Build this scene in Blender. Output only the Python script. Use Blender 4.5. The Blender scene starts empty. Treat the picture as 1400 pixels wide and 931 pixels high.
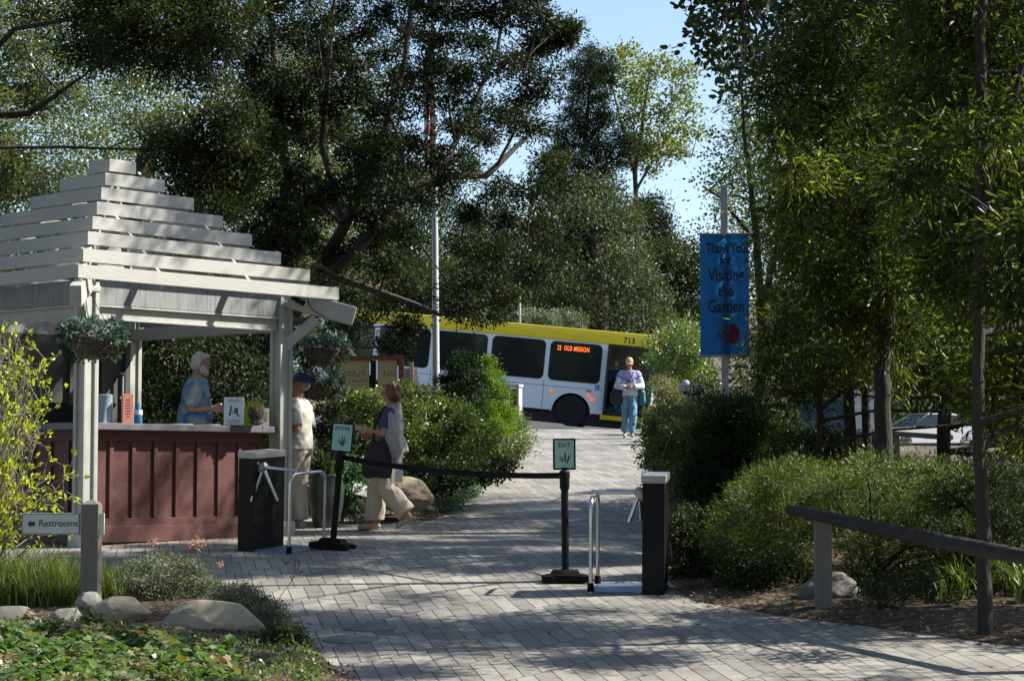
import bpy, bmesh, math, random
import numpy as np
from mathutils import Vector, Matrix, noise
PI = math.pi
rad = math.radians
random.seed(7)
RNG = np.random.default_rng(11)
SC = bpy.context.scene
COL = SC.collection

# ------------------------------------------------------------------ camera model
F = 3000.0
CAMZ = 2.0
PITCH = math.atan(184.5 / F)
def P(px, py, d):
    """world point seen at photo pixel (px,py) standing d metres ahead"""
    u = (px - 700.0) / F
    v = (465.5 - py) / F
    dy = math.cos(PITCH) - v * math.sin(PITCH)
    dz = math.sin(PITCH) + v * math.cos(PITCH)
    t = d / dy
    return Vector((u * t, d, CAMZ + dz * t))
def PX(px, d):
    return P(px, 650, d).x

_gk = [(-60, -2.3), (0, -2.0), (13.8, -1.29), (18.4, -.99), (22.3, -.745), (24.6, -.665), (27, -.48), (46, .77), (51, 1.07),
       (54, 1.12), (58, 1.12), (66, 1.18), (75, 1.4), (90, 5.0), (110, 8.0), (140, 10.5), (220, 16), (500, 40)]
_gd = np.array([k[0] for k in _gk], float); _gz = np.array([k[1] for k in _gk], float)
def base_z(d):
    return float(np.interp(d, _gd, _gz)) + CAMZ
def sstep(a, b, x):
    t = min(1, max(0, (x - a) / (b - a)))
    return t * t * (3 - 2 * t)
def gz(x, y):
    z = base_z(y)
    # slope of earth rising behind the booth on the left
    xl = PX(350, y) if y > 20 else -4
    b = sstep(26.5, 33, y) * (1 - sstep(52, 60, y)) * sstep(0, 2.5, xl - x)
    z += 2.6 * b
    # the road tips down to the right where the bus stands
    z += .098 * (4.1 - min(4.1, max(-14, x))) * sstep(55.5, 63, y) * (1 - sstep(74, 84, y))
    if x > 4 and y > 27:
        r = float(np.interp(y, [27, 46, 60, 100, 125, 160, 500], [-.48, .40, .62, 1.12, 4, 9, 40])) + CAMZ
        t = sstep(4, 8, x); z = z * (1 - t) + r * t
    return z
def G(x, y, dz=0.0):
    return Vector((x, y, gz(x, y) + dz))
def GP(px, d, dz=0.0):
    x = PX(px, d)
    return Vector((x, d, gz(x, d) + dz))

# ------------------------------------------------------------------ materials
MATS = {}
def new_mat(name):
    m = bpy.data.materials.new(name); m.use_nodes = True
    MATS[name] = m
    nt = m.node_tree
    return m, nt, nt.nodes, nt.links, nt.nodes['Principled BSDF']
def mat(name, col, rough=.6, metal=0.0, vary=.15, scale=6.0, bump=0.0, bscale=40.0, stain=None, stain_scale=2.0, stain_amt=.5, stretch=None, spec=None, emit=None, alpha=None, coat=0):
    m, nt, N, L, B = new_mat(name)
    tc = N.new('ShaderNodeTexCoord')
    vec = tc.outputs['Object']
    if stretch:
        mp = N.new('ShaderNodeMapping'); mp.inputs['Scale'].default_value = stretch
        L.new(vec, mp.inputs['Vector']); vec = mp.outputs['Vector']
    n = N.new('ShaderNodeTexNoise'); n.inputs['Scale'].default_value = scale; n.inputs['Detail'].default_value = 5
    n.inputs['Roughness'].default_value = .65
    L.new(vec, n.inputs['Vector'])
    r = N.new('ShaderNodeValToRGB')
    c = np.array(col[:3], float)
    r.color_ramp.elements[0].position = .3; r.color_ramp.elements[1].position = .7
    r.color_ramp.elements[0].color = (*np.clip(c * (1 - vary), 0, 1), 1)
    r.color_ramp.elements[1].color = (*np.clip(c * (1 + vary), 0, 1), 1)
    L.new(n.outputs['Fac'], r.inputs['Fac'])
    out = r.outputs['Color']
    if stain:
        n2 = N.new('ShaderNodeTexNoise'); n2.inputs['Scale'].default_value = stain_scale; n2.inputs['Detail'].default_value = 8
        n2.inputs['Roughness'].default_value = .7
        L.new(vec, n2.inputs['Vector'])
        r2 = N.new('ShaderNodeValToRGB'); r2.color_ramp.elements[0].position = .5; r2.color_ramp.elements[1].position = .68
        r2.color_ramp.elements[0].color = (0, 0, 0, 1); r2.color_ramp.elements[1].color = (stain_amt,) * 3 + (1,)
        L.new(n2.outputs['Fac'], r2.inputs['Fac'])
        mx = N.new('ShaderNodeMix'); mx.data_type = 'RGBA'
        L.new(r2.outputs['Color'], mx.inputs['Factor']); L.new(out, mx.inputs['A']); mx.inputs['B'].default_value = (*stain, 1)
        out = mx.outputs['Result']
    L.new(out, B.inputs['Base Color'])
    B.inputs['Roughness'].default_value = rough; B.inputs['Metallic'].default_value = metal
    if spec is not None: B.inputs['Specular IOR Level'].default_value = spec
    if coat: B.inputs['Coat Weight'].default_value = coat
    if bump:
        nb = N.new('ShaderNodeTexNoise'); nb.inputs['Scale'].default_value = bscale; nb.inputs['Detail'].default_value = 4
        L.new(vec, nb.inputs['Vector'])
        bp = N.new('ShaderNodeBump'); bp.inputs['Strength'].default_value = bump; bp.inputs['Distance'].default_value = .02
        L.new(nb.outputs['Fac'], bp.inputs['Height']); L.new(bp.outputs['Normal'], B.inputs['Normal'])
    if emit:
        B.inputs['Emission Color'].default_value = (*emit[:3], 1); B.inputs['Emission Strength'].default_value = emit[3]
    if alpha is not None: B.inputs['Alpha'].default_value = alpha
    return m
def leafmat(name, cols, rough=.45, trans=.35, tcol=None, spec=.5):
    """cols: leaf colours from dark to light, picked per leaf by the face attribute rnd"""
    m, nt, N, L, B = new_mat(name)
    at = N.new('ShaderNodeAttribute'); at.attribute_name = 'rnd'
    r = N.new('ShaderNodeValToRGB')
    while len(r.color_ramp.elements) < len(cols): r.color_ramp.elements.new(.5)
    for i, c in enumerate(cols):
        r.color_ramp.elements[i].position = i / max(1, len(cols) - 1); r.color_ramp.elements[i].color = (*c, 1)
    L.new(at.outputs['Fac'], r.inputs['Fac'])
    L.new(r.outputs['Color'], B.inputs['Base Color'])
    B.inputs['Roughness'].default_value = rough; B.inputs['Specular IOR Level'].default_value = spec
    if trans:
        t = N.new('ShaderNodeBsdfTranslucent')
        hs = N.new('ShaderNodeMix'); hs.data_type = 'RGBA'; hs.blend_type = 'MULTIPLY'; hs.inputs['Factor'].default_value = 1
        L.new(r.outputs['Color'], hs.inputs['A']); hs.inputs['B'].default_value = (*(tcol or (1.9, 2.1, .8)), 1)
        L.new(hs.outputs['Result'], t.inputs['Color'])
        mx = N.new('ShaderNodeMixShader'); mx.inputs[0].default_value = trans
        L.new(B.outputs[0], mx.inputs[1]); L.new(t.outputs[0], mx.inputs[2])
        L.new(mx.outputs[0], N['Material Output'].inputs['Surface'])
    return m

# ------------------------------------------------------------------ object helpers
def tag(o, label=None, cat=None, group=None, kind=None):
    if label: o['label'] = label
    if cat: o['category'] = cat
    if group: o['group'] = group
    if kind: o['kind'] = kind
    return o
def empty(name, loc=(0, 0, 0), rot=(0, 0, 0), label=None, cat=None, group=None):
    o = bpy.data.objects.new(name, None); COL.objects.link(o)
    o.location = loc; o.rotation_euler = rot
    o.empty_display_size = .2
    return tag(o, label, cat, group)
def link(name, me, parent=None, loc=None, rot=None):
    o = bpy.data.objects.new(name, me); COL.objects.link(o)
    if parent is not None: o.parent = parent
    if loc is not None: o.location = loc
    if rot is not None: o.rotation_euler = rot
    return o
def smooth_me(me, ang=35):
    me.polygons.foreach_set('use_smooth', [True] * len(me.polygons))
    me.set_sharp_from_angle(angle=rad(ang))

class MB:
    """collects boxes, tubes, loops... and links them as ONE mesh"""
    def __init__(s): s.bm = bmesh.new()
    def _xf(s, geom, M):
        bmesh.ops.transform(s.bm, matrix=M, verts=geom)
    def box(s, c, size, rot=None, bev=0.0, taper=None, mi=0):
        g = bmesh.ops.create_cube(s.bm, size=1.0)['verts']
        for v in g:
            v.co.x *= size[0]; v.co.y *= size[1]; v.co.z *= size[2]
            if taper and v.co.z > 0: v.co.x *= taper[0]; v.co.y *= taper[1]
        fs = set(f for v in g for f in v.link_faces)
        if bev:
            es = list(set(e for v in g for e in v.link_edges))
            r = bmesh.ops.bevel(s.bm, geom=es, offset=bev, segments=2, affect='EDGES', profile=.7)
            g = list(set(list(r['verts']) + [v for v in g if v.is_valid]))
            fs = set(f for v in g for f in v.link_faces)
        for f in fs: f.material_index = mi
        M = Matrix.Translation(Vector(c))
        if rot is not None:
            M = M @ (rot if isinstance(rot, Matrix) else Matrix.Rotation(rot, 4, 'Z'))
        s._xf(g, M)
        return s
    def bar(s, a, b, w, h, up=(0, 0, 1), bev=0.0, mi=0):
        a = Vector(a); b = Vector(b); d = b - a; L = d.length; y = d.normalized(); up = Vector(up)
        x = y.cross(up).normalized(); z = x.cross(y)
        R = Matrix((x, y, z)).transposed().to_4x4()
        return s.box((a + b) / 2, (w, L, h), rot=R, bev=bev, mi=mi)
    def tube(s, pts, r, n=10, cap=True, mi=0):
        pts = [Vector(p) for p in pts]
        rs = r if isinstance(r, (list, tuple)) else [r] * len(pts)
        rings = []
        prev = None
        for i, p in enumerate(pts):
            d = (pts[min(i + 1, len(pts) - 1)] - pts[max(i - 1, 0)]).normalized()
            if prev is None:
                a = d.orthogonal().normalized()
            else:
                a = (prev - d * prev.dot(d))
                a = a.normalized() if a.length > 1e-6 else d.orthogonal().normalized()
            prev = a
            b = d.cross(a)
            rings.append([s.bm.verts.new(p + (a * math.cos(2 * PI * k / n) + b * math.sin(2 * PI * k / n)) * rs[i]) for k in range(n)])
        for i in range(len(rings) - 1):
            for k in range(n):
                f = s.bm.faces.new((rings[i][k], rings[i][(k + 1) % n], rings[i + 1][(k + 1) % n], rings[i + 1][k])); f.material_index = mi
        if cap:
            f = s.bm.faces.new(rings[0][::-1]); f.material_index = mi
            f = s.bm.faces.new(rings[-1]); f.material_index = mi
        return s
    def lathe(s, prof, n=20, c=(0, 0, 0), M=None, mi=0, cap=True):
        rings = []
        M = M or Matrix.Identity(4)
        for r, z in prof:
            rings.append([s.bm.verts.new(M @ Vector((c[0] + r * math.cos(2 * PI * k / n), c[1] + r * math.sin(2 * PI * k / n), c[2] + z))) for k in range(n)])
        for i in range(len(rings) - 1):
            for k in range(n):
                f = s.bm.faces.new((rings[i][k], rings[i][(k + 1) % n], rings[i + 1][(k + 1) % n], rings[i + 1][k])); f.material_index = mi
        if cap:
            if prof[0][0] > 1e-4: s.bm.faces.new(rings[0][::-1]).material_index = mi
            if prof[-1][0] > 1e-4: s.bm.faces.new(rings[-1]).material_index = mi
        return s
    def ball(s, c, r, rot=None, n=14, mi=0):
        g = bmesh.ops.create_uvsphere(s.bm, u_segments=n, v_segments=max(6, n * 2 // 3), radius=1.0)['verts']
        if not isinstance(r, (tuple, list)): r = (r, r, r)
        for v in g: v.co = Vector((v.co.x * r[0], v.co.y * r[1], v.co.z * r[2]))
        for f in set(f for v in g for f in v.link_faces): f.material_index = mi
        M = Matrix.Translation(Vector(c))
        if rot is not None: M = M @ rot
        s._xf(g, M)
        return s
    def prism(s, poly, t, M=None, mi=0):
        """poly in local XZ plane, thickness t along Y, centred"""
        M = M or Matrix.Identity(4)
        a = [s.bm.verts.new(M @ Vector((p[0], -t / 2, p[1]))) for p in poly]
        b = [s.bm.verts.new(M @ Vector((p[0], t / 2, p[1]))) for p in poly]
        s.bm.faces.new(a).material_index = mi; s.bm.faces.new(b[::-1]).material_index = mi
        n = len(poly)
        for i in range(n):
            s.bm.faces.new((a[i], b[i], b[(i + 1) % n], a[(i + 1) % n])).material_index = mi
        return s
    def poly(s, pts, mi=0):
        s.bm.faces.new([s.bm.verts.new(Vector(p)) for p in pts]).material_index = mi
        return s
    def build(s, name, m, parent=None, loc=None, rot=None, smooth=False, ang=35, mats=None):
        bmesh.ops.recalc_face_normals(s.bm, faces=s.bm.faces[:])
        me = bpy.data.meshes.new(name); s.bm.to_mesh(me); s.bm.free()
        for k in (mats or [m]): me.materials.append(k)
        if smooth: smooth_me(me, ang)
        return link(name, me, parent, loc, rot)

def text_mesh(s, size, ext=.001, bold=0.0, align='CENTER', sx=1.0, mirror=False, spacing=1.0, serif=False):
    """returns a mesh in the XZ plane facing -Y"""
    cu = bpy.data.curves.new('t', 'FONT'); cu.body = s; cu.size = size; cu.extrude = ext; cu.offset = bold
    cu.align_x = align; cu.align_y = 'CENTER'; cu.space_character = spacing; cu.resolution_u = 3
    o = bpy.data.objects.new('t', cu); COL.objects.link(o)
    bpy.context.view_layer.update()
    me = bpy.data.meshes.new_from_object(o.evaluated_get(bpy.context.evaluated_depsgraph_get()))
    bpy.data.objects.remove(o); bpy.data.curves.remove(cu)
    M = Matrix.Rotation(PI / 2, 4, 'X') @ Matrix.Diagonal((sx * (-1 if mirror else 1), 1, 1, 1))
    me.transform(M)
    return me
def text(s, size, m, parent, loc, rot=None, name='lettering', **k):
    me = text_mesh(s, size, **k); me.materials.append(m); me.name = name
    return link(name, me, parent, loc, rot)
def texts(items, m, parent, name='lettering'):
    """several lines joined as one mesh; items (string,size,(x,y,z),kwargs)"""
    bm = bmesh.new()
    for s, size, loc, k in items:
        me = text_mesh(s, size, **k); me.transform(Matrix.Translation(Vector(loc))); bm.from_mesh(me); bpy.data.meshes.remove(me)
    me = bpy.data.meshes.new(name); bm.to_mesh(me); bm.free(); me.materials.append(m)
    return link(name, me, parent)

# ------------------------------------------------------------------ fast numpy meshes
def np_mesh(name, V, polys_k, nf, idx, m, rnd=None, smooth=False):
    me = bpy.data.meshes.new(name)
    me.vertices.add(len(V)); me.vertices.foreach_set('co', np.ascontiguousarray(V, dtype=np.float32).ravel())
    me.loops.add(len(idx)); me.loops.foreach_set('vertex_index', idx.astype(np.int32))
    me.polygons.add(nf)
    me.polygons.foreach_set('loop_start', (np.arange(nf) * polys_k).astype(np.int32))
    me.update(calc_edges=True)
    if rnd is not None:
        a = me.attributes.new('rnd', 'FLOAT', 'FACE'); a.data.foreach_set('value', rnd.astype(np.float32))
    if smooth: me.polygons.foreach_set('use_smooth', np.ones(nf, bool))
    me.materials.append(m)
    return me
def unit(v):
    return v / np.maximum(1e-9, np.linalg.norm(v, axis=1, keepdims=True))
LEAF = {
    'diamond': [(0, 0, 0), (.45, .5, .10), (1, 0, 0), (.5, -.5, .10)],
    'oval': [(0, 0, 0), (.25, .42, .08), (.7, .42, .08), (1, 0, 0), (.7, -.42, .08), (.25, -.42, .08)],
    'lance': [(0, 0, 0), (.4, .5, .05), (1, 0, -.08), (.4, -.5, .05)],
    'lobed': [(0, 0, 0), (.05, .5, .1), (.45, .38, .05), (.6, .6, .1), (1, 0, 0), (.6, -.6, .1), (.45, -.38, .05), (.05, -.5, .1)],
    'tri': [(0, .5, 0), (1, 0, 0), (0, -.5, 0)],
}
def leaf_mesh(name, pos, D, L, W, m, shape='diamond', up=None, upw=0.0, rnd=None):
    T = np.array(LEAF[shape]); k = len(T); n = len(pos)
    D = unit(D)
    R = RNG.normal(size=(n, 3))
    if upw: R = unit(R) + np.array([0, 0, 1.0]) * upw      # leaf face normal biased upward
    N_ = unit(R - D * np.sum(R * D, 1, keepdims=True))
    S = np.cross(D, N_)
    L = np.broadcast_to(np.asarray(L, float), (n,))[:, None, None]; W = np.broadcast_to(np.asarray(W, float), (n,))[:, None, None]
    V = pos[:, None, :] + D[:, None, :] * T[None, :, 0:1] * L + S[:, None, :] * T[None, :, 1:2] * W + N_[:, None, :] * T[None, :, 2:3] * W
    if rnd is None: rnd = RNG.random(n)
    return np_mesh(name, V.reshape(-1, 3), k, n, np.arange(n * k), m, rnd)

class Tubes:
    """many tapered branches in one mesh"""
    def __init__(s, n=6): s.n = n; s.V = []; s.Fc = []; s.c = 0
    def add(s, pts, rs, n=None):
        n = n or s.n
        pts = np.asarray(pts, float); rs = np.asarray(rs, float)
        m = len(pts)
        d = np.gradient(pts, axis=0); d = unit(d)
        ref = np.array([0.31, 0.17, .93]) if abs(d[0][2]) < .8 else np.array([.9, .3, .1])
        a = unit(np.cross(d, ref)); b = np.cross(d, a)
        th = np.arange(n) * 2 * PI / n
        ring = pts[:, None, :] + rs[:, None, None] * (a[:, None, :] * np.cos(th)[None, :, None] + b[:, None, :] * np.sin(th)[None, :, None])
        s.V.append(ring.reshape(-1, 3))
        i = np.arange(m - 1)[:, None] * n; k = np.arange(n)[None, :]; k2 = (k + 1) % n
        q = np.stack([i + k, i + k2, i + n + k2, i + n + k], -1).reshape(-1, 4) + s.c
        s.Fc.append(q); s.c += m * n
    def mesh(s, name, m):
        V = np.concatenate(s.V); q = np.concatenate(s.Fc)
        return np_mesh(name, V, 4, len(q), q.ravel(), m, smooth=True)

def wob(a, b, n, amp, sag=0.0):
    """wobbly polyline a->b"""
    a = np.asarray(a, float); b = np.asarray(b, float)
    t = np.linspace(0, 1, n)[:, None]
    p = a + (b - a) * t
    L = np.linalg.norm(b - a)
    w = np.cumsum(RNG.normal(size=(n, 3)), axis=0) * amp * L / n
    w -= w[0] + (w[-1] - w[0]) * t
    p = p + w
    p[:, 2] += sag * L * np.sin(t[:, 0] * PI)
    return p
# ------------------------------------------------------------------ world, sun, camera
SUN_AZ = 8.0     # degrees from +X towards +Y (to the right and a little behind the scene)
SUN_EL = 42.0
w = bpy.data.worlds.new("World"); SC.world = w; w.use_nodes = True
nt = w.node_tree
sky = nt.nodes.new('ShaderNodeTexSky'); sky.sky_type = 'NISHITA'; sky.sun_disc = False
sky.sun_elevation = rad(SUN_EL); sky.sun_rotation = rad(90 - SUN_AZ)
sky.dust_density = 0.9; sky.air_density = 1.0; sky.ozone_density = 1.5; sky.altitude = 50
bg = nt.nodes['Background']; bg.inputs['Strength'].default_value = .11
nt.links.new(sky.outputs[0], bg.inputs['Color'])
sl = bpy.data.lights.new('sun', 'SUN'); sl.energy = 5.0; sl.angle = rad(.5); sl.color = (1, .955, .87)
so = bpy.data.objects.new('sun', sl); COL.objects.link(so)
sd = Vector((math.cos(rad(SUN_AZ)) * math.cos(rad(SUN_EL)), math.sin(rad(SUN_AZ)) * math.cos(rad(SUN_EL)), math.sin(rad(SUN_EL))))
so.rotation_euler = sd.to_track_quat('Z', 'Y').to_euler(); so.location = (20, 0, 30)
cam = bpy.data.cameras.new('camera'); co = bpy.data.objects.new('camera', cam); COL.objects.link(co)
co.location = (0, 0, CAMZ); co.rotation_euler = (PI / 2 + PITCH, 0, 0)
cam.sensor_width = 36; cam.lens = F / 1400 * 36; cam.clip_end = 2000
SC.camera = co
SC.view_settings.view_transform = 'Standard'; SC.view_settings.look = 'None'
SC.view_settings.exposure = 0.95; SC.view_settings.gamma = 1.0
SC.view_settings.use_curve_mapping = False
cy = SC.cycles
cy.max_bounces = 6; cy.diffuse_bounces = 3; cy.glossy_bounces = 3; cy.transmission_bounces = 4; cy.transparent_max_bounces = 6
cy.caustics_reflective = False; cy.caustics_refractive = False
cy.sample_clamp_indirect = 4
cy.use_denoising = True

# ------------------------------------------------------------------ ground materials
def mulch_mat():
    m, nt, N, L, B = new_mat('mulch')
    tc = N.new('ShaderNodeTexCoord')
    v = N.new('ShaderNodeTexVoronoi'); v.inputs['Scale'].default_value = 22
    L.new(tc.outputs['Object'], v.inputs['Vector'])
    n = N.new('ShaderNodeTexNoise'); n.inputs['Scale'].default_value = 2.2; n.inputs['Detail'].default_value = 8
    L.new(tc.outputs['Object'], n.inputs['Vector'])
    r = N.new('ShaderNodeValToRGB'); e = r.color_ramp.elements
    e[0].position = 0; e[0].color = (.035, .024, .016, 1); e[1].position = 1; e[1].color = (.17, .12, .075, 1)
    x = e.new(.5); x.color = (.075, .05, .032, 1)
    sp = N.new('ShaderNodeSeparateColor'); L.new(v.outputs['Color'], sp.inputs[0]); L.new(sp.outputs[0], r.inputs['Fac'])
    mx = N.new('ShaderNodeMix'); mx.data_type = 'RGBA'; mx.blend_type = 'MULTIPLY'; mx.inputs['Factor'].default_value = .7
    r2 = N.new('ShaderNodeValToRGB'); r2.color_ramp.elements[0].position = .35; r2.color_ramp.elements[0].color = (.45, .42, .4, 1)
    r2.color_ramp.elements[1].position = .65; r2.color_ramp.elements[1].color = (1.2, 1.1, 1, 1)
    L.new(n.outputs['Fac'], r2.inputs['Fac'])
    L.new(r.outputs[0], mx.inputs['A']); L.new(r2.outputs[0], mx.inputs['B'])
    L.new(mx.outputs['Result'], B.inputs['Base Color']); B.inputs['Roughness'].default_value = .9
    bp = N.new('ShaderNodeBump'); bp.inputs['Strength'].default_value = .8; bp.inputs['Distance'].default_value = .03
    L.new(v.outputs['Distance'], bp.inputs['Height']); L.new(bp.outputs[0], B.inputs['Normal'])
    return m
def paver_mat():
    m, nt, N, L, B = new_mat('pavers')
    tc = N.new('ShaderNodeTexCoord')
    nz = N.new('ShaderNodeTexNoise'); nz.inputs['Scale'].default_value = .7; nz.inputs['Detail'].default_value = 2
    L.new(tc.outputs['Object'], nz.inputs['Vector'])
    # laying directions of the two joint families
    S = np.array([.115, .173]); J = np.array([.136, -.90])
    inv = np.linalg.inv(np.array([S, J]).T)   # (a,b) = inv @ (x,y)
    sep = N.new('ShaderNodeSeparateXYZ'); L.new(tc.outputs['Object'], sep.inputs[0])
    def lin(a, b):
        m1 = N.new('ShaderNodeMath'); m1.operation = 'MULTIPLY'; L.new(sep.outputs[0], m1.inputs[0]); m1.inputs[1].default_value = a
        m2 = N.new('ShaderNodeMath'); m2.operation = 'MULTIPLY_ADD'; L.new(sep.outputs[1], m2.inputs[0]); m2.inputs[1].default_value = b
        L.new(m1.outputs[0], m2.inputs[2]); return m2
    a = lin(inv[0, 0], inv[0, 1]); b = lin(inv[1, 0], inv[1, 1])
    cb = N.new('ShaderNodeCombineXYZ'); a2 = N.new('ShaderNodeMath'); a2.operation = 'MULTIPLY'; a2.inputs[1].default_value = .2077; L.new(a.outputs[0], a2.inputs[0])
    b2 = N.new('ShaderNodeMath'); b2.operation = 'MULTIPLY'; b2.inputs[1].default_value = .91; L.new(b.outputs[0], b2.inputs[0])
    L.new(a2.outputs[0], cb.inputs[0]); L.new(b2.outputs[0], cb.inputs[1])
    ad = N.new('ShaderNodeVectorMath'); ad.operation = 'ADD'; ad.inputs[1].default_value = (400, 400, 0); L.new(cb.outputs[0], ad.inputs[0])
    wn = N.new('ShaderNodeTexNoise'); wn.inputs['Scale'].default_value = 1.3
    L.new(ad.outputs[0], wn.inputs['Vector'])
    wm = N.new('ShaderNodeVectorMath'); wm.operation = 'MULTIPLY_ADD'; wm.inputs[1].default_value = (.03, .05, 0)
    L.new(wn.outputs['Color'], wm.inputs[0]); L.new(ad.outputs[0], wm.inputs[2])
    br = N.new('ShaderNodeTexBrick'); br.inputs['Scale'].default_value = 1; br.inputs['Brick Width'].default_value = .2077; br.inputs['Row Height'].default_value = .91
    br.inputs['Mortar Size'].default_value = .0085; br.inputs['Mortar Smooth'].default_value = .3; br.inputs['Bias'].default_value = 0
    br.inputs['Color1'].default_value = (.245, .232, .208, 1); br.inputs['Color2'].default_value = (.38, .36, .322, 1); br.inputs['Mortar'].default_value = (.07, .066, .06, 1)
    L.new(wm.outputs[0], br.inputs['Vector'])
    n1 = N.new('ShaderNodeTexNoise'); n1.inputs['Scale'].default_value = 60; n1.inputs['Detail'].default_value = 4
    L.new(tc.outputs['Object'], n1.inputs['Vector'])
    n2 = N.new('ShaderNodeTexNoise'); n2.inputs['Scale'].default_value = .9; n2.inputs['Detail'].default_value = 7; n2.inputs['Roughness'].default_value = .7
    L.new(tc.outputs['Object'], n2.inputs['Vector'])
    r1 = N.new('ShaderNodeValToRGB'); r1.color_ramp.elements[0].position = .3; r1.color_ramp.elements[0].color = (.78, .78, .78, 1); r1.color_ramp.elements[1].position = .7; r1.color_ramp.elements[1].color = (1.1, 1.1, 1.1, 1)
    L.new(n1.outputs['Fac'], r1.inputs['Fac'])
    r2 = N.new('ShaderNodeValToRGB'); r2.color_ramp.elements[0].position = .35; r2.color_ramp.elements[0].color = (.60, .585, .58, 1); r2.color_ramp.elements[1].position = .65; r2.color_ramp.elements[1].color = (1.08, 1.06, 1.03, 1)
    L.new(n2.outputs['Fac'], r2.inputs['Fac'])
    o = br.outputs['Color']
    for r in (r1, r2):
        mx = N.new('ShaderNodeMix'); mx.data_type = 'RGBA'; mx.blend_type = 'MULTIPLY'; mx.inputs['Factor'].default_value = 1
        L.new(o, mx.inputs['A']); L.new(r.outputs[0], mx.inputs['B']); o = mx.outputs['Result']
    L.new(o, B.inputs['Base Color']); B.inputs['Roughness'].default_value = .75
    bp = N.new('ShaderNodeBump'); bp.inputs['Strength'].default_value = .5; bp.inputs['Distance'].default_value = .01; bp.invert = True
    L.new(br.outputs['Fac'], bp.inputs['Height'])
    bp2 = N.new('ShaderNodeBump'); bp2.inputs['Strength'].default_value = .3; bp2.inputs['Distance'].default_value = .006
    L.new(n1.outputs['Fac'], bp2.inputs['Height']); L.new(bp.outputs[0], bp2.inputs['Normal']); L.new(bp2.outputs[0], B.inputs['Normal'])
    return m
mulch_mat(); paver_mat()
mat('asphalt', (.055, .055, .057), .9, vary=.25, scale=3, bump=.5, bscale=120)
mat('dry_earth', (.10, .075, .048), .95, vary=.5, scale=.6, bump=.6, bscale=5, stain=(.05, .055, .03), stain_scale=.35, stain_amt=.8)

def grid_sheet(name, xs, ys, zf, m, kind='structure'):
    xs = np.array(xs, float); ys = np.array(ys, float)
    nx, ny = len(xs), len(ys)
    V = np.array([(x, y, zf(x, y)) for y in ys for x in xs])
    i = np.arange(ny - 1)[:, None] * nx; k = np.arange(nx - 1)[None, :]
    q = np.stack([i + k, i + k + 1, i + nx + k + 1, i + nx + k], -1).reshape(-1, 4)
    me = np_mesh(name, V, 4, len(q), q.ravel(), m, smooth=True)
    return tag(link(name, me), kind=kind)

xs = sorted(set([round(x, 2) for x in np.concatenate([np.linspace(-400, -30, 12), np.arange(-30, 30.1, .6), np.linspace(30, 400, 12)])]))
ys = sorted(set([round(x, 2) for x in np.concatenate([np.linspace(-60, 4, 9), np.arange(4, 92, .6), np.linspace(92, 500, 24)])]))
def ground_z(x, y):
    z = gz(x, y) - .03
    if y > 72: z += .7 * noise.noise(Vector((x * .05, y * .05, 0)))
    elif abs(x) > 9 or (y > 28 and x < -4): z += .12 * noise.noise(Vector((x * .4, y * .4, 0)))
    return z
grid_sheet('ground', xs, ys, ground_z, MATS['dry_earth'])

# paved forecourt and path up to the road
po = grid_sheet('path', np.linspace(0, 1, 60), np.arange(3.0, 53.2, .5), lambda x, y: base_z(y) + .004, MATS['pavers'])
for v in po.data.vertices:
    v.co.x = -16 + v.co.x * (16 + float(np.interp(v.co.y, [17, 21], [12, 3.7])))
grid_sheet('road', np.linspace(-60, 60, 60), [53.6, 56, 59, 62, 66, 70, 74, 76], lambda x, y: gz(x, y) + .012, MATS['asphalt'])

BEDS = {
    'front': [(0.6, 9.5), (-.45, 12.2), (-.95, 13.8), (-1.22, 14.6), (-1.5, 15.6), (-1.75, 16.7), (-2.15, 17.8), (-2.9, 18.5), (-4.2, 18.9), (-7, 19.1), (-16.2, 19.2), (-16.2, 9.5)],
    'right': [(12.2, 10.5), (6, 13.4), (4.4, 14.7), (3.56, 15.3), (2.75, 16.3), (2.0, 17.1), (1.48, 17.9), (1.36, 18.9), (1.5, 21.5), (1.78, 25), (2.35, 35), (2.7, 42), (3.1, 50), (3.3, 53.1), (12.2, 53.1)],
    'left': [(-16.2, 27.2), (-4.0, 27.2), (-2.9, 26.9), (-2.0, 26.4), (-1.3, 26.1), (-.95, 26.3), (-.65, 28), (-.42, 32), (-.1, 38), (.22, 46), (.45, 53.1), (-16.2, 53.1)],
}
def inpoly(x, y, pl):
    c = False; n = len(pl)
    for i in range(n):
        x1, y1 = pl[i]; x2, y2 = pl[(i + 1) % n]
        if (y1 > y) != (y2 > y) and x < (x2 - x1) * (y - y1) / (y2 - y1) + x1: c = not c
    return c
def edgedist(x, y, pl):
    b = 1e9; n = len(pl)
    for i in range(n):
        x1, y1 = pl[i]; x2, y2 = pl[(i + 1) % n]
        dx, dy = x2 - x1, y2 - y1
        t = min(1, max(0, ((x - x1) * dx + (y - y1) * dy) / (dx * dx + dy * dy)))
        b = min(b, math.hypot(x - x1 - t * dx, y - y1 - t * dy))
    return b
BEDH = {'front': .06, 'right': .07, 'left': .10}
def bedz(key, x, y):
    d = edgedist(x, y, BEDS[key])
    return gz(x, y) + .006 + BEDH[key] * sstep(-.1, .8, d) + .02 * sstep(0, .2, d) * (1 + noise.noise(Vector((x * 3, y * 3, 1))))
def soil(x, y):
    for k, pl in BEDS.items():
        if inpoly(x, y, pl): return bedz(k, x, y)
    return gz(x, y)
def SP(px, d, dz=0.0):
    x = PX(px, d); return Vector((x, d, soil(x, d) + dz))
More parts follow.
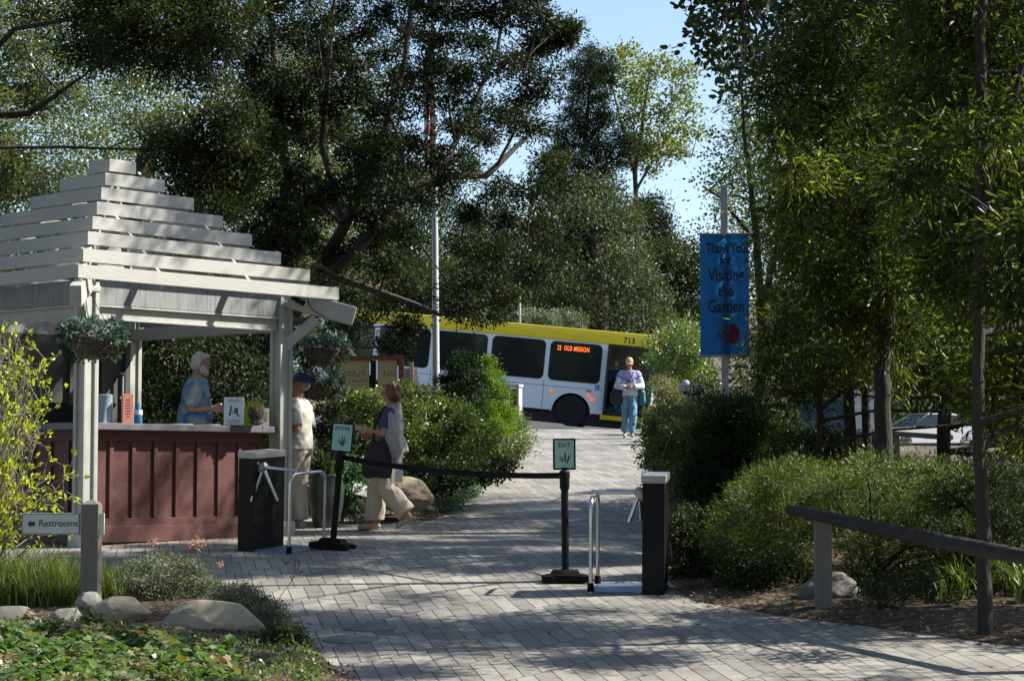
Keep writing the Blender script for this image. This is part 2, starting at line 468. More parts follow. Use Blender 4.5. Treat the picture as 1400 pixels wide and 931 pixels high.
for key, pl in BEDS.items():
    bm = bmesh.new()
    # irregular edge
    pts = []
    for i in range(len(pl)):
        a, b = pl[i], pl[(i + 1) % len(pl)]
        n = max(1, int(math.hypot(b[0] - a[0], b[1] - a[1]) / .3)) if abs(a[0]) < 12 and abs(b[0]) < 12 else 1
        for k in range(n):
            t = k / n; pts.append((a[0] + (b[0] - a[0]) * t + (random.uniform(-.03, .03) if n > 1 else 0), a[1] + (b[1] - a[1]) * t))
    f = bm.faces.new([bm.verts.new((p[0], p[1], 0)) for p in pts])
    def cut(co_, no):
        bmesh.ops.bisect_plane(bm, geom=bm.verts[:] + bm.edges[:] + bm.faces[:], plane_co=co_, plane_no=no)
    x0 = min(p[0] for p in pl); x1 = max(p[0] for p in pl); y0 = min(p[1] for p in pl); y1 = max(p[1] for p in pl)
    for x in np.arange(max(x0, -9), min(x1, 9), .3): cut((x, 0, 0), (1, 0, 0))
    for y in np.arange(y0 + .3, y1, .35): cut((0, y, 0), (0, 1, 0))
    bmesh.ops.triangulate(bm, faces=bm.faces[:])
    for v in bm.verts: v.co.z = bedz(key, v.co.x, v.co.y)
    bmesh.ops.recalc_face_normals(bm, faces=bm.faces[:])
    if sum(f.normal.z for f in bm.faces) < 0: bmesh.ops.reverse_faces(bm, faces=bm.faces[:])
    me = bpy.data.meshes.new('planting_bed'); bm.to_mesh(me); bm.free(); me.materials.append(MATS['mulch'])
    smooth_me(me, 80)
    tag(link('planting_bed', me), kind='structure')
# round access covers set in the paving
mat('cover_iron', (.19, .17, .16), .7, .3, vary=.3, scale=12, bump=.5, bscale=50)
for px, py, lab in ((506, 857, 'round iron access cover in the paving, the one farther from the camera'), (480, 873, 'round iron access cover in the paving, the one nearer the camera')):
    d = 2.17 / ((py - 650) / F + .064)
    b = MB(); b.lathe([(.205, 0), (.205, .008), (.19, .012), (.0001, .012)], 28)
    c = b.build('access_cover', MATS['cover_iron'], loc=(PX(px, d), d, base_z(d) + .002), rot=(math.atan(.064), 0, 0), smooth=True)
    tag(c, lab, 'access cover', 'round covers in the paving')
# ------------------------------------------------------------------ ticket booth
mat('booth_paint', (.45, .45, .41), .55, vary=.08, scale=4, bump=.15, bscale=60, stain=(.30, .30, .27), stain_scale=5, stain_amt=.5)
mat('booth_slat_paint', (.47, .46, .42), .6, vary=.07, scale=2, bump=.14, bscale=14, stretch=(1, 1, 6), stain=(.36, .36, .33), stain_scale=2, stain_amt=.5)
mat('booth_weathered', (.27, .28, .28), .7, vary=.12, scale=4, bump=.2, bscale=30, stain=(.12, .12, .11), stain_scale=5, stain_amt=.75, stretch=(6, 6, .35))
mat('booth_red', (.105, .036, .031), .6, vary=.15, scale=3, bump=.12, bscale=30, stain=(.10, .045, .04), stain_scale=4, stain_amt=.4)
mat('booth_counter', (.14, .13, .15), .5, vary=.15, scale=5, bump=.1)
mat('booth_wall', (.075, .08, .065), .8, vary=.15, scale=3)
mat('cream_paint', (.66, .54, .22), .6)
K = {}
def kiosk():
    O = Vector((-4.49, 24.5, CAMZ - .715)); ang = math.atan2(.743, .669)
    root = empty('ticket_booth', O, (0, 0, ang), 'open ticket booth with pale stepped slat roof and dark red counter', 'booth')
    K['root'] = root; h = 1.345
    K['M'] = Matrix.Translation(O) @ Matrix.Rotation(ang, 4, 'Z')
    zt = 2.72      # top of posts
    # posts: square core with applied edge strips
    for sx, sy in ((-1, -1), (1, -1), (-1, 1), (1, 1)):
        b = MB(); b.box((sx * h, sy * h, zt / 2), (.13, .13, zt), bev=.006)
        for ax in (-1, 1):
            for ay in (-1, 1):
                b.box((sx * h + ax * .067, sy * h + ay * .067, zt / 2 + .09), (.048, .048, zt - .19), bev=.005)
        b.box((sx * h, sy * h, .09), (.24, .24, .24), bev=.008)
        b.box((sx * h, sy * h, zt - .08), (.2, .2, .06), bev=.006)
        b.build('post', MATS['booth_paint'], root, smooth=True)
    # fascia (weathered) and header beams between the posts
    f = MB(); g = MB()
    for i in range(4):
        R = Matrix.Rotation(i * PI / 2, 4, 'Z')
        f.box(R @ Vector((0, -h - .045, 2.61)), (2 * h - .22, .03, .25), rot=R, bev=.004)
        g.box(R @ Vector((0, -h + .01, 2.40)), (2 * h - .16, .07, .13), rot=R, bev=.006)
        g.box(R @ Vector((0, -h - .05, 2.468)), (2 * h - .21, .05, .018), rot=R, bev=.003)
        g.box(R @ Vector((0, -h - .035, 2.335)), (2 * h - .20, .03, .016), rot=R, bev=.003)
    f.build('fascia', MATS['booth_weathered'], root); g.build('header_beam', MATS['booth_paint'], root)
    # stepped slat roof: eight rings of boards
    s0 = MB()
    n = 8
    for k in range(n):
        s = .185 + (1.80 - .185) * k / (n - 1)
        zc = 4.16 - 1.40 * k / (n - 1)
        t = .036; hh = .136
        for i in range(4):
            R = Matrix.Rotation(i * PI / 2, 4, 'Z')
            L = 2 * s if i % 2 == 0 else 2 * s - 2 * t
            tilt = R @ Matrix.Rotation(rad(random.uniform(-.5, .5)), 4, 'Y')
            s0.box(R @ Vector((0, -s + t / 2, zc)), (L, t, hh), rot=tilt, bev=.004)
    s0.box((0, 0, 4.16 + .068), (.29, .29, .02))
    s0.build('roof_slats', MATS['booth_slat_paint'], root)
    # hip rafters carry the rings, tails stick out past the posts
    for i in range(4):
        b = MB(); R = Matrix.Rotation(i * PI / 2 + PI / 4, 4, 'Z')
        a0 = R @ Vector((.12, 0, 4.03)); a1 = R @ Vector((2.49, 0, 2.615))
        b.bar(a0, a1, .07, .14)
        tail = MB()
        b.bar(R @ Vector((1.75, 0, 2.76)), R @ Vector((2.72, 0, 2.50)), .12, .21, bev=.012)
        b.build('rafter', MATS['booth_paint'], root)
        c = MB(); c.bar(R @ Vector((1.93, 0, 2.16)), R @ Vector((2.30, 0, 2.47)), .08, .12, bev=.008)
        c.build('brace', MATS['booth_paint'], root)
    # intermediate rafters
    b = MB()
    for i in range(4):
        R = Matrix.Rotation(i * PI / 2, 4, 'Z')
        for x in (-.62, .62):
            sx = abs(x)
            b.bar(R @ Vector((x, -sx - .05, 3.62)), R @ Vector((x, -1.72, 2.70)), .04, .09)
    b.build('jack_rafters', MATS['booth_paint'], root)
    # counters on the two sides facing the camera
    for i, (side) in enumerate(('right', 'left')):
        R = Matrix.Rotation(0 if side == 'right' else -PI / 2, 4, 'Z')
        mir = 1 if side == 'right' else -1
        x0, x1 = (-h + .08, h - .20) if side == 'right' else (-h + .1, h - .08)
        xc = (x0 + x1) / 2; L = x1 - x0; y = -h - .0
        ct = empty('counter', (0, 0, 0)); ct.parent = root; ct.matrix_local = R
        q = MB(); q.box((xc, y + .13, .62), (L, .04, 1.12)); q.build('back_board', MATS['booth_red'], ct)
        q = MB()
        q.box((xc, y + .10, 1.13), (L, .03, .11), bev=.004)
        q.box((xc, y + .10, .22), (L, .03, .10), bev=.004)
        q.box((xc - .02, y + .075, .105), (L - .04, .05, .17), bev=.006)
        q.build('rail', MATS['booth_red'], ct)
        nb = 8; q = MB()
        for j in range(nb + 1):
            q.box((x0 + .03 + (L - .06) * j / nb, y + .098, .675), (.05, .032, .80), bev=.004)
        q.build('battens', MATS['booth_red'], ct)
        q = MB(); q.box((xc + (.05 if side == 'right' else 0), y + .19, 1.225), (L + (.12 if side == 'right' else .02), .48, .07), bev=.008)
        q.build('countertop', MATS['booth_counter'], ct)
    # closed walls at the back left
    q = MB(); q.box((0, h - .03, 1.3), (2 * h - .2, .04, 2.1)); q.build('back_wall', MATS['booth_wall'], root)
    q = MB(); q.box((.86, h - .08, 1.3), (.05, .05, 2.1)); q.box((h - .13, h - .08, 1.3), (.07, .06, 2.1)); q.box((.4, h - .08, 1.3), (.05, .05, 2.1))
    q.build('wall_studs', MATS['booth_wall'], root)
    q = MB(); q.bar((1.12, h - .13, 1.65), (1.12, h - .13, 1.92), .02, .03, up=(0, 1, 0)); q.box((1.12, h - .12, 1.93), (.07, .03, .025)); q.box((1.12, h - .12, 1.64), (.07, .03, .025))
    q.build('door_pull', MATS['booth_weathered'], root)
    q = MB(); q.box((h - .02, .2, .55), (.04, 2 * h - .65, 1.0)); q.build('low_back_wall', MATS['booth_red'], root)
    q = MB(); q.box((0, 0, .012), (2 * h - .3, 2 * h - .3, .03)); q.build('floor_board', MATS['booth_counter'], root)
    return root
kiosk()
h = 1.345
def KP(x, y, z):
    return K['M'] @ Vector((x, y, z))
KANG = math.atan2(.743, .669)
mat('black_plastic', (.006, .006, .007), .5, vary=.1, spec=.2)
mat('black_rubber', (.006, .006, .006), .8, vary=.2, bump=.2, spec=.2)
mat('steel', (.62, .64, .67), .28, 1.0, vary=.08, scale=12, bump=.05)
mat('satin_steel', (.50, .51, .52), .38, .85, vary=.12, scale=9)
mat('white_gloss', (.8, .8, .8), .35)
# flood light and its cable on the right post
b = MB(); R_ = Matrix.Rotation(rad(30), 4, 'Y')
fx = empty('flood_light', P(408, 411, 24.5), (0, 0, 0), 'small black flood light on the right post of the booth', 'light')
MB().box((0, 0, 0), (.17, .07, .055), rot=R_, bev=.008).build('lamp_housing', MATS['black_plastic'], fx)
MB().box((.078, 0, -.045), (.008, .05, .04), rot=R_).build('lens', MATS['white_gloss'], fx)
MB().bar((-.02, .04, .0), (-.08, .14, -.03), .03, .02).build('bracket', MATS['black_plastic'], fx)
cb_ = MB(); cb_.tube([P(421, 404, 24.48), P(422, 416, 24.47), P(428, 424, 24.45), P(438, 430, 24.4), P(445, 434, 24.4)], .006, 6)
tag(cb_.build('cable', MATS['black_rubber']), 'thin dark cable looping under the rafter tail', 'cable')
# white blob standing in for sunlit bits of wood inside the roof
w_ = MB(); w_.lathe([(.001, .1), (.05, .08), (.065, 0), (.05, -.05), (.001, -.06)], 14)
tag(w_.build('roof_highlight', MATS['white_gloss'], loc=P(155, 300, 23.6), smooth=True), 'white round blob standing in for sunlit wood between the roof slats', 'highlight')

# ------------------------------------------------------------------ things on the counter
ztop = CAMZ - .715 + 1.262
def on_counter(px, d, dz=0):
    x = PX(px, d); return Vector((x, d, ztop + dz))
mat('salmon_card', (.62, .25, .18), .6, vary=.06)
mat('pale_blue_box', (.30, .38, .42), .6, vary=.1)
mat('dark_ink', (.03, .03, .05), .6); mat('green_ink', (.02, .16, .11), .6)
mat('paper', (.72, .76, .80), .6, vary=.04); mat('cream_card', (.62, .64, .48), .7, vary=.05)
mat('lilac_paper', (.34, .28, .40), .7); mat('blue_plastic', (.04, .18, .35), .3)
mat('lime_bag', (.25, .42, .02), .5, vary=.15); mat('cone_brown', (.09, .07, .055), .7, vary=.4, scale=20)
def lines(w, x, z, ys=0):  # strokes of unreadable small print
    pass
t = empty('salmon_box', on_counter(173, 23.15), (0, 0, rad(25)), 'tall salmon pink card box standing on the booth counter', 'box')
MB().box((0, 0, .155), (.115, .06, .31), bev=.004).build('carton', MATS['salmon_card'], t)
q = MB()
for i, wd in enumerate((.05, .04, .06, .06, .05, .055, .03)): q.box((0, -.0315, .25 - i * .03), (wd, .001, .005))
q.build('print', MATS['dark_ink'], t)
t = empty('pale_tin', on_counter(142, 23.15), (0, 0, .2), 'pale blue grey tin beside the left post with sprigs in it', 'tin')
MB().lathe([(.085, 0), (.087, .01), (.082, .02), (.082, .29), (.087, .3), (.08, .305)], 22).build('can', MATS['pale_blue_box'], t, smooth=True)
t = empty('blue_bottle', on_counter(188, 23.4), (0, 0, 0), 'blue bottle with pale label behind the pink box', 'bottle')
MB().lathe([(.04, 0), (.045, .01), (.045, .14), (.02, .19), (.018, .22), (.001, .225)], 16).build('glass', MATS['blue_plastic'], t, smooth=True)
MB().lathe([(.0465, .10), (.0465, .15)], 16, cap=False).build('sticker', MATS['paper'], t, smooth=True)
# flyer with a scooter picture in a clear stand
t = empty('flyer_stand', on_counter(319, 24.05), (rad(-4), 0, rad(4)), 'white flyer with green scooter picture standing on the counter', 'flyer')
MB().box((0, 0, .155), (.215, .004, .30), bev=.001).build('sheet', MATS['paper'], t)
MB().box((0, -.02, .004), (.22, .09, .008)).box((0, .006, .158), (.222, .004, .308)).build('holder', MATS['satin_steel'], t)
sc_ = MB(); M_ = Matrix.Translation((0, -.004, .165))
sc_.prism([(-.035, .05), (-.012, .055), (-.02, .045), (-.022, .0), (-.035, -.04), (-.052, -.045), (-.048, -.015)], .002, M_)
sc_.prism([(.0, -.03), (-.02, -.03), (-.015, -.018), (.004, -.012), (.004, .02), (.012, .028), (.042, .03), (.048, .0), (.05, -.028), (.02, -.03)], .002, M_)
for cx in (-.043, .036):
    sc_.prism([(cx + .014 * math.cos(a), -.042 + .014 * math.sin(a)) for a in np.linspace(0, 2 * PI, 12, endpoint=False)], .002, M_)
sc_.build('scooter_picture', MATS['green_ink'], t)
q = MB()
for z, wd in ((.283, .15), (.268, .12), (.252, .06), (.105, .03), (.06, .16), (.045, .15), (.03, .12)): q.box((0 if z != .105 else .055, -.003, z), (wd, .001, .004 if z != .105 else .012))
q.build('print', MATS['dark_ink'], t)
# green bag, pine cone, cream card
t = empty('lime_bag', on_counter(345, 24.45), (0, 0, .1), 'lime green paper bag with pointed top behind the pine cone', 'bag')
MB().prism([(-.12, 0), (.13, 0), (.14, .2), (.11, .285), (.075, .23), (.06, .285), (-.04, .285), (-.06, .22), (-.10, .30), (-.13, .2)], .07).build('sack', MATS['lime_bag'], t)
cone = MB()
N_ = 170
for i in range(N_):
    f_ = i / N_; a = i * 2.39996; z = .02 + .20 * f_; r = .082 * math.sin(PI * (0.22 + .76 * (1 - f_))) ** .8 + .002
    if f_ < .12: r = .045 + .3 * f_
    cone.ball((r * math.cos(a), r * math.sin(a), z), (.016, .012, .008), Matrix.Rotation(a, 4, 'Z') @ Matrix.Rotation(.5, 4, 'Y'), n=6)
cone.lathe([(.01, .0), (.06, .015), (.07, .08), (.05, .16), (.001, .21)], 14)
tag(cone.build('pine_cone', MATS['cone_brown'], loc=on_counter(350, 24.15), smooth=True), 'big dark pine cone standing on the counter', 'pine cone')
t = empty('cream_card', on_counter(357, 24.33), (rad(-8), 0, rad(8)), 'cream card leaning behind the big pine cone', 'card')
MB().box((0, 0, .10), (.17, .004, .20)).build('card_face', MATS['cream_card'], t)
q = MB()
for i in range(5): q.box((.045, -.003, .15 - i * .022), (.045, .001, .004))
q.build('print', MATS['dark_ink'], t)
# papers by the clerk
for px, d, col, lab in ((247, 23.75, 'paper', 'white papers lying on the counter in front of the clerk'), (278, 23.85, 'lilac_paper', 'lilac folder lying on the counter beside white papers')):
    q = MB()
    for i in range(3): q.box((random.uniform(-.01, .01), random.uniform(-.01, .01), .002 + i * .004), (.30, .22, .003), rot=rad(random.uniform(-12, 12)))
    tag(q.build('papers', MATS[col], loc=on_counter(px, d + .15, .001), rot=(0, 0, rad(45))), lab, 'papers')
# dark dome shaped chair back behind the left counter
q = MB(); q.prism([(-.42, 0)] + [(.42 * math.cos(a), .26 * math.sin(a) ** .8 if math.sin(a) > 0 else 0) for a in np.linspace(PI - .01, .01, 16)] + [(.42, 0)], .09)
tag(q.build('storage_bin', MATS['black_plastic'], loc=P(75, 583, 23.9)), 'black round topped bin behind the left counter', 'bin')
# ------------------------------------------------------------------ turnstiles
mat('cap_steel', (.38, .38, .37), .45, .5, vary=.08)
mat('plate_steel', (.16, .22, .32), .45, .6, vary=.25, scale=30, bump=.5, bscale=120)
mat('sign_green', (.42, .66, .58), .45, vary=.03)
mat('sign_ink', (.03, .06, .045), .6)
mat('sign_tan', (.35, .27, .10), .6)
slope = math.atan(.064)
def turnstile(loc, yaw, roll, side, label, wdt, ln):
    """side = +1: arms reach to local +x"""
    r = empty('turnstile', loc, (slope, roll, yaw), label, 'turnstile', 'waist high turnstiles at the gate')
    MB().box((0, ln / 2, .465), (wdt, ln, .93), bev=.006).build('cabinet', MATS['black_plastic'], r)
    MB().box((0, ln / 2, .963), (wdt + .02, ln + .02, .066), bev=.012).build('cap', MATS['cap_steel'], r)
    hb = Vector((side * (wdt / 2 + .03), .10, .845))
    MB().lathe([(.001, .05), (.03, .045), (.045, .02), (.05, -.03), (.05, -.05)], 18, M=Matrix.Translation(hb) @ Matrix.Rotation(side * rad(55), 4, 'Y')).build('hub', MATS['cap_steel'], r, smooth=True)
    if side > 0: ends = [(.42, -.01, -.01), (-.065, -.10, -.345), (.17, .02, -.33)]
    else: ends = [(-.41, 0, .0), (-.09, -.02, -.25), (.0, .2, -.25)]
    for e in ends:
        v = Vector(e); MB().tube([hb, hb + v * .98, hb + v], [.017, .017, .012], 12).build('arm', MATS['steel'], r, smooth=True)
    # bolted plate and guard loop
    gx = side * (wdt / 2 + .43)
    MB().box((side * (wdt / 2 + .20), .33, .012), (.46, .62, .02), bev=.004).build('floor_plate', MATS['plate_steel'], r)
    y0, y1, z1 = .02, .60, .80
    pts = [(gx, y0, .0), (gx, y0, z1 - .10)] + [(gx, y0 + .10 - .10 * math.cos(a), z1 - .10 + .10 * math.sin(a)) for a in np.linspace(0, PI / 2, 6)[1:]] + \
          [(gx, y1 - .10 + .10 * math.sin(a), z1 - .10 + .10 * math.cos(a)) for a in np.linspace(0, PI / 2, 6)] + [(gx, y1, .0)]
    MB().tube(pts, .0165, 12).build('guard_rail', MATS['steel'], r, smooth=True)
    for y in (y0, y1): MB().lathe([(.03, 0), (.03, .02), (.024, .07), (.001, .07)], 14, c=(gx, y, .02)).build('rail_foot', MATS['black_rubber'], r, smooth=True)
    MB().box((side * (wdt / 2 + .002), .05, .885), (.004, .03, .03)).build('key_plate', MATS['cap_steel'], r)
    return r
d1 = 22.05
turnstile(Vector((PX(336, d1), d1, base_z(d1) + .005)), -rad(31), rad(3.6), 1, 'black turnstile with silver arms beside the booth counter', .2, .5)
d2 = 18.35
turnstile(Vector((PX(892, d2), d2, base_z(d2) + .0)), -rad(8), rad(.8), -1, 'black turnstile with sunlit silver cap beside the exit sign', .185, .5)
# crumpled bit of foil by the right turnstile
bm_ = MB(); bm_.ball((0, 0, .03), (.05, .04, .03), n=8)
for v in bm_.bm.verts: v.co += Vector((random.uniform(-1, 1), random.uniform(-1, 1), random.uniform(-1, 1))) * .012
tag(bm_.build('crumpled_foil', MATS['satin_steel'], loc=SP(914, 18.75)), 'crumpled pale wrapper at the foot of the right turnstile', 'wrapper')

# ------------------------------------------------------------------ belt stanchions with frames
def blades(q, items, M, t=.002):
    for x0, z0, x1, z1, wd in items:
        a = Vector((x0, z0)); b = Vector((x1, z1)); d = (b - a).normalized(); n = Vector((-d.y, d.x)) * wd
        m = a + (b - a) * .45
        q.prism([a + n * .3, m + n, b, m - n, a - n * .3], t, M)
def stanchion(loc, yaw, roll, word, icon, label, group, sw=.20, sh=.275):
    r = empty('belt_stanchion', loc, (0, roll, yaw), label, 'stanchion', group)
    b = MB(); b.box((0, 0, .035), (.34, .30, .07), bev=.02); b.box((0, 0, .085), (.27, .24, .05), bev=.018, taper=(.8, .8))
    for sx in (-1, 1):
        for sy in (-1, 1): b.box((sx * .155, sy * .12, .03), (.10, .09, .06), bev=.018)
    b.build('base', MATS['black_rubber'], r, smooth=True, ang=50)
    MB().lathe([(.032, .09), (.032, .86)], 20).build('post', MATS['black_plastic'], r, smooth=True)
    MB().lathe([(.033, .80), (.043, .82), (.043, .90), (.048, .905), (.048, .96), (.035, .975), (.001, .98)], 20).build('belt_head', MATS['black_plastic'], r, smooth=True)
    fz = .98 + sh / 2
    fr = MB(); w2, h2, e = sw / 2, sh / 2, .014
    for sx in (-1, 1): fr.box((sx * (w2 - e / 2), 0, fz), (e, .022, sh), bev=.003)
    for sz in (-1, 1): fr.box((0, 0, fz + sz * (h2 - e / 2)), (sw - 2 * e - .001, .022, e), bev=.003)
    fr.box((0, .004, fz), (sw - .004, .008, sh - .004)); fr.box((0, 0, .985), (.05, .03, .03))
    f_ = fr.build('sign_frame', MATS['black_plastic'], r)
    MB().box((0, -.004, fz), (sw - 2 * e - .003, .006, sh - 2 * e - .003)).build('placard', MATS['sign_green'], r)
    text(word, .055, MATS['sign_ink'], r, (0, -.0082, fz + h2 - .060), bold=.0008, spacing=1.05, sx=.95)
    q = MB(); blades(q, icon, Matrix.Translation((0, -.0085, fz - .03))); q.build('leaf_emblem', MATS['sign_ink'], r)
    if word == 'EXIT':
        q = MB(); blades(q, [(.02, -.035, -.05, -.012, .008), (.0, -.03, -.055, -.03, .006)], Matrix.Translation((0, -.0095, fz - .03)), .001); q.build('tan_bloom', MATS['sign_tan'], r)
    return r
de = 22.3; dx = 19.3
ent = stanchion(Vector((PX(455, de), de, base_z(de) + .004)), rad(-14), rad(5.0), 'ENTER',
    [(.01, -.05, -.055, .0, .006), (.012, -.05, -.04, .035, .006), (.012, -.05, .0, .06, .007), (.014, -.05, .035, .055, .006), (.016, -.05, .06, .02, .005), (.01, -.05, .018, -.085, .003)],
    'leaning black belt stanchion carrying the green ENTER placard', 'belt stanchions with sign frames', sw=.235, sh=.30)
exi = stanchion(Vector((PX(773, dx), dx, base_z(dx) + .004)), rad(2), rad(-.5), 'EXIT',
    [(.02, -.05, -.045, .015, .008), (.01, -.035, .005, .055, .009), (.022, -.05, .055, .04, .009)],
    'upright black belt stanchion carrying the green EXIT placard', 'belt stanchions with sign frames')
bpy.context.view_layer.update()
A_ = ent.matrix_world @ Vector((0.03, 0, .93)); B_ = exi.matrix_world @ Vector((-.04, 0, .93))
n = 24; bm = bmesh.new(); prev = None
for i in range(n + 1):
    t = i / n; p = A_.lerp(B_, t); p.z -= .10 * 4 * t * (1 - t) * .55
    dr = (B_ - A_).normalized(); nn = Vector((-dr.y, dr.x, 0)) * .002
    c = [bm.verts.new(p + Vector((0, 0, s * .026)) + nn * q) for s, q in ((-1, -1), (1, -1), (1, 1), (-1, 1))]
    if prev:
        for k in range(4): bm.faces.new((prev[k], prev[(k + 1) % 4], c[(k + 1) % 4], c[k]))
    prev = c
bmesh.ops.recalc_face_normals(bm, faces=bm.faces[:])
me = bpy.data.meshes.new('belt'); bm.to_mesh(me); bm.free(); me.materials.append(MATS['black_rubber'])
tag(link('retractable_belt', me), 'long black belt stretched between the ENTER and EXIT stanchions', 'belt')

# ------------------------------------------------------------------ restrooms sign
mat('grey_wood', (.21, .19, .165), .85, vary=.25, scale=6, bump=.4, bscale=20, stretch=(5, 5, .5), stain=(.10, .095, .085), stain_scale=6, stain_amt=.6)
mat('sign_cream', (.66, .70, .64), .6, vary=.06, stain=(.3, .3, .25), stain_scale=8, stain_amt=.3)
d = 17.0
r = empty('restroom_sign', P(124, 818, d), (0, 0, rad(-3)), 'small cream Restrooms sign with arrow on a weathered post', 'sign')
b = MB(); b.box((0, 0, .335), (.132, .132, .78)); b.box((0, 0, .741), (.132, .132, .032), taper=(.3, .3))
b.build('post', MATS['grey_wood'], r)
MB().box((-.13 + .0, .05 - .1, .57), (.78, .03, .165), bev=.003).build('backing_rail', MATS['grey_wood'], r) if False else None
MB().box((-.305, -.045, .575), (.455, .022, .165), bev=.003).build('board', MATS['sign_cream'], r)
MB().box((.088, -.03, .575), (.04, .022, .165), bev=.003).build('board_end', MATS['sign_cream'], r)
q = MB()
for s in (-1, 1): q.box((-.305, -.0575, .575 + s * .077), (.445, .003, .004)); q.box((-.305 + s * .2225, -.0575, .575), (.004, .003, .158))
q.build('border', MATS['sign_ink'], r)
text('Restrooms', .075, MATS['sign_ink'], r, (-.245, -.0575, .578), sx=.92, bold=.0004)
q = MB(); q.prism([(-.485, .575), (-.462, .602), (-.462, .590), (-.428, .590), (-.428, .560), (-.462, .560), (-.462, .548)], .003, Matrix.Translation((0, -.0575, 0))); q.build('arrow', MATS['sign_ink'], r)

# ------------------------------------------------------------------ banner
mat('galv', (.42, .43, .45), .5, .6, vary=.12, scale=8)
mat('banner_blue', (.008, .085, .28), .55, vary=.06)
mat('banner_ink', (.012, .018, .035), .7)
mat('banner_red', (.20, .03, .06), .7)
B_blue = MATS['banner_blue']
_t = B_blue.node_tree.nodes.new('ShaderNodeBsdfTranslucent'); _t.inputs['Color'].default_value = (.03, .30, .75, 1)
_m = B_blue.node_tree.nodes.new('ShaderNodeMixShader'); _m.inputs[0].default_value = .4
B_blue.node_tree.links.new(B_blue.node_tree.nodes['Principled BSDF'].outputs[0], _m.inputs[1]); B_blue.node_tree.links.new(_t.outputs[0], _m.inputs[2])
B_blue.node_tree.links.new(_m.outputs[0], B_blue.node_tree.nodes['Material Output'].inputs[0])
d = 27.0; s = d / F
base = SP(992, d)
r = empty('banner_pole', base, (0, 0, rad(-6)), 'square metal pole with blue Thank You banner above the shrubs', 'banner pole')
H = P(992, 254, d).z - base.z
MB().box((0, 0, H / 2), (.085, .085, H), bev=.006).build('pole', MATS['galv'], r)
zt = P(992, 322, d).z - base.z; zb = P(992, 486, d).z - base.z
bm = bmesh.new(); nx, nz = 26, 40; W = .60
def fold(x, z):
    return .014 * math.sin(x * 13 + z * 1.5) * .5 + .020 * math.exp(-((x - .03 - .03 * math.sin(z * 2)) / .028) ** 2) + .010 * math.exp(-((x - .15) / .03) ** 2) * sstep(0, .5, zt - z)
vv = [[bm.verts.new((-W / 2 + W * i / nx, -.075 - fold(-W / 2 + W * i / nx, zb + (zt - zb) * k / nz), zb + (zt - zb) * k / nz)) for i in range(nx + 1)] for k in range(nz + 1)]
for k in range(nz):
    for i in range(nx): bm.faces.new((vv[k][i], vv[k][i + 1], vv[k + 1][i + 1], vv[k + 1][i]))
me = bpy.data.meshes.new('banner'); bm.to_mesh(me); bm.free(); me.materials.append(B_blue); smooth_me(me, 60)
ban = link('banner', me, r)
for z, nm in ((zt + .01, 'top_arm'), (zb - .01, 'bottom_arm')):
    q = MB(); q.tube([(-.33, -.075, z), (.36, -.075, z)], .014, 10); q.box((.0, -.05, z), (.05, .07, .05), bev=.004); q.build('banner_arm', MATS['galv'], r, smooth=True)
hh = (zt - zb)
def onban(px, py):   # position on the banner from the picture
    return ((px - 993.5) * s, zt - (py - 322) * s)
its = []
for wd, y, size, sx in (('Thank You', 341, .175, .62), ('for', 357, .16, .70), ('Visiting', 378, .215, .70), ('the', 400, .20, .72), ('Garden', 421, .215, .68)):
    x, z = onban(995.5, y)
    its.append((wd, size, (x, 0, z), dict(ext=.0, bold=.0045, sx=sx)))
bm = bmesh.new()
for s_, size, loc, k in its:
    m_ = text_mesh(s_, size, **k); m_.transform(Matrix.Translation(Vector(loc))); bm.from_mesh(m_); bpy.data.meshes.remove(m_)
q = MB()
# red flower emblem: rounded bloom with curved petals on its left
cx, cz = onban(1004, 458)
outl = [(cx + .088 * math.cos(a) * (1 + .05 * math.sin(5 * a)), cz + .125 * math.sin(a)) for a in np.linspace(-2.3, 2.1, 22)]
q.prism(outl, .001)
for a, l in ((2.1, .2), (2.45, .22), (2.8, .22), (3.15, .20), (3.5, .18)):
    pts = []; x0, z0 = cx - .01, cz - .07
    p0 = Vector((x0, z0)); p1 = p0 + Vector((math.cos(a), math.sin(a))) * l * .55 + Vector((-.01, .0)); p2 = p0 + Vector((math.cos(a - .18), math.sin(a - .18))) * l
    n0 = Vector((-(p2 - p0).y, (p2 - p0).x)).normalized() * .013
    q.prism([p0, p1 - n0, p2, p1 + n0], .001)
def subdiv_wrap(bm, off):
    bmesh.ops.triangulate(bm, faces=bm.faces[:])
    for _ in range(2): 
        es = [e for e in bm.edges if e.calc_length() > .025]
        if es: bmesh.ops.subdivide_edges(bm, edges=es, cuts=1)
        bmesh.ops.triangulate(bm, faces=bm.faces[:])
    for v in bm.verts: v.co.y = -.075 - fold(v.co.x, v.co.z) - off * 2
subdiv_wrap(bm, .0025); me = bpy.data.meshes.new('lettering'); bm.to_mesh(me); bm.free(); me.materials.append(MATS['banner_ink']); link('lettering', me, ban)
subdiv_wrap(q.bm, .0028); q.build('flower_emblem', MATS['banner_red'], ban)

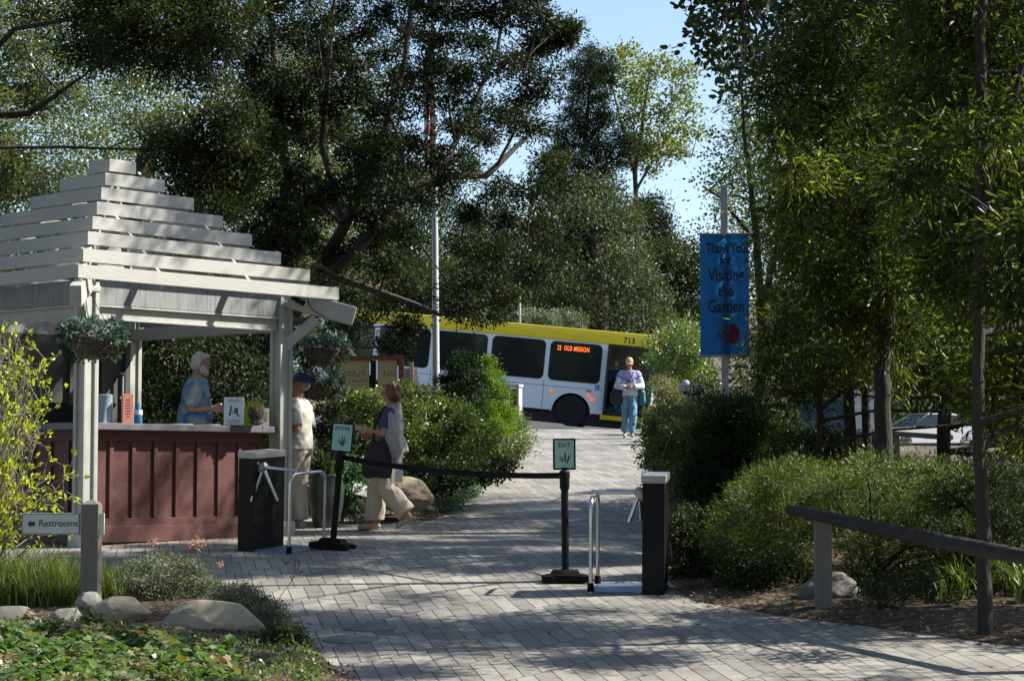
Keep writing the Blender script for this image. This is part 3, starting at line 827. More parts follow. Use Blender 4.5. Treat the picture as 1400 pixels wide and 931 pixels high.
# ------------------------------------------------------------------ flagpole
mat('white_pole', (.50, .51, .51), .4, vary=.06)
d = 36.0; base = SP(597, d)
r = empty('flagpole', base, (0, rad(-.55), 0), 'tall white flagpole with limp striped flag rising through the dark tree', 'flagpole')
H = 8.2
MB().lathe([(.075, 0), (.068, .05), (.060, 1), (.050, 4), (.036, H)], 18).build('pole', MATS['white_pole'], r, smooth=True)
MB().ball((0, 0, H + .07), .08).build('finial', MATS['white_pole'], r, smooth=True)
mat('flag_red', (.45, .03, .04), .8); mat('flag_white', (.7, .7, .7), .8); mat('flag_navy', (.03, .05, .16), .8)
bm = bmesh.new(); nx, nz = 26, 30; z1 = 5.1 + 2.0; L = 1.5
vv = []
for k in range(nz + 1):
    row = []; zz = z1 - 1.9 * k / nz
    for i in range(nx + 1):
        t = i / nx; a = t * 15
        row.append(bm.verts.new((-.055 - .09 * t - .04 * math.sin(a + k * .1), .09 * math.sin(a * 1.1) * (t + .2), zz - .55 * t)))
    vv.append(row)
for k in range(nz):
    for i in range(nx):
        f = bm.faces.new((vv[k][i], vv[k][i + 1], vv[k + 1][i + 1], vv[k + 1][i]))
        f.material_index = 2 if (k < nz * 7 / 13 and i < nx * .4) else int(k * 13 / nz) % 2
me = bpy.data.meshes.new('flag'); bm.to_mesh(me); bm.free()
for k in ('flag_red', 'flag_white', 'flag_navy'): me.materials.append(MATS[k])
smooth_me(me, 60); link('flag', me, r)
# thin white pole beyond the bus
pole = MB(); pole.lathe([(.04, 0), (.03, 5.2), (.001, 5.22)], 10)
tag(pole.build('thin_pole', MATS['white_pole'], loc=(PX(711, 72), 72, base_z(72)), rot=(0, 0, 0), smooth=True), 'thin white pole standing up behind the bus roof', 'pole')

# ------------------------------------------------------------------ notice board seen from behind
mat('red_wood', (.20, .065, .025), .6, vary=.2, scale=4, stretch=(1, 1, .3), bump=.2)
mat('board_cream', (.62, .56, .38), .7, vary=.05)
_b = MATS['board_cream']; _t = _b.node_tree.nodes.new('ShaderNodeBsdfTranslucent'); _t.inputs['Color'].default_value = (.8, .7, .45, 1)
_m = _b.node_tree.nodes.new('ShaderNodeMixShader'); _m.inputs[0].default_value = .55
_b.node_tree.links.new(_b.node_tree.nodes['Principled BSDF'].outputs[0], _m.inputs[1]); _b.node_tree.links.new(_t.outputs[0], _m.inputs[2]); _b.node_tree.links.new(_m.outputs[0], _b.node_tree.nodes['Material Output'].inputs[0])
mat('board_ink', (.22, .19, .15), .8)
d = 31.0; s = d / F
base = SP(503, d)
r = empty('notice_board', base, (0, 0, 0), 'brown framed notice board with cream sheets seen from behind', 'notice board')
def nb(px, py): return ((px - 503) * s, P(px, py, d).z - base.z)
x0, zt = nb(452, 486); x1, zb = nb(548, 566); xm = nb(510, 500)[0]
MB().box(((x0 + x1) / 2, 0, zt - .03), (x1 - x0 + .06, .08, .065), bev=.004).build('top_rail', MATS['red_wood'], r)
for x in (x0, x1): MB().box((x, 0, (zt - .065) / 2), (.075, .08, zt - .065), bev=.004).build('post', MATS['red_wood'], r)
MB().box((xm, -.02, (zt - .07) / 2), (.075, .07, zt - .07)).build('middle_post', MATS['black_plastic'], r)
MB().box(((x0 + x1) / 2, 0, zb), (x1 - x0 - .08, .06, .05)).build('bottom_rail', MATS['red_wood'], r)
q = MB(); q.box(((x0 + xm) / 2, .01, (zt + zb) / 2 - .01), (xm - x0 - .12, .006, zt - zb - .10)); q.box(((x1 + xm) / 2, .01, (zt + zb) / 2 - .01), (x1 - xm - .12, .006, zt - zb - .10)); q.build('sheet', MATS['board_cream'], r)
def tx(w_, size, px, py): x, z = nb(px, py); return (w_, size, (x, .004, z), dict(ext=.001, mirror=True, sx=.95))
texts([tx('PLANT', .125, 481, 511), tx('OCTOBER 1st to', .052, 485, 521), tx('SALE', .10, 532, 511)], MATS['board_ink'], r)
q = MB(); xx, z_ = nb(482, 540); q.prism([(xx - .22, z_ - .16), (xx - .22, z_ + .05), (xx - .1, z_ + .09), (xx + .05, z_ + .06), (xx + .2, z_ + .08), (xx + .23, z_ - .16)], .001, Matrix.Translation((0, .004, 0))); q.build('faded_picture', MATS['grey_wood'], r)
# grey sign back on its post and a low rail near the bus
mat('grey_sign', (.30, .30, .32), .6, vary=.05); mat('rail_wood', (.36, .29, .20), .8, vary=.2, bump=.3)
d = 44.0; s = d / F; base = SP(562, d)
r = empty('bus_stop_sign', base, (0, 0, 0), 'grey rounded sign back on a thin wooden post in front of the bus', 'sign')
zt = P(562, 503, d).z - base.z; zb = P(562, 541, d).z - base.z
MB().box((-.0, 0, P(562, 495, d).z / 2 - base.z / 2), (.08, .08, P(562, 495, d).z - base.z)).build('post', MATS['rail_wood'], r)
MB().box((-.02, .06, (zt + zb) / 2), (.28, .02, zt - zb), bev=.009).build('panel', MATS['grey_sign'], r)
q = MB()
for k in range(6): q.box((.14, .06, zt - .10 - k * .06), (.03, .012, .02))
q.build('tabs', MATS['grey_sign'], r)
d = 43.0
r = empty('wooden_rail', SP(575, d), (0, 0, 0), 'short wooden rail below the grey sign back', 'rail')
zz = P(575, 530, d).z - SP(575, d).z
MB().box((0, 0, zz), (.62, .07, .09), bev=.01).build('rail_bar', MATS['rail_wood'], r)
for x in (-.26, .26): MB().box((x, .05, zz / 2), (.08, .08, zz)).build('post', MATS['rail_wood'], r)
# pale framed post
mat('pale_frame', (.50, .50, .46), .7, vary=.1, stain=(.3, .3, .28), stain_amt=.5)
d = 38.0; s = d / F; base = SP(702, d)
r = empty('framed_marker', base, (0, 0, rad(-38)), 'pale open framed marker standing in the round shrub by the path', 'marker')
zt = P(702, 526, d).z - base.z; zb = P(702, 566, d).z - base.z
q = MB(); wd = .26
for sx in (-1, 1): q.box((sx * wd / 2, 0, (zt) / 2), (.05, .10, zt), bev=.005)
q.box((0, 0, zt - .02), (wd + .08, .13, .045), bev=.005); q.box((0, 0, zb), (wd - .05, .09, .045)); q.build('frame', MATS['pale_frame'], r)
MB().box((0, .02, (zt + zb) / 2), (wd - .07, .01, zt - zb - .14)).build('panel', MATS['booth_wall'], r)

# small white labels in the bed near the walking woman
mat('label_white', (.72, .72, .70), .5)
r = empty('bed_label', P(540, 654, 25.75), (rad(-6), 0, rad(-4)), 'small white label propped on top of the boulder', 'label')
MB().box((0, 0, .045), (.185, .012, .16), bev=.002).build('plaque', MATS['label_white'], r)
q = MB()
for z, wd in ((.07, .10), (.052, .12), (.03, .05)): q.box((0, -.007, z), (wd, .001, .006))
q.build('print', MATS['grey_sign'], r)
r = empty('bed_label', P(492, 676, 25.6), (rad(-25), rad(14), rad(10)), 'tilted pale label on a stake beside the woman in white trousers', 'label')
MB().box((0, 0, .06), (.19, .012, .14), bev=.002).build('plaque', MATS['label_white'], r)
MB().box((.02, .02, -.10), (.02, .01, .3)).build('stake', MATS['black_plastic'], r)
# small metal stake at the bottom
r = MB(); r.lathe([(.004, -.1), (.004, .16), (.013, .165), (.013, .185), (.001, .19)], 8)
tag(r.build('metal_stake', MATS['satin_steel'], loc=P(340, 927, 13.9), smooth=True), 'thin metal stake with round head in the near bed', 'stake')

# ------------------------------------------------------------------ rail fences
mat('dark_log', (.035, .029, .025), .85, vary=.35, scale=5, bump=.6, bscale=25, stretch=(1, 1, 1))
mat('log_end', (.30, .26, .2), .85, vary=.2, scale=20)
def log(name, pts, rs, m, parent, n=14):
    b = MB()
    pp = []; rr = []
    for i in range(len(pts) - 1):
        for k in range(8):
            t = k / 8; pp.append(Vector(pts[i]).lerp(Vector(pts[i + 1]), t)); rr.append((rs[i] * (1 - t) + rs[i + 1] * t) * random.uniform(.95, 1.06))
    pp.append(Vector(pts[-1])); rr.append(rs[-1])
    b.tube(pp, rr, n)
    return b.build(name, m, parent, smooth=True)
fb = SP(1124, 17.1)
r = empty('rail_fence', fb, (0, 0, 0), 'low fence of one dark log rail on a square grey post beside the path', 'fence')
def rel(p): return Vector(p) - fb
top = P(1122, 712, 17.1).z - fb.z
MB().box((0, 0, top / 2 - .06), (.125, .12, top + .12), bev=.004).build('post', MATS['grey_wood'], r)
log('rail', [rel(P(1079, 696, 17.25)), rel(P(1200, 722, 16.2)), rel(P(1330, 748, 15.2)), rel(P(1480, 776, 14.2))], [.044, .050, .055, .056], MATS['dark_log'], r)
q = MB(); q.lathe([(.038, 0), (.038, .004)], 16, M=Matrix.Translation(rel(P(1079, 696, 17.25)) + Vector((-.006, .002, 0))) @ Matrix.Rotation(-PI / 2, 4, 'Y')); q.build('rail_end', MATS['log_end'], r)
MB().box(rel(Vector((P(1480, 800, 14.2).x, 14.25, P(1480, 776, 14.2).z - .42))), (.125, .12, .8), bev=.004).build('post', MATS['grey_wood'], r)
# rail fence by the car park
d = 33.0; fb = SP(1055, d)
r = empty('rail_fence', fb, (0, 0, 0), 'sunlit two rail wooden fence behind the shrubs near the banner', 'fence')
log('rail', [rel(P(1024, 521, 34)), rel(P(1052, 529, 33)), rel(P(1080, 538, 32))], [.05, .05, .05], MATS['rail_wood'], r, 10)
log('rail', [rel(P(1040, 560, 33.6)), rel(P(1052, 563, 33)), rel(P(1075, 567, 32))], [.045, .05, .045], MATS['rail_wood'], r, 10)
for px, dd in ((1024, 34.2), (1053, 33.1), (1082, 31.9)):
    t_ = P(px, 520 + (px - 1024) * .3, dd).z - fb.z; q = rel(SP(px, dd)); MB().box((q.x, q.y, (t_ + q.z) / 2), (.10, .1, t_ - q.z)).build('post', MATS['rail_wood'], r)
d = 29.0; fb = SP(1200, d)
r = empty('rail_fence', fb, (0, 0, 0), 'long pale rail fence in front of the parked silver car', 'fence')
log('rail', [rel(P(1150, 592, 30.5)), rel(P(1215, 592, 29)), rel(P(1300, 598, 27))], [.035, .035, .035], MATS['grey_wood'], r, 10)
for px, dd in ((1168, 30.1), (1225, 28.8), (1290, 27.3)):
    q = rel(SP(px, dd)); t_ = P(px, 590, dd).z - fb.z; MB().box((q.x, q.y, (t_ + q.z) / 2), (.09, .09, t_ - q.z)).build('post', MATS['grey_wood'], r)
# small grey booth with a window, bike loop
d = 50.0; s = d / F; base = SP(943, d)
r = empty('ticket_machine_hut', base, (0, 0, rad(-12)), 'small grey hut with window beyond the path, left of the banner', 'hut')
zt = P(943, 527, d).z - base.z; W = .62
q = MB(); 
for sx in (-1, 1): q.box((sx * (W / 2 - .03), 0, zt / 2), (.07, .5, zt), bev=.01)
q.box((0, 0, zt - .06), (W + .06, .56, .16), bev=.02); q.box((0, 0, .35), (W - .1, .46, .7)); q.build('shell', MATS['grey_sign'], r)
MB().box((0, -.05, (zt + .6) / 2), (W - .12, .3, zt - .76)).build('window', MATS['black_plastic'], r)
MB().ball((-.08, 0, zt + .05), (.09, .09, .08)).build('roof_knob', MATS['grey_sign'], r, smooth=True)
d = 34.; c0 = SP(985, d)
hz = P(985, 524, d).z - c0.z
q = MB(); q.tube([(-.07, 0, 0), (-.07, 0, hz - .1), (-.05, 0, hz - .03), (0, 0, hz), (.05, 0, hz - .03), (.07, 0, hz - .1), (.07, 0, 0)], .014, 8)
tag(q.build('bike_loop', MATS['galv'], loc=c0, smooth=True), 'thin bent metal loop beside the banner pole', 'bike rack')
# ------------------------------------------------------------------ bus
mat('bus_white', (.78, .80, .80), .32, vary=.04, scale=1.5, coat=.3)
mat('bus_yellow', (.92, .68, .02), .32, vary=.05, scale=1.5, coat=.3)
mat('bus_black', (.012, .012, .013), .5)
mat('bus_glass', (.012, .016, .018), .06, vary=.05)
mat('wind_glass', (.06, .16, .14), .05)
mat('tyre', (.010, .010, .010), .85, bump=.3); mat('rim', (.10, .10, .11), .5, .4)
mat('led_amber', (.9, .18, .02), .5, emit=(1, .13, .02, 1.3))
mat('marker_orange', (.85, .16, .02), .3, emit=(1, .2, .02, .35))
mat('bus_blue', (.02, .12, .5), .4); mat('bus_int', (.06, .06, .065), .7); mat('step_yellow', (.65, .42, .02), .6)
s45 = 1 / 45.0
d = 66.7
org = P(886, 593, d)
bus = empty('transit_bus', org, (0, 0, 0), 'white city bus with yellow roof and amber destination sign', 'bus')
bus.rotation_mode = 'XYZ'
yaw = rad(-7); pitch = rad(5.6)
bus.rotation_euler = (Matrix.Rotation(yaw, 4, 'Z') @ Matrix.Rotation(pitch, 4, 'Y')).to_euler()
L, W, H = 12.0, 2.55, 3.0
# local: x from -L to 0 (front), y 0 (near side) .. W, z 0..H
def X(px): return -(886 - px) / 44.7
ZW0, ZW1 = 1.36, 2.56; ZS = .45
body = MB()
def slab(x0, x1, z0, z1, y=0.0, t=.06): body.box(((x0 + x1) / 2, y + (t / 2 if y < 1 else -t / 2), (z0 + z1) / 2), (x1 - x0, t, z1 - z0))
arch = [(-2.42, .62), (-8.9, .62)]
door = (X(880), X(821))   # x range negative
door = (X(821), X(877))
# skirt with arches cut as polygons
def skirt(y):
    segs = [(-L, arch[1][0] - .62), (arch[1][0] + .62, arch[0][0] - .62), (arch[0][0] + .62, door[0])]
    if y > 1: segs[-1] = (arch[0][0] + .62, 0)
    for a, b in segs: slab(a, b, ZS, ZW0, y)
    for cx, rr in arch:
        zc = .42
        pts = [(cx - .62, ZW0), (cx - .62, zc)] + [(cx - .60 * math.cos(a), zc + .60 * math.sin(a)) for a in np.linspace(0, PI, 15)] + [(cx + .62, zc), (cx + .62, ZW0)]
        body.prism(pts, .06, Matrix.Translation((0, y + (.03 if y < 1 else -.03), 0)))
skirt(0); skirt(W)
wins = [(-1.62 - 1.60, -1.62), (-5.02, -3.36), (-6.80, -5.16), (-8.55, -6.94), (-10.3, -8.7), (-11.8, -10.45)]
pill = sorted(set([-L] + [w_[0] for w_ in wins] + [w_[1] for w_ in wins] + [door[0]]))
edges = []
prevx = -L
for a, b in sorted(wins):
    slab(prevx, a, ZW0, ZW1); slab(prevx, a, ZW0, ZW1, W); prevx = b
slab(prevx, door[0], ZW0, ZW1); slab(prevx, -.02, ZW0, ZW1, W)
slab(-L, 0, ZW1, 2.60); slab(-L, 0, ZW1, 2.60, W)
body.box((-L + .03, W / 2, 1.5), (.06, W - .12, 2.1))
body.box((-.03, W / 2, .85), (.06, W - .12, .8)); body.box((-.04, .04, 1.3), (.08, .08, 1.7), bev=.02); body.box((-.04, W - .04, 1.5), (.08, .08, 2.1), bev=.02)
body.build('body', MATS['bus_white'], bus)
seam = MB()
for x in (-3.32, -5.1, -6.85): seam.box((x, -.002, .9), (.012, .006, .88))
seam.box((-5, -.002, 1.18), (6.9, .006, .012)); seam.build('panel_seams', MATS['bus_int'], bus)
rf = MB(); rf.box((-L / 2, W / 2, 2.80), (L, W + .02, .40), bev=.09); rf.build('roof', MATS['bus_yellow'], bus, smooth=True)
uf = MB(); uf.box((-L / 2 + .5, W / 2, .52), (L - 1.6, W - .3, .10)); uf.box((-6, W / 2, .30), (11.2, W - .5, .42)); uf.build('chassis_undershade', MATS['bus_black'], bus)  # lower black box is added to stand in for the darkness under the bus
inn = MB(); inn.box((-6.5, W / 2, .62), (L - 2.4, W - .2, .04)); inn.box((-L / 2 - .5, W - .25, 1.0), (L - 3, .3, .5)); 
for x in np.arange(-10.5, -2, .85):
    inn.box((x, .5, 1.05), (.42, .8, .1)); inn.box((x - .2, .5, 1.4), (.08, .8, .7)); inn.box((x, W - .55, 1.05), (.42, .8, .1)); inn.box((x - .2, W - .55, 1.4), (.08, .8, .7))
inn.box((-1.7, .5, 1.3), (.05, .9, 1.3)); inn.box((-.9, W - .5, 1.0), (.5, .5, .9)); inn.box((-.35, W - .8, 1.1), (.3, 1.2, .7))
inn.build('interior', MATS['bus_int'], bus)
for a, b in wins:
    for y in (.005, W - .005):
        g = MB(); 
        r_ = .16 if y < 1 else .1
        pts = []
        for cx_, cz_, a0 in ((b - r_, ZW1 - r_, 0), (a + r_, ZW1 - r_, PI / 2), (a + r_, ZW0 + r_, PI), (b - r_, ZW0 + r_, 1.5 * PI)):
            for t in np.linspace(0, PI / 2, 6): pts.append((cx_ + r_ * math.cos(a0 + t), cz_ + r_ * math.sin(a0 + t)))
        # white corner fillets around the rounded pane
        g.prism(pts, .02, Matrix.Translation((0, y - (.012 if y < 1 else -.012), 0)))
        pane = g.build('window', MATS['bus_glass'], bus)
    q = MB()
    for cx_, cz_, sx, sz in ((b, ZW1, -1, -1), (a, ZW1, 1, -1), (a, ZW0, 1, 1), (b, ZW0, -1, 1)):
        r_ = .16
        q.prism([(cx_ - .003 * sx, cz_ - .003 * sz), (cx_ + sx * r_, cz_ - .003 * sz)] + [(cx_ + sx * (r_ - r_ * math.sin(t)), cz_ + sz * (r_ - r_ * math.cos(t))) for t in np.linspace(0, PI / 2, 6)] + [(cx_ - .003 * sx, cz_ + sz * r_)], .05, Matrix.Translation((0, .022, 0)))
    q.build('window_surround', MATS['bus_white'], bus)
MB().box((-.02, W / 2, 1.85), (.03, W - .2, 1.45)).build('windscreen', MATS['wind_glass'], bus)
q = MB(); q.box((-.09, -.01, 1.75), (.14, .03, 1.7), bev=.01); q.build('corner_window', MATS['wind_glass'], bus)
MB().box(((door[0] + door[1]) / 2, .02, 2.56), (door[1] - door[0], .06, .10)).build('door_header', MATS['bus_black'], bus)
for x in (door[0] + .06, door[1] - .05):
    q = MB(); q.box((x, -.08, 1.5), (.05, .30, 1.95)); q.build('door_leaf', MATS['bus_black'], bus)
MB().box((door[0] / 2 + door[1] / 2, .35, .40), (door[1] - door[0], .72, .06)).build('entry_step', MATS['step_yellow'], bus)
MB().box((door[0] / 2 + door[1] / 2, -.05, .37), (door[1] - door[0] + .1, .10, .14), bev=.01).build('step_edge', MATS['step_yellow'], bus)
for cx, _ in arch:
    for y in (.17, W - .17):
        q = MB(); M_ = Matrix.Translation((cx, y, .48)) @ Matrix.Rotation(PI / 2, 4, 'X')
        q.lathe([(.28, -.13), (.44, -.13), (.48, -.10), (.48, .10), (.44, .13), (.28, .13)], 28, M=M_)
        wl = q.build('wheel', MATS['tyre'], bus, smooth=True)
        q = MB(); q.lathe([(.001, -.06), (.10, -.05), (.12, .02), (.25, .06), (.29, .12), (.29, -.12), (.001, -.12)], 24, M=M_); q.build('rim', MATS['rim'], wl, smooth=True)
    q = MB(); q.box((cx, .55, .62), (1.15, .9, .9)) if False else None
# lights, numbers and small signs
def onbus(x, z, y=-.012): return (x, y, z)
disp = empty('destination_sign', (0, 0, 0)); disp.parent = bus
MB().box((X(776), -.012, 2.36), (1.35, .006, .26)).build('display_case', MATS['bus_black'], disp)
text('22  OLD MISSION', .20, MATS['led_amber'], disp, (X(776) - .05, -.019, 2.36), sx=.58, bold=.001, spacing=1.12)
text('713', .24, MATS['bus_black'], bus, (X(849), -.014, 2.76), sx=1.0, bold=.006, name='fleet_number')
for px, z, sz in ((867, 2.78, .05), (749, 1.02, .06), (806, .86, .07)):
    q = MB(); q.box((X(px), -.016, z), (sz * 2, .02, sz), bev=.006); q.build('marker_light', MATS['marker_orange'], bus)
q = MB(); q.box((X(800), -.013, 1.12), (.17, .006, .03)); q.build('sticker', MATS['bus_int'], bus)
q = MB(); q.lathe([(.001, .01), (.055, .008), (.06, 0)], 16, M=Matrix.Translation((X(800), -.01, .98)) @ Matrix.Rotation(PI / 2, 4, 'X')); q.build('round_badge', MATS['marker_orange'], bus)
q = MB(); q.box((X(811), -.014, 1.27), (.12, .006, .13)); wb = q.build('wheelchair_sign', MATS['bus_blue'], bus)
q = MB(); q.box((X(811) - .01, -.018, 1.29), (.012, .003, .05)); q.lathe([(.022, 0), (.030, 0)], 12, M=Matrix.Translation((X(811), -.018, 1.25)) @ Matrix.Rotation(PI / 2, 4, 'X'), cap=False); q.ball((X(811) - .01, -.018, 1.325), .01); q.build('wheelchair_symbol', MATS['paper'], wb)
q = MB(); q.box((.01, .12, .80), (.08, .26, .16), bev=.02); q.build('turn_signal', MATS['marker_orange'], bus)
q = MB(); q.box((.03, W / 2, .48), (.14, W, .30), bev=.04); q.build('bumper', MATS['bus_white'], bus)
mr = MB(); mr.tube([(-.02, -.02, 2.55), (.15, -.15, 2.60), (.30, -.22, 2.45), (.30, -.22, 2.2)], .018, 8); mr.build('mirror_arm', MATS['bus_black'], bus, smooth=True)
mr = MB(); mr.box((.32, -.24, 2.03), (.14, .20, .40), bev=.05); mr.build('mirror', MATS['bus_black'], bus, smooth=True)

# ------------------------------------------------------------------ cars
def car(loc, yaw, paint, label, kind='sedan', scale=1.0):
    mat(paint[0], paint[1], .25, .3, vary=.03, coat=.6) if paint[0] not in MATS else None
    r = empty('parked_car', loc, (0, 0, yaw), label, 'car', 'cars in the car park')
    L, W = 4.6, 1.78
    if kind == 'sedan':
        low = [(-2.3, .30), (-2.32, .62), (-2.22, .92), (-1.55, .98), (1.0, .92), (1.9, .82), (2.25, .66), (2.3, .42), (2.2, .25)]
        cab = [(-1.75, .95), (-1.15, 1.38), (-.4, 1.44), (.25, 1.40), (1.05, .92)]
    else:
        low = [(-2.3, .35), (-2.32, .75), (-2.28, 1.05), (1.0, 1.05), (2.0, .98), (2.28, .8), (2.3, .5), (2.2, .3)]
        cab = [(-2.2, 1.03), (-2.05, 1.66), (-.5, 1.74), (.35, 1.70), (1.1, 1.03)]
    def body(poly, w, win, name, m, tz):
        bm = bmesh.new()
        n = len(poly); rings = []
        for y, k in ((-w / 2, 1), (-w / 2 + .0, 1)): pass
        ys = [-w / 2, -w / 2 + .10, w / 2 - .10, w / 2]
        cz = sum(p[1] for p in poly) / n
        for j, y in enumerate(ys):
            o = j in (0, 3)
            rings.append([bm.verts.new((p[0] * (.985 if o else 1), y * (1 - tz * max(0, p[1] - poly[0][1])), cz + (p[1] - cz) * (.93 if o else 1))) for p in poly])
        for j in range(3):
            for i in range(n): bm.faces.new((rings[j][i], rings[j][(i + 1) % n], rings[j + 1][(i + 1) % n], rings[j + 1][i]))
        bm.faces.new(rings[0]); bm.faces.new(rings[-1][::-1])
        bmesh.ops.recalc_face_normals(bm, faces=bm.faces[:])
        me = bpy.data.meshes.new(name); bm.to_mesh(me); bm.free(); me.materials.append(m); smooth_me(me, 40)
        return link(name, me, r)
    body(low, W, 0, 'body', MATS[paint[0]], 0)
    body(cab, W - .12, 0, 'cabin_glass', MATS['bus_glass'], .22)
    rf = [(p[0] * .93 - .02, p[1] + .015) for p in cab[1:-1]]
    q = MB(); q.box((sum(p[0] for p in rf) / len(rf), 0, max(p[1] for p in cab) - .005), (rf[-1][0] - rf[0][0], W - .52, .05), bev=.02)
    for sx in (-1, 1):
        zt = max(p[1] for p in cab) - .03
        q.bar((cab[0][0] + .06, sx * (W / 2 - .09), cab[0][1]), (cab[1][0] + .03, sx * (W / 2 - .26), cab[1][1] - .01), .05, .07)
        q.bar((cab[-1][0] - .06, sx * (W / 2 - .09), cab[-1][1]), (cab[-2][0] - .03, sx * (W / 2 - .26), cab[-2][1] - .01), .05, .06)
        q.bar((-.35, sx * (W / 2 - .065), .95), (-.35, sx * (W / 2 - .23), zt), .07, .05)
        q.bar((cab[1][0], sx * (W / 2 - .25), zt), (cab[-2][0], sx * (W / 2 - .25), zt), .06, .06)
    q.build('roof', MATS[paint[0]], r, smooth=True)
    for x in (-1.42, 1.42):
        for sy in (-1, 1):
            M_ = Matrix.Translation((x, sy * (W / 2 - .11), .32)) @ Matrix.Rotation(PI / 2, 4, 'X')
            q = MB(); q.lathe([(.2, -.11), (.30, -.11), (.32, -.08), (.32, .08), (.30, .11), (.2, .11)], 24, M=M_); wl = q.build('wheel', MATS['tyre'], r, smooth=True)
            q = MB(); q.lathe([(.001, -.07), (.2, -.09), (.21, .09), (.001, .07)], 16, M=M_); q.build('rim', MATS['satin_steel'], wl, smooth=True)
    if 'tail_red' not in MATS: mat('tail_red', (.6, .01, .01), .3)
    for sy in (-1, 1):
        MB().box((-2.30, sy * .68, .80 if kind == 'sedan' else .9), (.06, .34, .15), bev=.02).build('tail_light', MATS['tail_red'], r)
        MB().box((2.24, sy * .62, .62 if kind == 'sedan' else .75), (.08, .36, .14), bev=.02).build('headlight', MATS['paper'], r)
    MB().box((-2.33, 0, .62), (.02, .5, .12)).build('number_plate', MATS['paper'], r)
    MB().box((0, 0, .28), (4.4, W - .1, .12)).build('underbody', MATS['bus_black'], r)
    return r
d = 40.0
def park(px, d, yaw, *a, **k):
    z = gz(PX(px, d), d) + .02
    return car(Vector((PX(px, d), d, z)), yaw, *a, **k)
c = park(1262, 86, rad(205), ('silver_paint', (.55, .57, .60)), 'silver sedan with red tail light glimpsed between the trunks at right')
c = park(1112, 74, rad(160), ('navy_paint', (.06, .09, .15)), 'dark blue wagon parked behind the thin trunks', kind='suv')
# white trailer frame with a red flag
d = 70; base = GP(1178, d)
r = empty('box_trailer', base, (0, 0, rad(-8)), 'pale grey covered trailer with an orange flag behind the trees', 'trailer')
zt = P(1178, 532, d).z - base.z
MB().box((0, 0, (zt + .7) / 2), (1.0, 1.4, zt - .7), bev=.04).build('cover', MATS['pale_frame'], r)
MB().box((.05, 0, zt + .02), (1.25, 1.5, .06)).build('roof_rack', MATS['white_gloss'], r)
MB().bar((.72, -.6, zt), (.62, -.6, .6), .05, .05).build('strut', MATS['white_gloss'], r)
MB().box((.06, -.74, zt - .2), (.16, .02, .2), rot=Matrix.Rotation(.5, 4, 'Y')).build('flag', MATS['marker_orange'], r) 
for x in (-.35, .35): MB().lathe([(.2, -.1), (.3, -.1), (.3, .1), (.2, .1)], 20, M=Matrix.Translation((x, -.6, .3)) @ Matrix.Rotation(PI / 2, 4, 'X')).build('wheel', MATS['tyre'], r, smooth=True)
# ------------------------------------------------------------------ people
mat('skin', (.42, .22, .15), .5, vary=.10, scale=14, bump=.1)
mat('skin_tan', (.36, .17, .11), .5, vary=.10, scale=14, bump=.1)
mat('eye_dark', (.02, .015, .012), .25); mat('lip', (.30, .10, .08), .5)
mat('hair_white', (.60, .58, .52), .6, vary=.2, scale=30, bump=.6, bscale=60, stretch=(1, 1, .25))
mat('hair_auburn', (.14, .045, .02), .45, vary=.35, scale=25, bump=.6, bscale=70, stretch=(1, 1, .2))
mat('hair_grey', (.25, .22, .19), .6, vary=.2, bump=.4)
mat('polo_beige', (.46, .43, .37), .8, vary=.06, bump=.5, bscale=9)
mat('khaki', (.42, .36, .28), .85, vary=.08, bump=.6, bscale=7, stretch=(1, 1, .5))
mat('cream_cloth', (.50, .42, .34), .8, vary=.07, bump=.7, bscale=7, stretch=(1, 1, .45))
mat('cardigan', (.33, .325, .325), .85, vary=.06, bump=.6, bscale=10, stretch=(1, 1, .5))
mat('purple_top', (.07, .045, .15), .8, bump=.3); mat('navy_cap', (.05, .05, .12), .8, bump=.2)
mat('jeans', (.13, .25, .36), .85, vary=.25, scale=5, bump=.5, bscale=10, stretch=(1, 1, .5))
mat('jeans_dark', (.03, .08, .17), .85, vary=.3, scale=5)
mat('tan_cap', (.50, .34, .20), .8); mat('jacket_pale', (.50, .56, .64), .75, vary=.08, bump=.5, bscale=9)
mat('jacket_purple', (.34, .31, .55), .75, bump=.4, bscale=9); mat('jacket_navy', (.05, .06, .25), .75)
mat('black_cloth', (.012, .012, .015), .7, bump=.3); mat('shoe_tan', (.42, .34, .25), .7); mat('shoe_grey', (.30, .30, .30), .7)
mat('teal_bag', (.05, .15, .14), .7); mat('yellowgreen', (.35, .40, .04), .7); mat('dark_top', (.02, .02, .03), .8); mat('sky_shirt', (.22, .40, .55), .8)
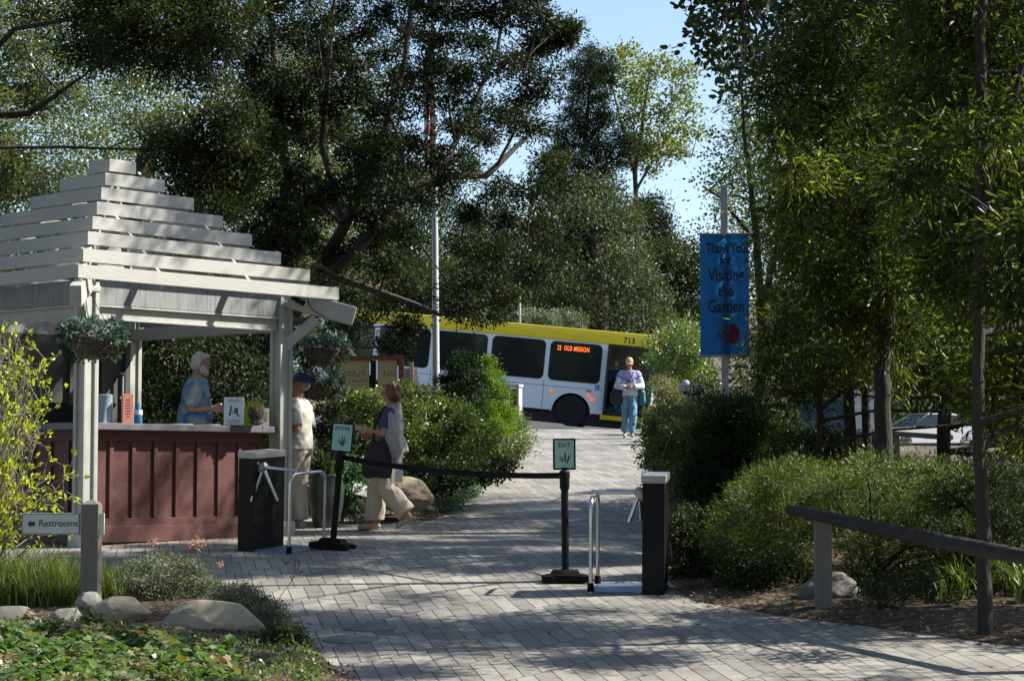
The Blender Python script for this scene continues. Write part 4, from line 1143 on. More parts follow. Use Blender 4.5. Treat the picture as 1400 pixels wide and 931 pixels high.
def aloha():
    m, nt, N, L, B = new_mat('aloha_shirt')
    tc = N.new('ShaderNodeTexCoord')
    v = N.new('ShaderNodeTexVoronoi'); v.inputs['Scale'].default_value = 13; v.inputs['Randomness'].default_value = 1
    nz = N.new('ShaderNodeTexNoise'); nz.inputs['Scale'].default_value = 9; nz.inputs['Detail'].default_value = 3
    L.new(tc.outputs['Object'], nz.inputs['Vector'])
    r = N.new('ShaderNodeValToRGB'); e = r.color_ramp.elements
    e[0].position = .32; e[0].color = (.05, .13, .36, 1); e[1].position = .75; e[1].color = (.38, .50, .58, 1)
    a = e.new(.45); a.color = (.12, .27, .48, 1); a = e.new(.56); a.color = (.32, .36, .26, 1)
    L.new(nz.outputs['Fac'], r.inputs['Fac']); L.new(r.outputs[0], B.inputs['Base Color']); B.inputs['Roughness'].default_value = .8
    b2 = N.new('ShaderNodeTexNoise'); b2.inputs['Scale'].default_value = 8; L.new(tc.outputs['Object'], b2.inputs['Vector'])
    bp = N.new('ShaderNodeBump'); bp.inputs['Strength'].default_value = .6; bp.inputs['Distance'].default_value = .03; L.new(b2.outputs['Fac'], bp.inputs['Height']); L.new(bp.outputs[0], B.inputs['Normal'])
aloha()

def cone(b, p0, r0, p1, r1, n=16, ends=True):
    p0 = Vector(p0); p1 = Vector(p1)
    b.tube([p0, p1], [r0, r1], n)
    if ends: b.ball(p0, r0, n=12); b.ball(p1, r1, n=12)
def loft(b, rings, n=24):
    """rings: (cx,cy,z,rx,ry[,yaw])"""
    prev = None; R = []
    for q in rings:
        cx, cy, z, rx, ry = q[:5]; yw = q[5] if len(q) > 5 else 0
        rr = []
        for k in range(n):
            a = 2 * PI * k / n; x = rx * math.cos(a); y = ry * math.sin(a)
            rr.append(b.bm.verts.new((cx + x * math.cos(yw) - y * math.sin(yw), cy + x * math.sin(yw) + y * math.cos(yw), z)))
        R.append(rr)
    for i in range(len(R) - 1):
        for k in range(n): b.bm.faces.new((R[i][k], R[i][(k + 1) % n], R[i + 1][(k + 1) % n], R[i + 1][k]))
    b.bm.faces.new(R[0][::-1]); b.bm.faces.new(R[-1])
def remesh(b, name, m, parent, vox=.009, smooth=2, mats=None, pick=None, fold=None):
    """fuse overlapping shapes into one continuous skin"""
    bmesh.ops.recalc_face_normals(b.bm, faces=b.bm.faces[:])
    me = bpy.data.meshes.new('tmp'); b.bm.to_mesh(me); b.bm.free()
    o = bpy.data.objects.new('tmp', me); COL.objects.link(o)
    r = o.modifiers.new('r', 'REMESH'); r.mode = 'VOXEL'; r.voxel_size = vox; r.use_smooth_shade = True
    if smooth: s = o.modifiers.new('s', 'SMOOTH'); s.iterations = smooth; s.factor = .5
    bpy.context.view_layer.update()
    me2 = bpy.data.meshes.new_from_object(o.evaluated_get(bpy.context.evaluated_depsgraph_get()))
    bpy.data.objects.remove(o); bpy.data.meshes.remove(me)
    me2.name = name; me2.materials.clear()
    for k in (mats or [m]): me2.materials.append(k)
    if pick:
        n = len(me2.polygons); c = np.empty(n * 3, np.float32); me2.polygons.foreach_get('center', c)
        me2.polygons.foreach_set('material_index', np.array([pick(*p) for p in c.reshape(-1, 3)], np.int32))
    if fold:
        n = len(me2.vertices); co = np.empty(n * 3, np.float32); nr = np.empty(n * 3, np.float32)
        me2.vertices.foreach_get('co', co); me2.vertices.foreach_get('normal', nr); co = co.reshape(-1, 3); nr = nr.reshape(-1, 3)
        amp, fx, fz = fold; sd_ = random.uniform(0, 50)
        h_ = np.array([noise.noise(Vector((c[0] * fx + sd_, c[1] * fx, c[2] * fz))) + .5 * noise.noise(Vector((c[0] * fx * 2.3, c[1] * fx * 2.3 + sd_, c[2] * fz * 2.5 + c[0] * 6))) for c in co])
        co = co + nr * (amp * h_)[:, None]; me2.vertices.foreach_set('co', co.astype(np.float32).ravel()); me2.update()
    me2.polygons.foreach_set('use_smooth', [True] * len(me2.polygons))
    return link(name, me2, parent)

def hand(b, wrist, dirv, palm_n, size=1.0, curl=.5, side=1):
    """palm + five unequal curled fingers; side=+1 thumb on +cross side"""
    w = Vector(wrist); d = Vector(dirv).normalized(); n = Vector(palm_n); n = (n - d * n.dot(d)).normalized(); s = d.cross(n) * side
    pl = .085 * size
    for t in (-.028, -.010, .010, .026):
        cone(b, w + s * t * .7 * size, .014 * size, w + d * pl + s * t * 1.15 * size, .012 * size, 10)
    for t, l in zip((-.034, -.012, .011, .032), (.058, .075, .082, .072)):
        p0 = w + d * pl + s * t * size; a = curl
        d1 = (d * math.cos(a) + n * math.sin(a)); p1 = p0 + d1 * l * .45 * size
        d2 = (d * math.cos(a * 2.2) + n * math.sin(a * 2.2)); p2 = p1 + d2 * l * .32 * size
        d3 = (d * math.cos(a * 3) + n * math.sin(a * 3)); p3 = p2 + d3 * l * .25 * size
        cone(b, p0, .0095 * size, p1, .009 * size, 8); cone(b, p1, .009 * size, p2, .008 * size, 8); cone(b, p2, .008 * size, p3, .007 * size, 8)
    t0 = w + d * .02 * size + s * .03 * size; t1 = t0 + (d * .6 + s * .75 + n * .25).normalized() * .04 * size; t2 = t1 + (d * .9 + s * .1 + n * .4).normalized() * .032 * size
    cone(b, t0, .012 * size, t1, .0105 * size, 8); cone(b, t1, .0105 * size, t2, .0085 * size, 8)

class Person:
    def __init__(s, loc, heading, label, H=1.75, skin='skin', lean=0.0, headyaw=0.0, headpitch=0.0, build=1.0, woman=False):
        s.k = H / 1.75; s.lean = lean; s.w = build; s.woman = woman; s.skin = skin; s.label = label
        s.loc = loc; s.heading = heading; s.hy = headyaw; s.hp = headpitch
        s.arms = {}; s.legs = {}
        s.pel = Vector((0, 0, .95)); s.neck = Vector((0, -.005, 1.47))
    def up(s, p):   # upper body lean about the hips (towards +y)
        p = Vector(p); q = p - s.pel
        return s.pel + Matrix.Rotation(-s.lean, 3, 'X') @ q
    def headM(s):
        nk = s.up(s.neck)
        return Matrix.Translation(nk) @ Matrix.Rotation(s.hy, 4, 'Z') @ Matrix.Rotation(-s.hp, 4, 'X')
    def make(s):
        k = s.k; b = MB(); sw = .175 if s.woman else .19
        s.sw = sw * s.w
        # torso
        rings = [(0, 0, .84, .15, .10), (0, 0, .92, .165, .115), (0, 0, 1.02, .150, .11), (0, .0, 1.12, .135, .10), (0, 0, 1.25, .155, .112), (0, -.005, 1.36, .165, .105), (0, -.01, 1.43, .12, .075), (0, -.01, 1.475, .065, .06), (0, 0, 1.53, .052, .055), (0, .005, 1.59, .05, .052)]
        bb = MB(); loft(bb, [(r[0], r[1], r[2], r[3] * s.w, r[4] * s.w) for r in rings])
        for v in bb.bm.verts: v.co = s.up(v.co)
        me = bpy.data.meshes.new('t'); bb.bm.to_mesh(me); bb.bm.free(); b.bm.from_mesh(me); bpy.data.meshes.remove(me)
        # head
        HM = s.headM()
        hb = MB()
        hb.ball((0, -.005, .195), (.074, .094, .098), n=20); hb.ball((0, .035, .135), (.056, .058, .078), n=16); hb.ball((0, .06, .085), (.032, .028, .026), n=10)
        hb.ball((0, .088, .178), (.05, .018, .014), n=10)
        hb.tube([(0, .088, .175), (0, .107, .142), (0, .095, .135)], [.009, .016, .012], 10)
        hb.ball((.016, .090, .138), .009, n=8); hb.ball((-.016, .090, .138), .009, n=8)
        hb.ball((0, .088, .106), (.024, .010, .006), n=8); hb.ball((0, .087, .096), (.022, .010, .007), n=8)
        for sx in (-1, 1):
            hb.ball((sx * .076, -.005, .155), (.010, .022, .034), Matrix.Rotation(sx * -.25, 4, 'Z'), n=10); hb.ball((sx * .04, .068, .138), (.022, .02, .02), n=8)
        for v in hb.bm.verts: v.co = HM @ v.co
        me = bpy.data.meshes.new('t'); hb.bm.to_mesh(me); hb.bm.free(); b.bm.from_mesh(me); bpy.data.meshes.remove(me)
        for nm, a in s.arms.items():
            sx = 1 if nm == 'R' else -1
            sh = s.up((sx * s.sw, -.01, 1.40)); a['sh'] = sh
            el, wr = Vector(a['el']), Vector(a['wr'])
            cone(b, s.up((sx * .08, -.01, 1.40)), .06, sh, .052); cone(b, sh, .052, el, .038); cone(b, el, .038, el.lerp(wr, .35), .036); cone(b, el.lerp(wr, .35), .036, wr, .024)
            hand(b, wr, a.get('hd', wr - el), a.get('pn', (-sx, 0, 0)), 1.0 if not s.woman else .92, a.get('curl', .4), a.get('ts', -sx))
        for nm, a in s.legs.items():
            sx = 1 if nm == 'R' else -1
            hp = Vector((sx * .085, 0, .90)); a['hp'] = hp; kn, an = Vector(a['kn']), Vector(a['an'])
            cone(b, hp, .085, kn, .052); cone(b, kn, .052, kn.lerp(an, .3), .054); cone(b, kn.lerp(an, .3), .054, an, .035)
            toe = Vector(a['toe']); cone(b, an, .036, toe, .028)
        for v in b.bm.verts: v.co *= k
        s.body = remesh(b, 'person', MATS[s.skin], None, vox=.0075, smooth=2)
        s.body.location = s.loc; s.body.rotation_euler = (0, 0, s.heading)
        tag(s.body, s.label, 'person')
        # eyes
        e = MB()
        for sx in (-1, 1): e.ball(HM @ Vector((sx * .031, .084, .166)), (.011, .008, .007), n=10)
        for v in e.bm.verts: v.co *= k
        e.build('eyes', MATS['eye_dark'], s.body, smooth=True)
        return s
    def wear(s, name, m, fn, vox=.011, smooth=2, mats=None, pick=None):
        b = MB(); fn(b)
        for v in b.bm.verts: v.co *= s.k
        fold = {'hair': (.010, 30, 9), 'beard': (.005, 60, 25), 'trousers': (.016, 11, 4.5), 'jeans': (.014, 11, 5), 'cardigan': (.020, 12, 3.5), 'polo_shirt': (.014, 9, 7), 'patterned_shirt': (.014, 9, 7), 'jacket': (.014, 10, 8), 'shoulder_bag': (.012, 10, 6), 'blouse': (.008, 12, 8), 'top': (.012, 9, 7)}.get(name)
        return remesh(b, name, m, s.body, vox, smooth, mats, pick, fold)
    def torso(s, b, z0, z1, off=.014, flare=0, belly=0):
        T = [(0.80, .155, .11), (.88, .168, .118), (.95, .170, .12), (1.05, .152, .112), (1.15, .142, .106), (1.25, .160, .116), (1.34, .176, .110), (1.40, .165, .095), (1.445, .11, .075), (1.475, .07, .066)]
        zz = sorted(set([z0] + [t[0] for t in T if z0 < t[0] < z1] + [z1]))
        R = []
        for z in zz:
            rx = np.interp(z, [t[0] for t in T], [t[1] for t in T]); ry = np.interp(z, [t[0] for t in T], [t[2] for t in T])
            o = off + flare * max(0, (1.15 - z)) ; bl = belly * math.exp(-((z - 1.05) / .13) ** 2)
            R.append((0, bl * .6, z, rx * s.w + o, ry * s.w + o + bl))
        t = MB(); loft(t, R)
        for v in t.bm.verts: v.co = s.up(v.co)
        me = bpy.data.meshes.new('t'); t.bm.to_mesh(me); t.bm.free(); b.bm.from_mesh(me); bpy.data.meshes.remove(me)
    def sleeve(s, b, nm, t, off=.016, cuff=.0):
        a = s.arms[nm]; sx = 1 if nm == 'R' else -1
        sh, el, wr = a['sh'], Vector(a['el']), Vector(a['wr'])
        cone(b, s.up((sx * .09, -.01, 1.395)), .062 + off, sh, .052 + off)
        if t <= 1:
            e = sh.lerp(el, t); b.ball(sh, .052 + off, n=14); b.tube([sh, e], [.054 + off, .044 + off + cuff], 18)
        else:
            cone(b, sh, .052 + off, el, .040 + off); b.ball(el, .040 + off, n=12); e = el.lerp(wr, t - 1); b.tube([el, e], [.041 + off, .030 + off + cuff], 18)
    def trousers(s, b, off=.018, hem=.0, z1=1.0, knee=.0):
        s.torso(b, .84, z1, off)
        for nm, a in s.legs.items():
            hp, kn, an = a['hp'], Vector(a['kn']), Vector(a['an']); q = kn.lerp(an, .93)
            cone(b, hp, .088 + off, kn, .056 + off + knee); b.ball(kn, .056 + off + knee, n=12); b.tube([kn, kn.lerp(an, .5), q], [.056 + off + knee, .052 + off + (hem + knee) * .6, .046 + off + hem], 18)
    def shoes(s, m):
        for nm, a in s.legs.items():
            an, toe = Vector(a['an']), Vector(a['toe']); d = (toe - an); d.normalize()
            def fn(b, an=an, toe=toe):
                hl = an + Vector((0, 0, -.035)) - Vector((d.x, d.y, 0)) * .03
                cone(b, hl, .038, toe, .034); cone(b, hl.lerp(toe, .5), .042, toe, .036); cone(b, an, .040, hl, .040)
            s.wear('shoe', m, fn, vox=.010)
    def cap(s, m, brimm=None, front=None):
        HM = s.headM()
        def fn(b):
            t = MB(); t.ball((0, -.005, .205), (.085, .104, .096), n=20); 
            bmesh.ops.bisect_plane(t.bm, geom=t.bm.verts[:] + t.bm.edges[:] + t.bm.faces[:], plane_co=(0, 0, .19), plane_no=(0, 0, 1), clear_inner=True)
            bmesh.ops.holes_fill(t.bm, edges=t.bm.edges[:])
            n = 12; 
            top = [(x, y, .200 - .02 * (y - .06) / .1 - 3 * x * x) for x, y in [(.075 * math.cos(a), .075 + .105 * math.sin(a)) for a in np.linspace(0, PI, n)]]
            A = [t.bm.verts.new(p) for p in top]; Bv = [t.bm.verts.new((p[0], p[1], p[2] - .016)) for p in top]
            t.bm.faces.new(A); t.bm.faces.new(Bv[::-1])
            for i in range(n): t.bm.faces.new((A[i], A[(i + 1) % n], Bv[(i + 1) % n], Bv[i]))
            for v in t.bm.verts: v.co = HM @ v.co
            me = bpy.data.meshes.new('t'); t.bm.to_mesh(me); t.bm.free(); b.bm.from_mesh(me); bpy.data.meshes.remove(me)
        return s.wear('cap', m, fn, vox=.007, smooth=1)
    def hairfn(s, prims):
        HM = s.headM()
        def fn(b):
            t = MB()
            for c, r in prims: t.ball(c, r, n=16)
            for v in t.bm.verts: v.co = HM @ v.co
            me = bpy.data.meshes.new('t'); t.bm.to_mesh(me); t.bm.free(); b.bm.from_mesh(me); bpy.data.meshes.remove(me)
        return fn

# heading: local +Y is forward. rotation 90deg turns forward to -X (left in the picture)
# --- man with the navy cap, right behind the booth post, facing left
d = 24.95; x = PX(409, d)
man = Person(Vector((x, d, base_z(d) + .02)), rad(76), 'man in navy cap, pale polo and khaki trousers standing behind the booth post', H=1.77, skin='skin_tan', lean=rad(1), headpitch=rad(-6), build=1.06)
man.arms = {'L': dict(el=(-.235, -.05, 1.13), wr=(-.20, .20, 1.09), pn=(1, 0, .2), curl=.6), 'R': dict(el=(.235, -.03, 1.13), wr=(.10, .22, 1.10), pn=(-1, 0, 0), curl=.6)}
man.legs = {'L': dict(kn=(-.10, .02, .50), an=(-.11, -.02, .09), toe=(-.125, .17, .035)), 'R': dict(kn=(.10, .03, .50), an=(.11, .02, .09), toe=(.13, .21, .035))}
man.make()
man.wear('polo_shirt', MATS['polo_beige'], lambda b: (man.torso(b, .90, 1.47, .022, .04), man.sleeve(b, 'L', .86, .026, .012), man.sleeve(b, 'R', .86, .026, .012)))
man.wear('trousers', MATS['khaki'], lambda b: (man.trousers(b, .018, .028, .98, .012)))
man.shoes(MATS['shoe_tan']); cp = man.cap(MATS['navy_cap'])
man.wear('hair', MATS['hair_grey'], man.hairfn([((0, -.03, .165), (.076, .08, .07))]), vox=.009)
HM = man.headM()
q = MB(); q.ball(HM @ Vector((0, .098, .245)), (.028, .008, .016)); 
for v in q.bm.verts: v.co *= man.k
q.build('cap_badge', MATS['paper'], cp, smooth=True)
def strap(P_, pts, wdt=.02, m='black_cloth', name='strap'):
    b = MB(); pts = [Vector(p) * P_.k for p in pts]
    for i in range(len(pts) - 1): b.bar(pts[i], pts[i + 1], wdt, .006, up=(1, .3, .2))
    return b.build(name, MATS[m], P_.body)
strap(man, [(.05, -.10, 1.475), (-.05, .00, 1.475), (-.10, .10, 1.40), (-.05, .155, 1.25), (.05, .165, 1.15)], .028)
q = MB(); q.box(Vector((.02, .20, 1.12)), (.12, .07, .08), bev=.01); q.build('camera', MATS['black_plastic'], man.body)
q = MB(); q.lathe([(.028, -.012), (.031, 0), (.028, .012)], 14, M=Matrix.Translation(Vector((-.205, .17, 1.095)) * man.k) @ Matrix.Rotation(PI / 2, 4, 'X')); q.build('watch', MATS['satin_steel'], man.body, smooth=True)

# --- woman walking left, cardigan over her shoulders
d = 25.0; x = PX(531, d)
wm = Person(Vector((x, d, base_z(d) + .01)), rad(84), 'woman with auburn hair walking in cream trousers and grey cardigan', H=1.68, lean=rad(-3), headpitch=rad(4), woman=True, build=.96)
wm.arms = {'L': dict(el=(-.20, .03, 1.14), wr=(-.16, .27, 1.20), pn=(1, 0, -.3), curl=.7), 'R': dict(el=(.20, .02, 1.13), wr=(.12, .24, 1.13), pn=(-1, 0, 0), curl=.6)}
wm.legs = {'R': dict(kn=(.08, .16, .50), an=(.08, .17, .09), toe=(.09, .35, .04)), 'L': dict(kn=(-.08, .01, .50), an=(-.08, -.25, .19), toe=(-.085, -.13, .06))}
wm.make()
wm.wear('blouse', MATS['purple_top'], lambda b: (wm.torso(b, .86, 1.42, .016, .10), wm.sleeve(b, 'L', .75, .012, .006), wm.sleeve(b, 'R', .75, .012, .006)))
wm.wear('trousers', MATS['cream_cloth'], lambda b: wm.trousers(b, .018, .055, .96, .030))
wm.shoes(MATS['shoe_tan'])
def card(b):
    for sx in (-1, 1):
        t = MB(); loft(t, [(sx * .12, -.06, .86, .075, .085), (sx * .14, -.06, 1.0, .085, .09), (sx * .155, -.035, 1.2, .08, .095), (sx * .150, -.02, 1.36, .07, .085), (sx * .10, -.02, 1.45, .05, .065), (sx * .05, -.03, 1.50, .03, .04)], 18)
        for v in t.bm.verts: v.co = wm.up(v.co)
        me = bpy.data.meshes.new('t'); t.bm.to_mesh(me); t.bm.free(); b.bm.from_mesh(me); bpy.data.meshes.remove(me)
        cone(b, wm.up((sx * .19, -.02, 1.36)), .06, wm.up((sx * .215, -.09, 1.08)), .05); b.tube([wm.up((sx * .215, -.09, 1.10)), wm.up((sx * .20, -.16, .93))], [.052, .056], 14)
    t = MB(); loft(t, [(0, -.115, .80, .14, .04), (0, -.12, 1.0, .16, .045), (0, -.105, 1.25, .17, .05), (0, -.08, 1.42, .12, .05), (0, -.06, 1.51, .07, .04)], 20)
    for v in t.bm.verts: v.co = wm.up(v.co)
    me = bpy.data.meshes.new('t'); t.bm.to_mesh(me); t.bm.free(); b.bm.from_mesh(me); bpy.data.meshes.remove(me)
wm.wear('cardigan', MATS['cardigan'], card, vox=.011)
wm.wear('hair', MATS['hair_auburn'], wm.hairfn([((0, -.022, .20), (.088, .10, .10)), ((0, -.045, .13), (.085, .072, .085)), ((.066, -.012, .13), (.026, .045, .075)), ((-.066, -.012, .13), (.026, .045, .075)), ((0, .058, .245), (.06, .03, .03)), ((0, -.05, .085), (.07, .05, .045))]), vox=.009, smooth=2)
def bagfn(b):
    loft(b, [(-.225, .10, .62, .035, .15), (-.235, .10, .68, .055, .185), (-.235, .10, .82, .055, .18), (-.225, .09, .98, .035, .13), (-.215, .08, 1.06, .02, .08)], 18)
wm.wear('shoulder_bag', MATS['black_cloth'], bagfn, vox=.012, smooth=3)
strap(wm, [(-.215, .15, 1.03), (-.20, .13, 1.25), (-.13, .02, 1.46), (-.17, -.03, 1.44), (-.22, .02, 1.03)], .03)
q = MB(); HMw = wm.headM()
for sx in (-1, 1):
    q.tube([HMw @ (Vector((sx * .031 + .02 * math.cos(a), .097 - abs(math.cos(a)) * .004, .165 + .016 * math.sin(a)))) for a in np.linspace(0, 2 * PI, 12)], .002, 6)
    q.tube([HMw @ Vector((sx * .05, .092, .168)), HMw @ Vector((sx * .078, .0, .168))], .002, 6)
for v in q.bm.verts: v.co *= wm.k
q.build('glasses', MATS['black_plastic'], wm.body)

# --- clerk inside the booth, facing right
zf = CAMZ - .715 + .03
d = 24.62; x = PX(262, d)
cl = Person(Vector((x, d, zf + .34)), rad(-82), 'white bearded clerk in blue patterned shirt behind the booth counter', H=1.72, skin='skin', lean=rad(7), headpitch=rad(14), build=1.18)
cl.arms = {'R': dict(el=(.25, -.02, 1.10), wr=(.20, .24, 1.10), pn=(-1, 0, -.2), curl=.5), 'L': dict(el=(-.25, .02, 1.10), wr=(-.08, .26, 1.13), pn=(1, 0, 0), curl=.6)}
cl.legs = {'L': dict(kn=(-.10, .02, .50), an=(-.11, -.02, .09), toe=(-.125, .17, .035)), 'R': dict(kn=(.10, .03, .50), an=(.11, .02, .09), toe=(.13, .21, .035))}
cl.make()
cl.wear('patterned_shirt', MATS['aloha_shirt'], lambda b: (cl.torso(b, .84, 1.47, .022, .04, .05), cl.sleeve(b, 'L', .9, .026, .02), cl.sleeve(b, 'R', .9, .026, .02)))
cl.wear('trousers', MATS['khaki'], lambda b: cl.trousers(b, .018, .02, .95))
cl.wear('hair', MATS['hair_white'], cl.hairfn([((0, -.03, .205), (.086, .095, .095)), ((0, -.055, .14), (.082, .066, .07)), ((.062, -.03, .15), (.028, .04, .06)), ((-.062, -.03, .15), (.028, .04, .06)), ((0, .03, .265), (.06, .05, .03))]), vox=.009)
cl.wear('beard', MATS['hair_white'], cl.hairfn([((0, .062, .078), (.050, .042, .040)), ((.045, .04, .105), (.022, .04, .04)), ((-.045, .04, .105), (.022, .04, .04)), ((0, .092, .120), (.028, .012, .008)), ((.064, .012, .125), (.014, .026, .04)), ((-.064, .012, .125), (.014, .026, .04)), ((.05, .03, .085), (.02, .03, .03)), ((-.05, .03, .085), (.02, .03, .03))]), vox=.007)
# low platform he stands on
tag(MB().box((0, 0, .17), (.5, .5, .34), bev=.004).build('floor_platform', MATS['booth_counter'], loc=(x, d, zf - .002), rot=(0, 0, KANG)), 'low dark platform under the clerk inside the booth', 'platform')

# --- woman coming from the bus
d = 46.0; x = PX(861, d)
vs = Person(Vector((x, d, base_z(d) + .01)), rad(178), 'woman in tan cap, purple and pale jacket and jeans walking away from the bus', H=1.68, woman=True, build=.97, headpitch=rad(8), skin='skin_tan')
vs.arms = {'R': dict(el=(.27, .02, 1.13), wr=(.09, .22, 1.10), pn=(-1, 0, 0), curl=.6), 'L': dict(el=(-.27, .02, 1.13), wr=(-.07, .23, 1.11), pn=(1, 0, 0), curl=.6)}
vs.legs = {'R': dict(kn=(.085, .04, .50), an=(.10, -.16, .14), toe=(.11, -.02, .04)), 'L': dict(kn=(-.075, .16, .50), an=(-.05, .20, .09), toe=(-.055, .40, .04))}
vs.make()
def jp(x, y, z):
    z /= vs.k; x = abs(x / vs.k)
    e = 1.20 + x * .55
    return 1 if z > e + .03 else (2 if z > e else 0)
vs.wear('jacket', None, lambda b: (vs.torso(b, .92, 1.47, .028, .05), vs.sleeve(b, 'L', 1.95, .030, .004), vs.sleeve(b, 'R', 1.95, .030, .004)), mats=[MATS['jacket_pale'], MATS['jacket_purple'], MATS['jacket_navy']], pick=jp)
vs.wear('jeans', MATS['jeans'], lambda b: vs.trousers(b, .020, .02, .98, .006))
vs.shoes(MATS['shoe_grey']); vs.cap(MATS['tan_cap'])
vs.wear('hair', MATS['hair_grey'], vs.hairfn([((0, -.035, .16), (.078, .08, .08))]), vox=.01)
def bag2(b): loft(b, [(.27, .06, .74, .10, .04), (.28, .06, .80, .15, .06), (.27, .06, .98, .15, .06), (.26, .06, 1.06, .11, .04)], 18)
vs.wear('shoulder_bag', MATS['black_cloth'], bag2, vox=.012)
def bag3(b): loft(b, [(-.27, .02, .72, .05, .06), (-.28, .02, .80, .08, .08), (-.28, .02, 1.0, .07, .08), (-.27, .02, 1.05, .04, .05)], 18)
vs.wear('side_bag', MATS['teal_bag'], bag3, vox=.012)
strap(vs, [(.20, .12, 1.05), (.02, .15, 1.25), (-.09, .10, 1.43), (-.08, -.05, 1.49)], .035)
# --- two people boarding
bpy.context.view_layer.update()
def onstep(px, y, z): return bus.matrix_world @ Vector((X(px), y, z))
p0 = onstep(839, -.35, -.05); p0.z = gz(p0.x, p0.y) + .1
bd = Person(onstep(841, .45, .45), rad(20), 'person in dark top and jeans stepping up inside the bus door', H=1.70, lean=rad(16))
bd.arms = {'R': dict(el=(.26, .12, 1.18), wr=(.20, .34, 1.15)), 'L': dict(el=(-.26, .10, 1.15), wr=(-.18, .33, 1.1))}
bd.legs = {'R': dict(kn=(.09, .20, .56), an=(.09, .10, .20), toe=(.09, .30, .16)), 'L': dict(kn=(-.09, .02, .50), an=(-.09, -.06, .09), toe=(-.09, .13, .04))}
bd.make(); bd.wear('top', MATS['dark_top'], lambda b: (bd.torso(b, .90, 1.47, .03), bd.sleeve(b, 'L', 1.9, .02), bd.sleeve(b, 'R', 1.9, .02)), vox=.014)
bd.wear('jeans', MATS['jeans_dark'], lambda b: bd.trousers(b, .02, .02), vox=.014); bd.shoes(MATS['shoe_grey'])
bd.wear('hat', MATS['yellowgreen'], bd.hairfn([((0, -.02, .21), (.09, .105, .09))]), vox=.012)
bd2 = Person(onstep(828, 1.1, .66), rad(180), 'person in light blue shirt standing inside the bus by the door', H=1.6)
bd2.arms = {'R': dict(el=(.24, .05, 1.12), wr=(.18, .26, 1.15)), 'L': dict(el=(-.24, .05, 1.12), wr=(-.18, .26, 1.1))}
bd2.legs = {'R': dict(kn=(.09, .02, .50), an=(.09, 0, .09), toe=(.09, .19, .04)), 'L': dict(kn=(-.09, .02, .50), an=(-.09, 0, .09), toe=(-.09, .19, .04))}
bd2.make(); bd2.wear('shirt', MATS['sky_shirt'], lambda b: (bd2.torso(b, .88, 1.47, .03), bd2.sleeve(b, 'L', .9, .02), bd2.sleeve(b, 'R', .9, .02)), vox=.014)
bd2.wear('trousers', MATS['dark_top'], lambda b: bd2.trousers(b, .02, .02), vox=.014); bd2.shoes(MATS['black_cloth'])
bd2.wear('hair', MATS['hair_grey'], bd2.hairfn([((0, -.02, .20), (.086, .10, .095))]), vox=.012)
# ------------------------------------------------------------------ plants
mat('bark', (.040, .033, .027), .9, vary=.4, scale=5, bump=.8, bscale=18, stretch=(3, 3, .6))
mat('bark_pale', (.10, .082, .066), .9, vary=.35, scale=5, bump=.7, bscale=18, stretch=(3, 3, .6))
mat('twig_grey', (.24, .21, .17), .85, vary=.3, scale=8)
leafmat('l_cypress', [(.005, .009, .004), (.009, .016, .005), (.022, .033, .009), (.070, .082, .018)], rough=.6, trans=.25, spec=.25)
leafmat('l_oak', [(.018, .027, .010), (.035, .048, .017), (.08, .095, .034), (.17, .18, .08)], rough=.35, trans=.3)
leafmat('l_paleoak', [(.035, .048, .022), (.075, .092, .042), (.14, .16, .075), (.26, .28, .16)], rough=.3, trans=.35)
leafmat('l_oak_shaded', [(.010, .015, .005), (.022, .031, .008), (.055, .066, .018)], rough=.5, trans=.35, spec=.3)  # oak leaves darkened, backlit shade put into their colour
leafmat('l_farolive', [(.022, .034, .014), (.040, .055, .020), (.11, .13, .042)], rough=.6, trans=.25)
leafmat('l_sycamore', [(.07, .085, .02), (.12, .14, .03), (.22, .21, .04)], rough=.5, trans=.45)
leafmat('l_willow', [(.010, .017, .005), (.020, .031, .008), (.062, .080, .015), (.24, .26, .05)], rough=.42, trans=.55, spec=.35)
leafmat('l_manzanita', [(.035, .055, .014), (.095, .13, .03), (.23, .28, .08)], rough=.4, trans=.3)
leafmat('l_lime', [(.045, .09, .008), (.10, .16, .014), (.19, .26, .025)], rough=.5, trans=.35)
leafmat('l_thuja', [(.004, .012, .003), (.008, .024, .004), (.022, .055, .008)], rough=.5, trans=.2, spec=.3)
leafmat('l_feather', [(.018, .034, .008), (.065, .095, .014), (.20, .235, .04)], rough=.5, trans=.3)
leafmat('l_grey', [(.07, .09, .055), (.12, .14, .09), (.19, .20, .14)], rough=.6, trans=.2)
leafmat('l_yellow', [(.22, .27, .02), (.34, .38, .03), (.46, .46, .04), (.4, .2, .05)], rough=.4, trans=.5)
leafmat('l_ivy', [(.015, .035, .015), (.045, .09, .02), (.10, .18, .03), (.12, .17, .08), (.20, .22, .13), (.22, .10, .04)], rough=.4, trans=.3)
leafmat('l_grass', [(.03, .045, .01), (.07, .10, .016), (.16, .19, .04)], rough=.5, trans=.4)
leafmat('l_succ', [(.07, .12, .11), (.13, .20, .18), (.24, .32, .28)], rough=.55, trans=.05)
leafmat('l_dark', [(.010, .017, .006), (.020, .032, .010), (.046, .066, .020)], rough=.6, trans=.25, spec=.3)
leafmat('l_litter', [(.05, .032, .018), (.11, .07, .04), (.22, .16, .09), (.34, .27, .17)], rough=.8, trans=.1)
leafmat('l_red', [(.16, .06, .04), (.10, .11, .05), (.16, .15, .07), (.22, .10, .06)], rough=.6, trans=.3)
leafmat('l_pink', [(.45, .20, .20), (.60, .34, .32)], rough=.7, trans=.3)
leafmat('l_cover', [(.05, .10, .05), (.10, .17, .10), (.20, .27, .20)], rough=.4, trans=.2)

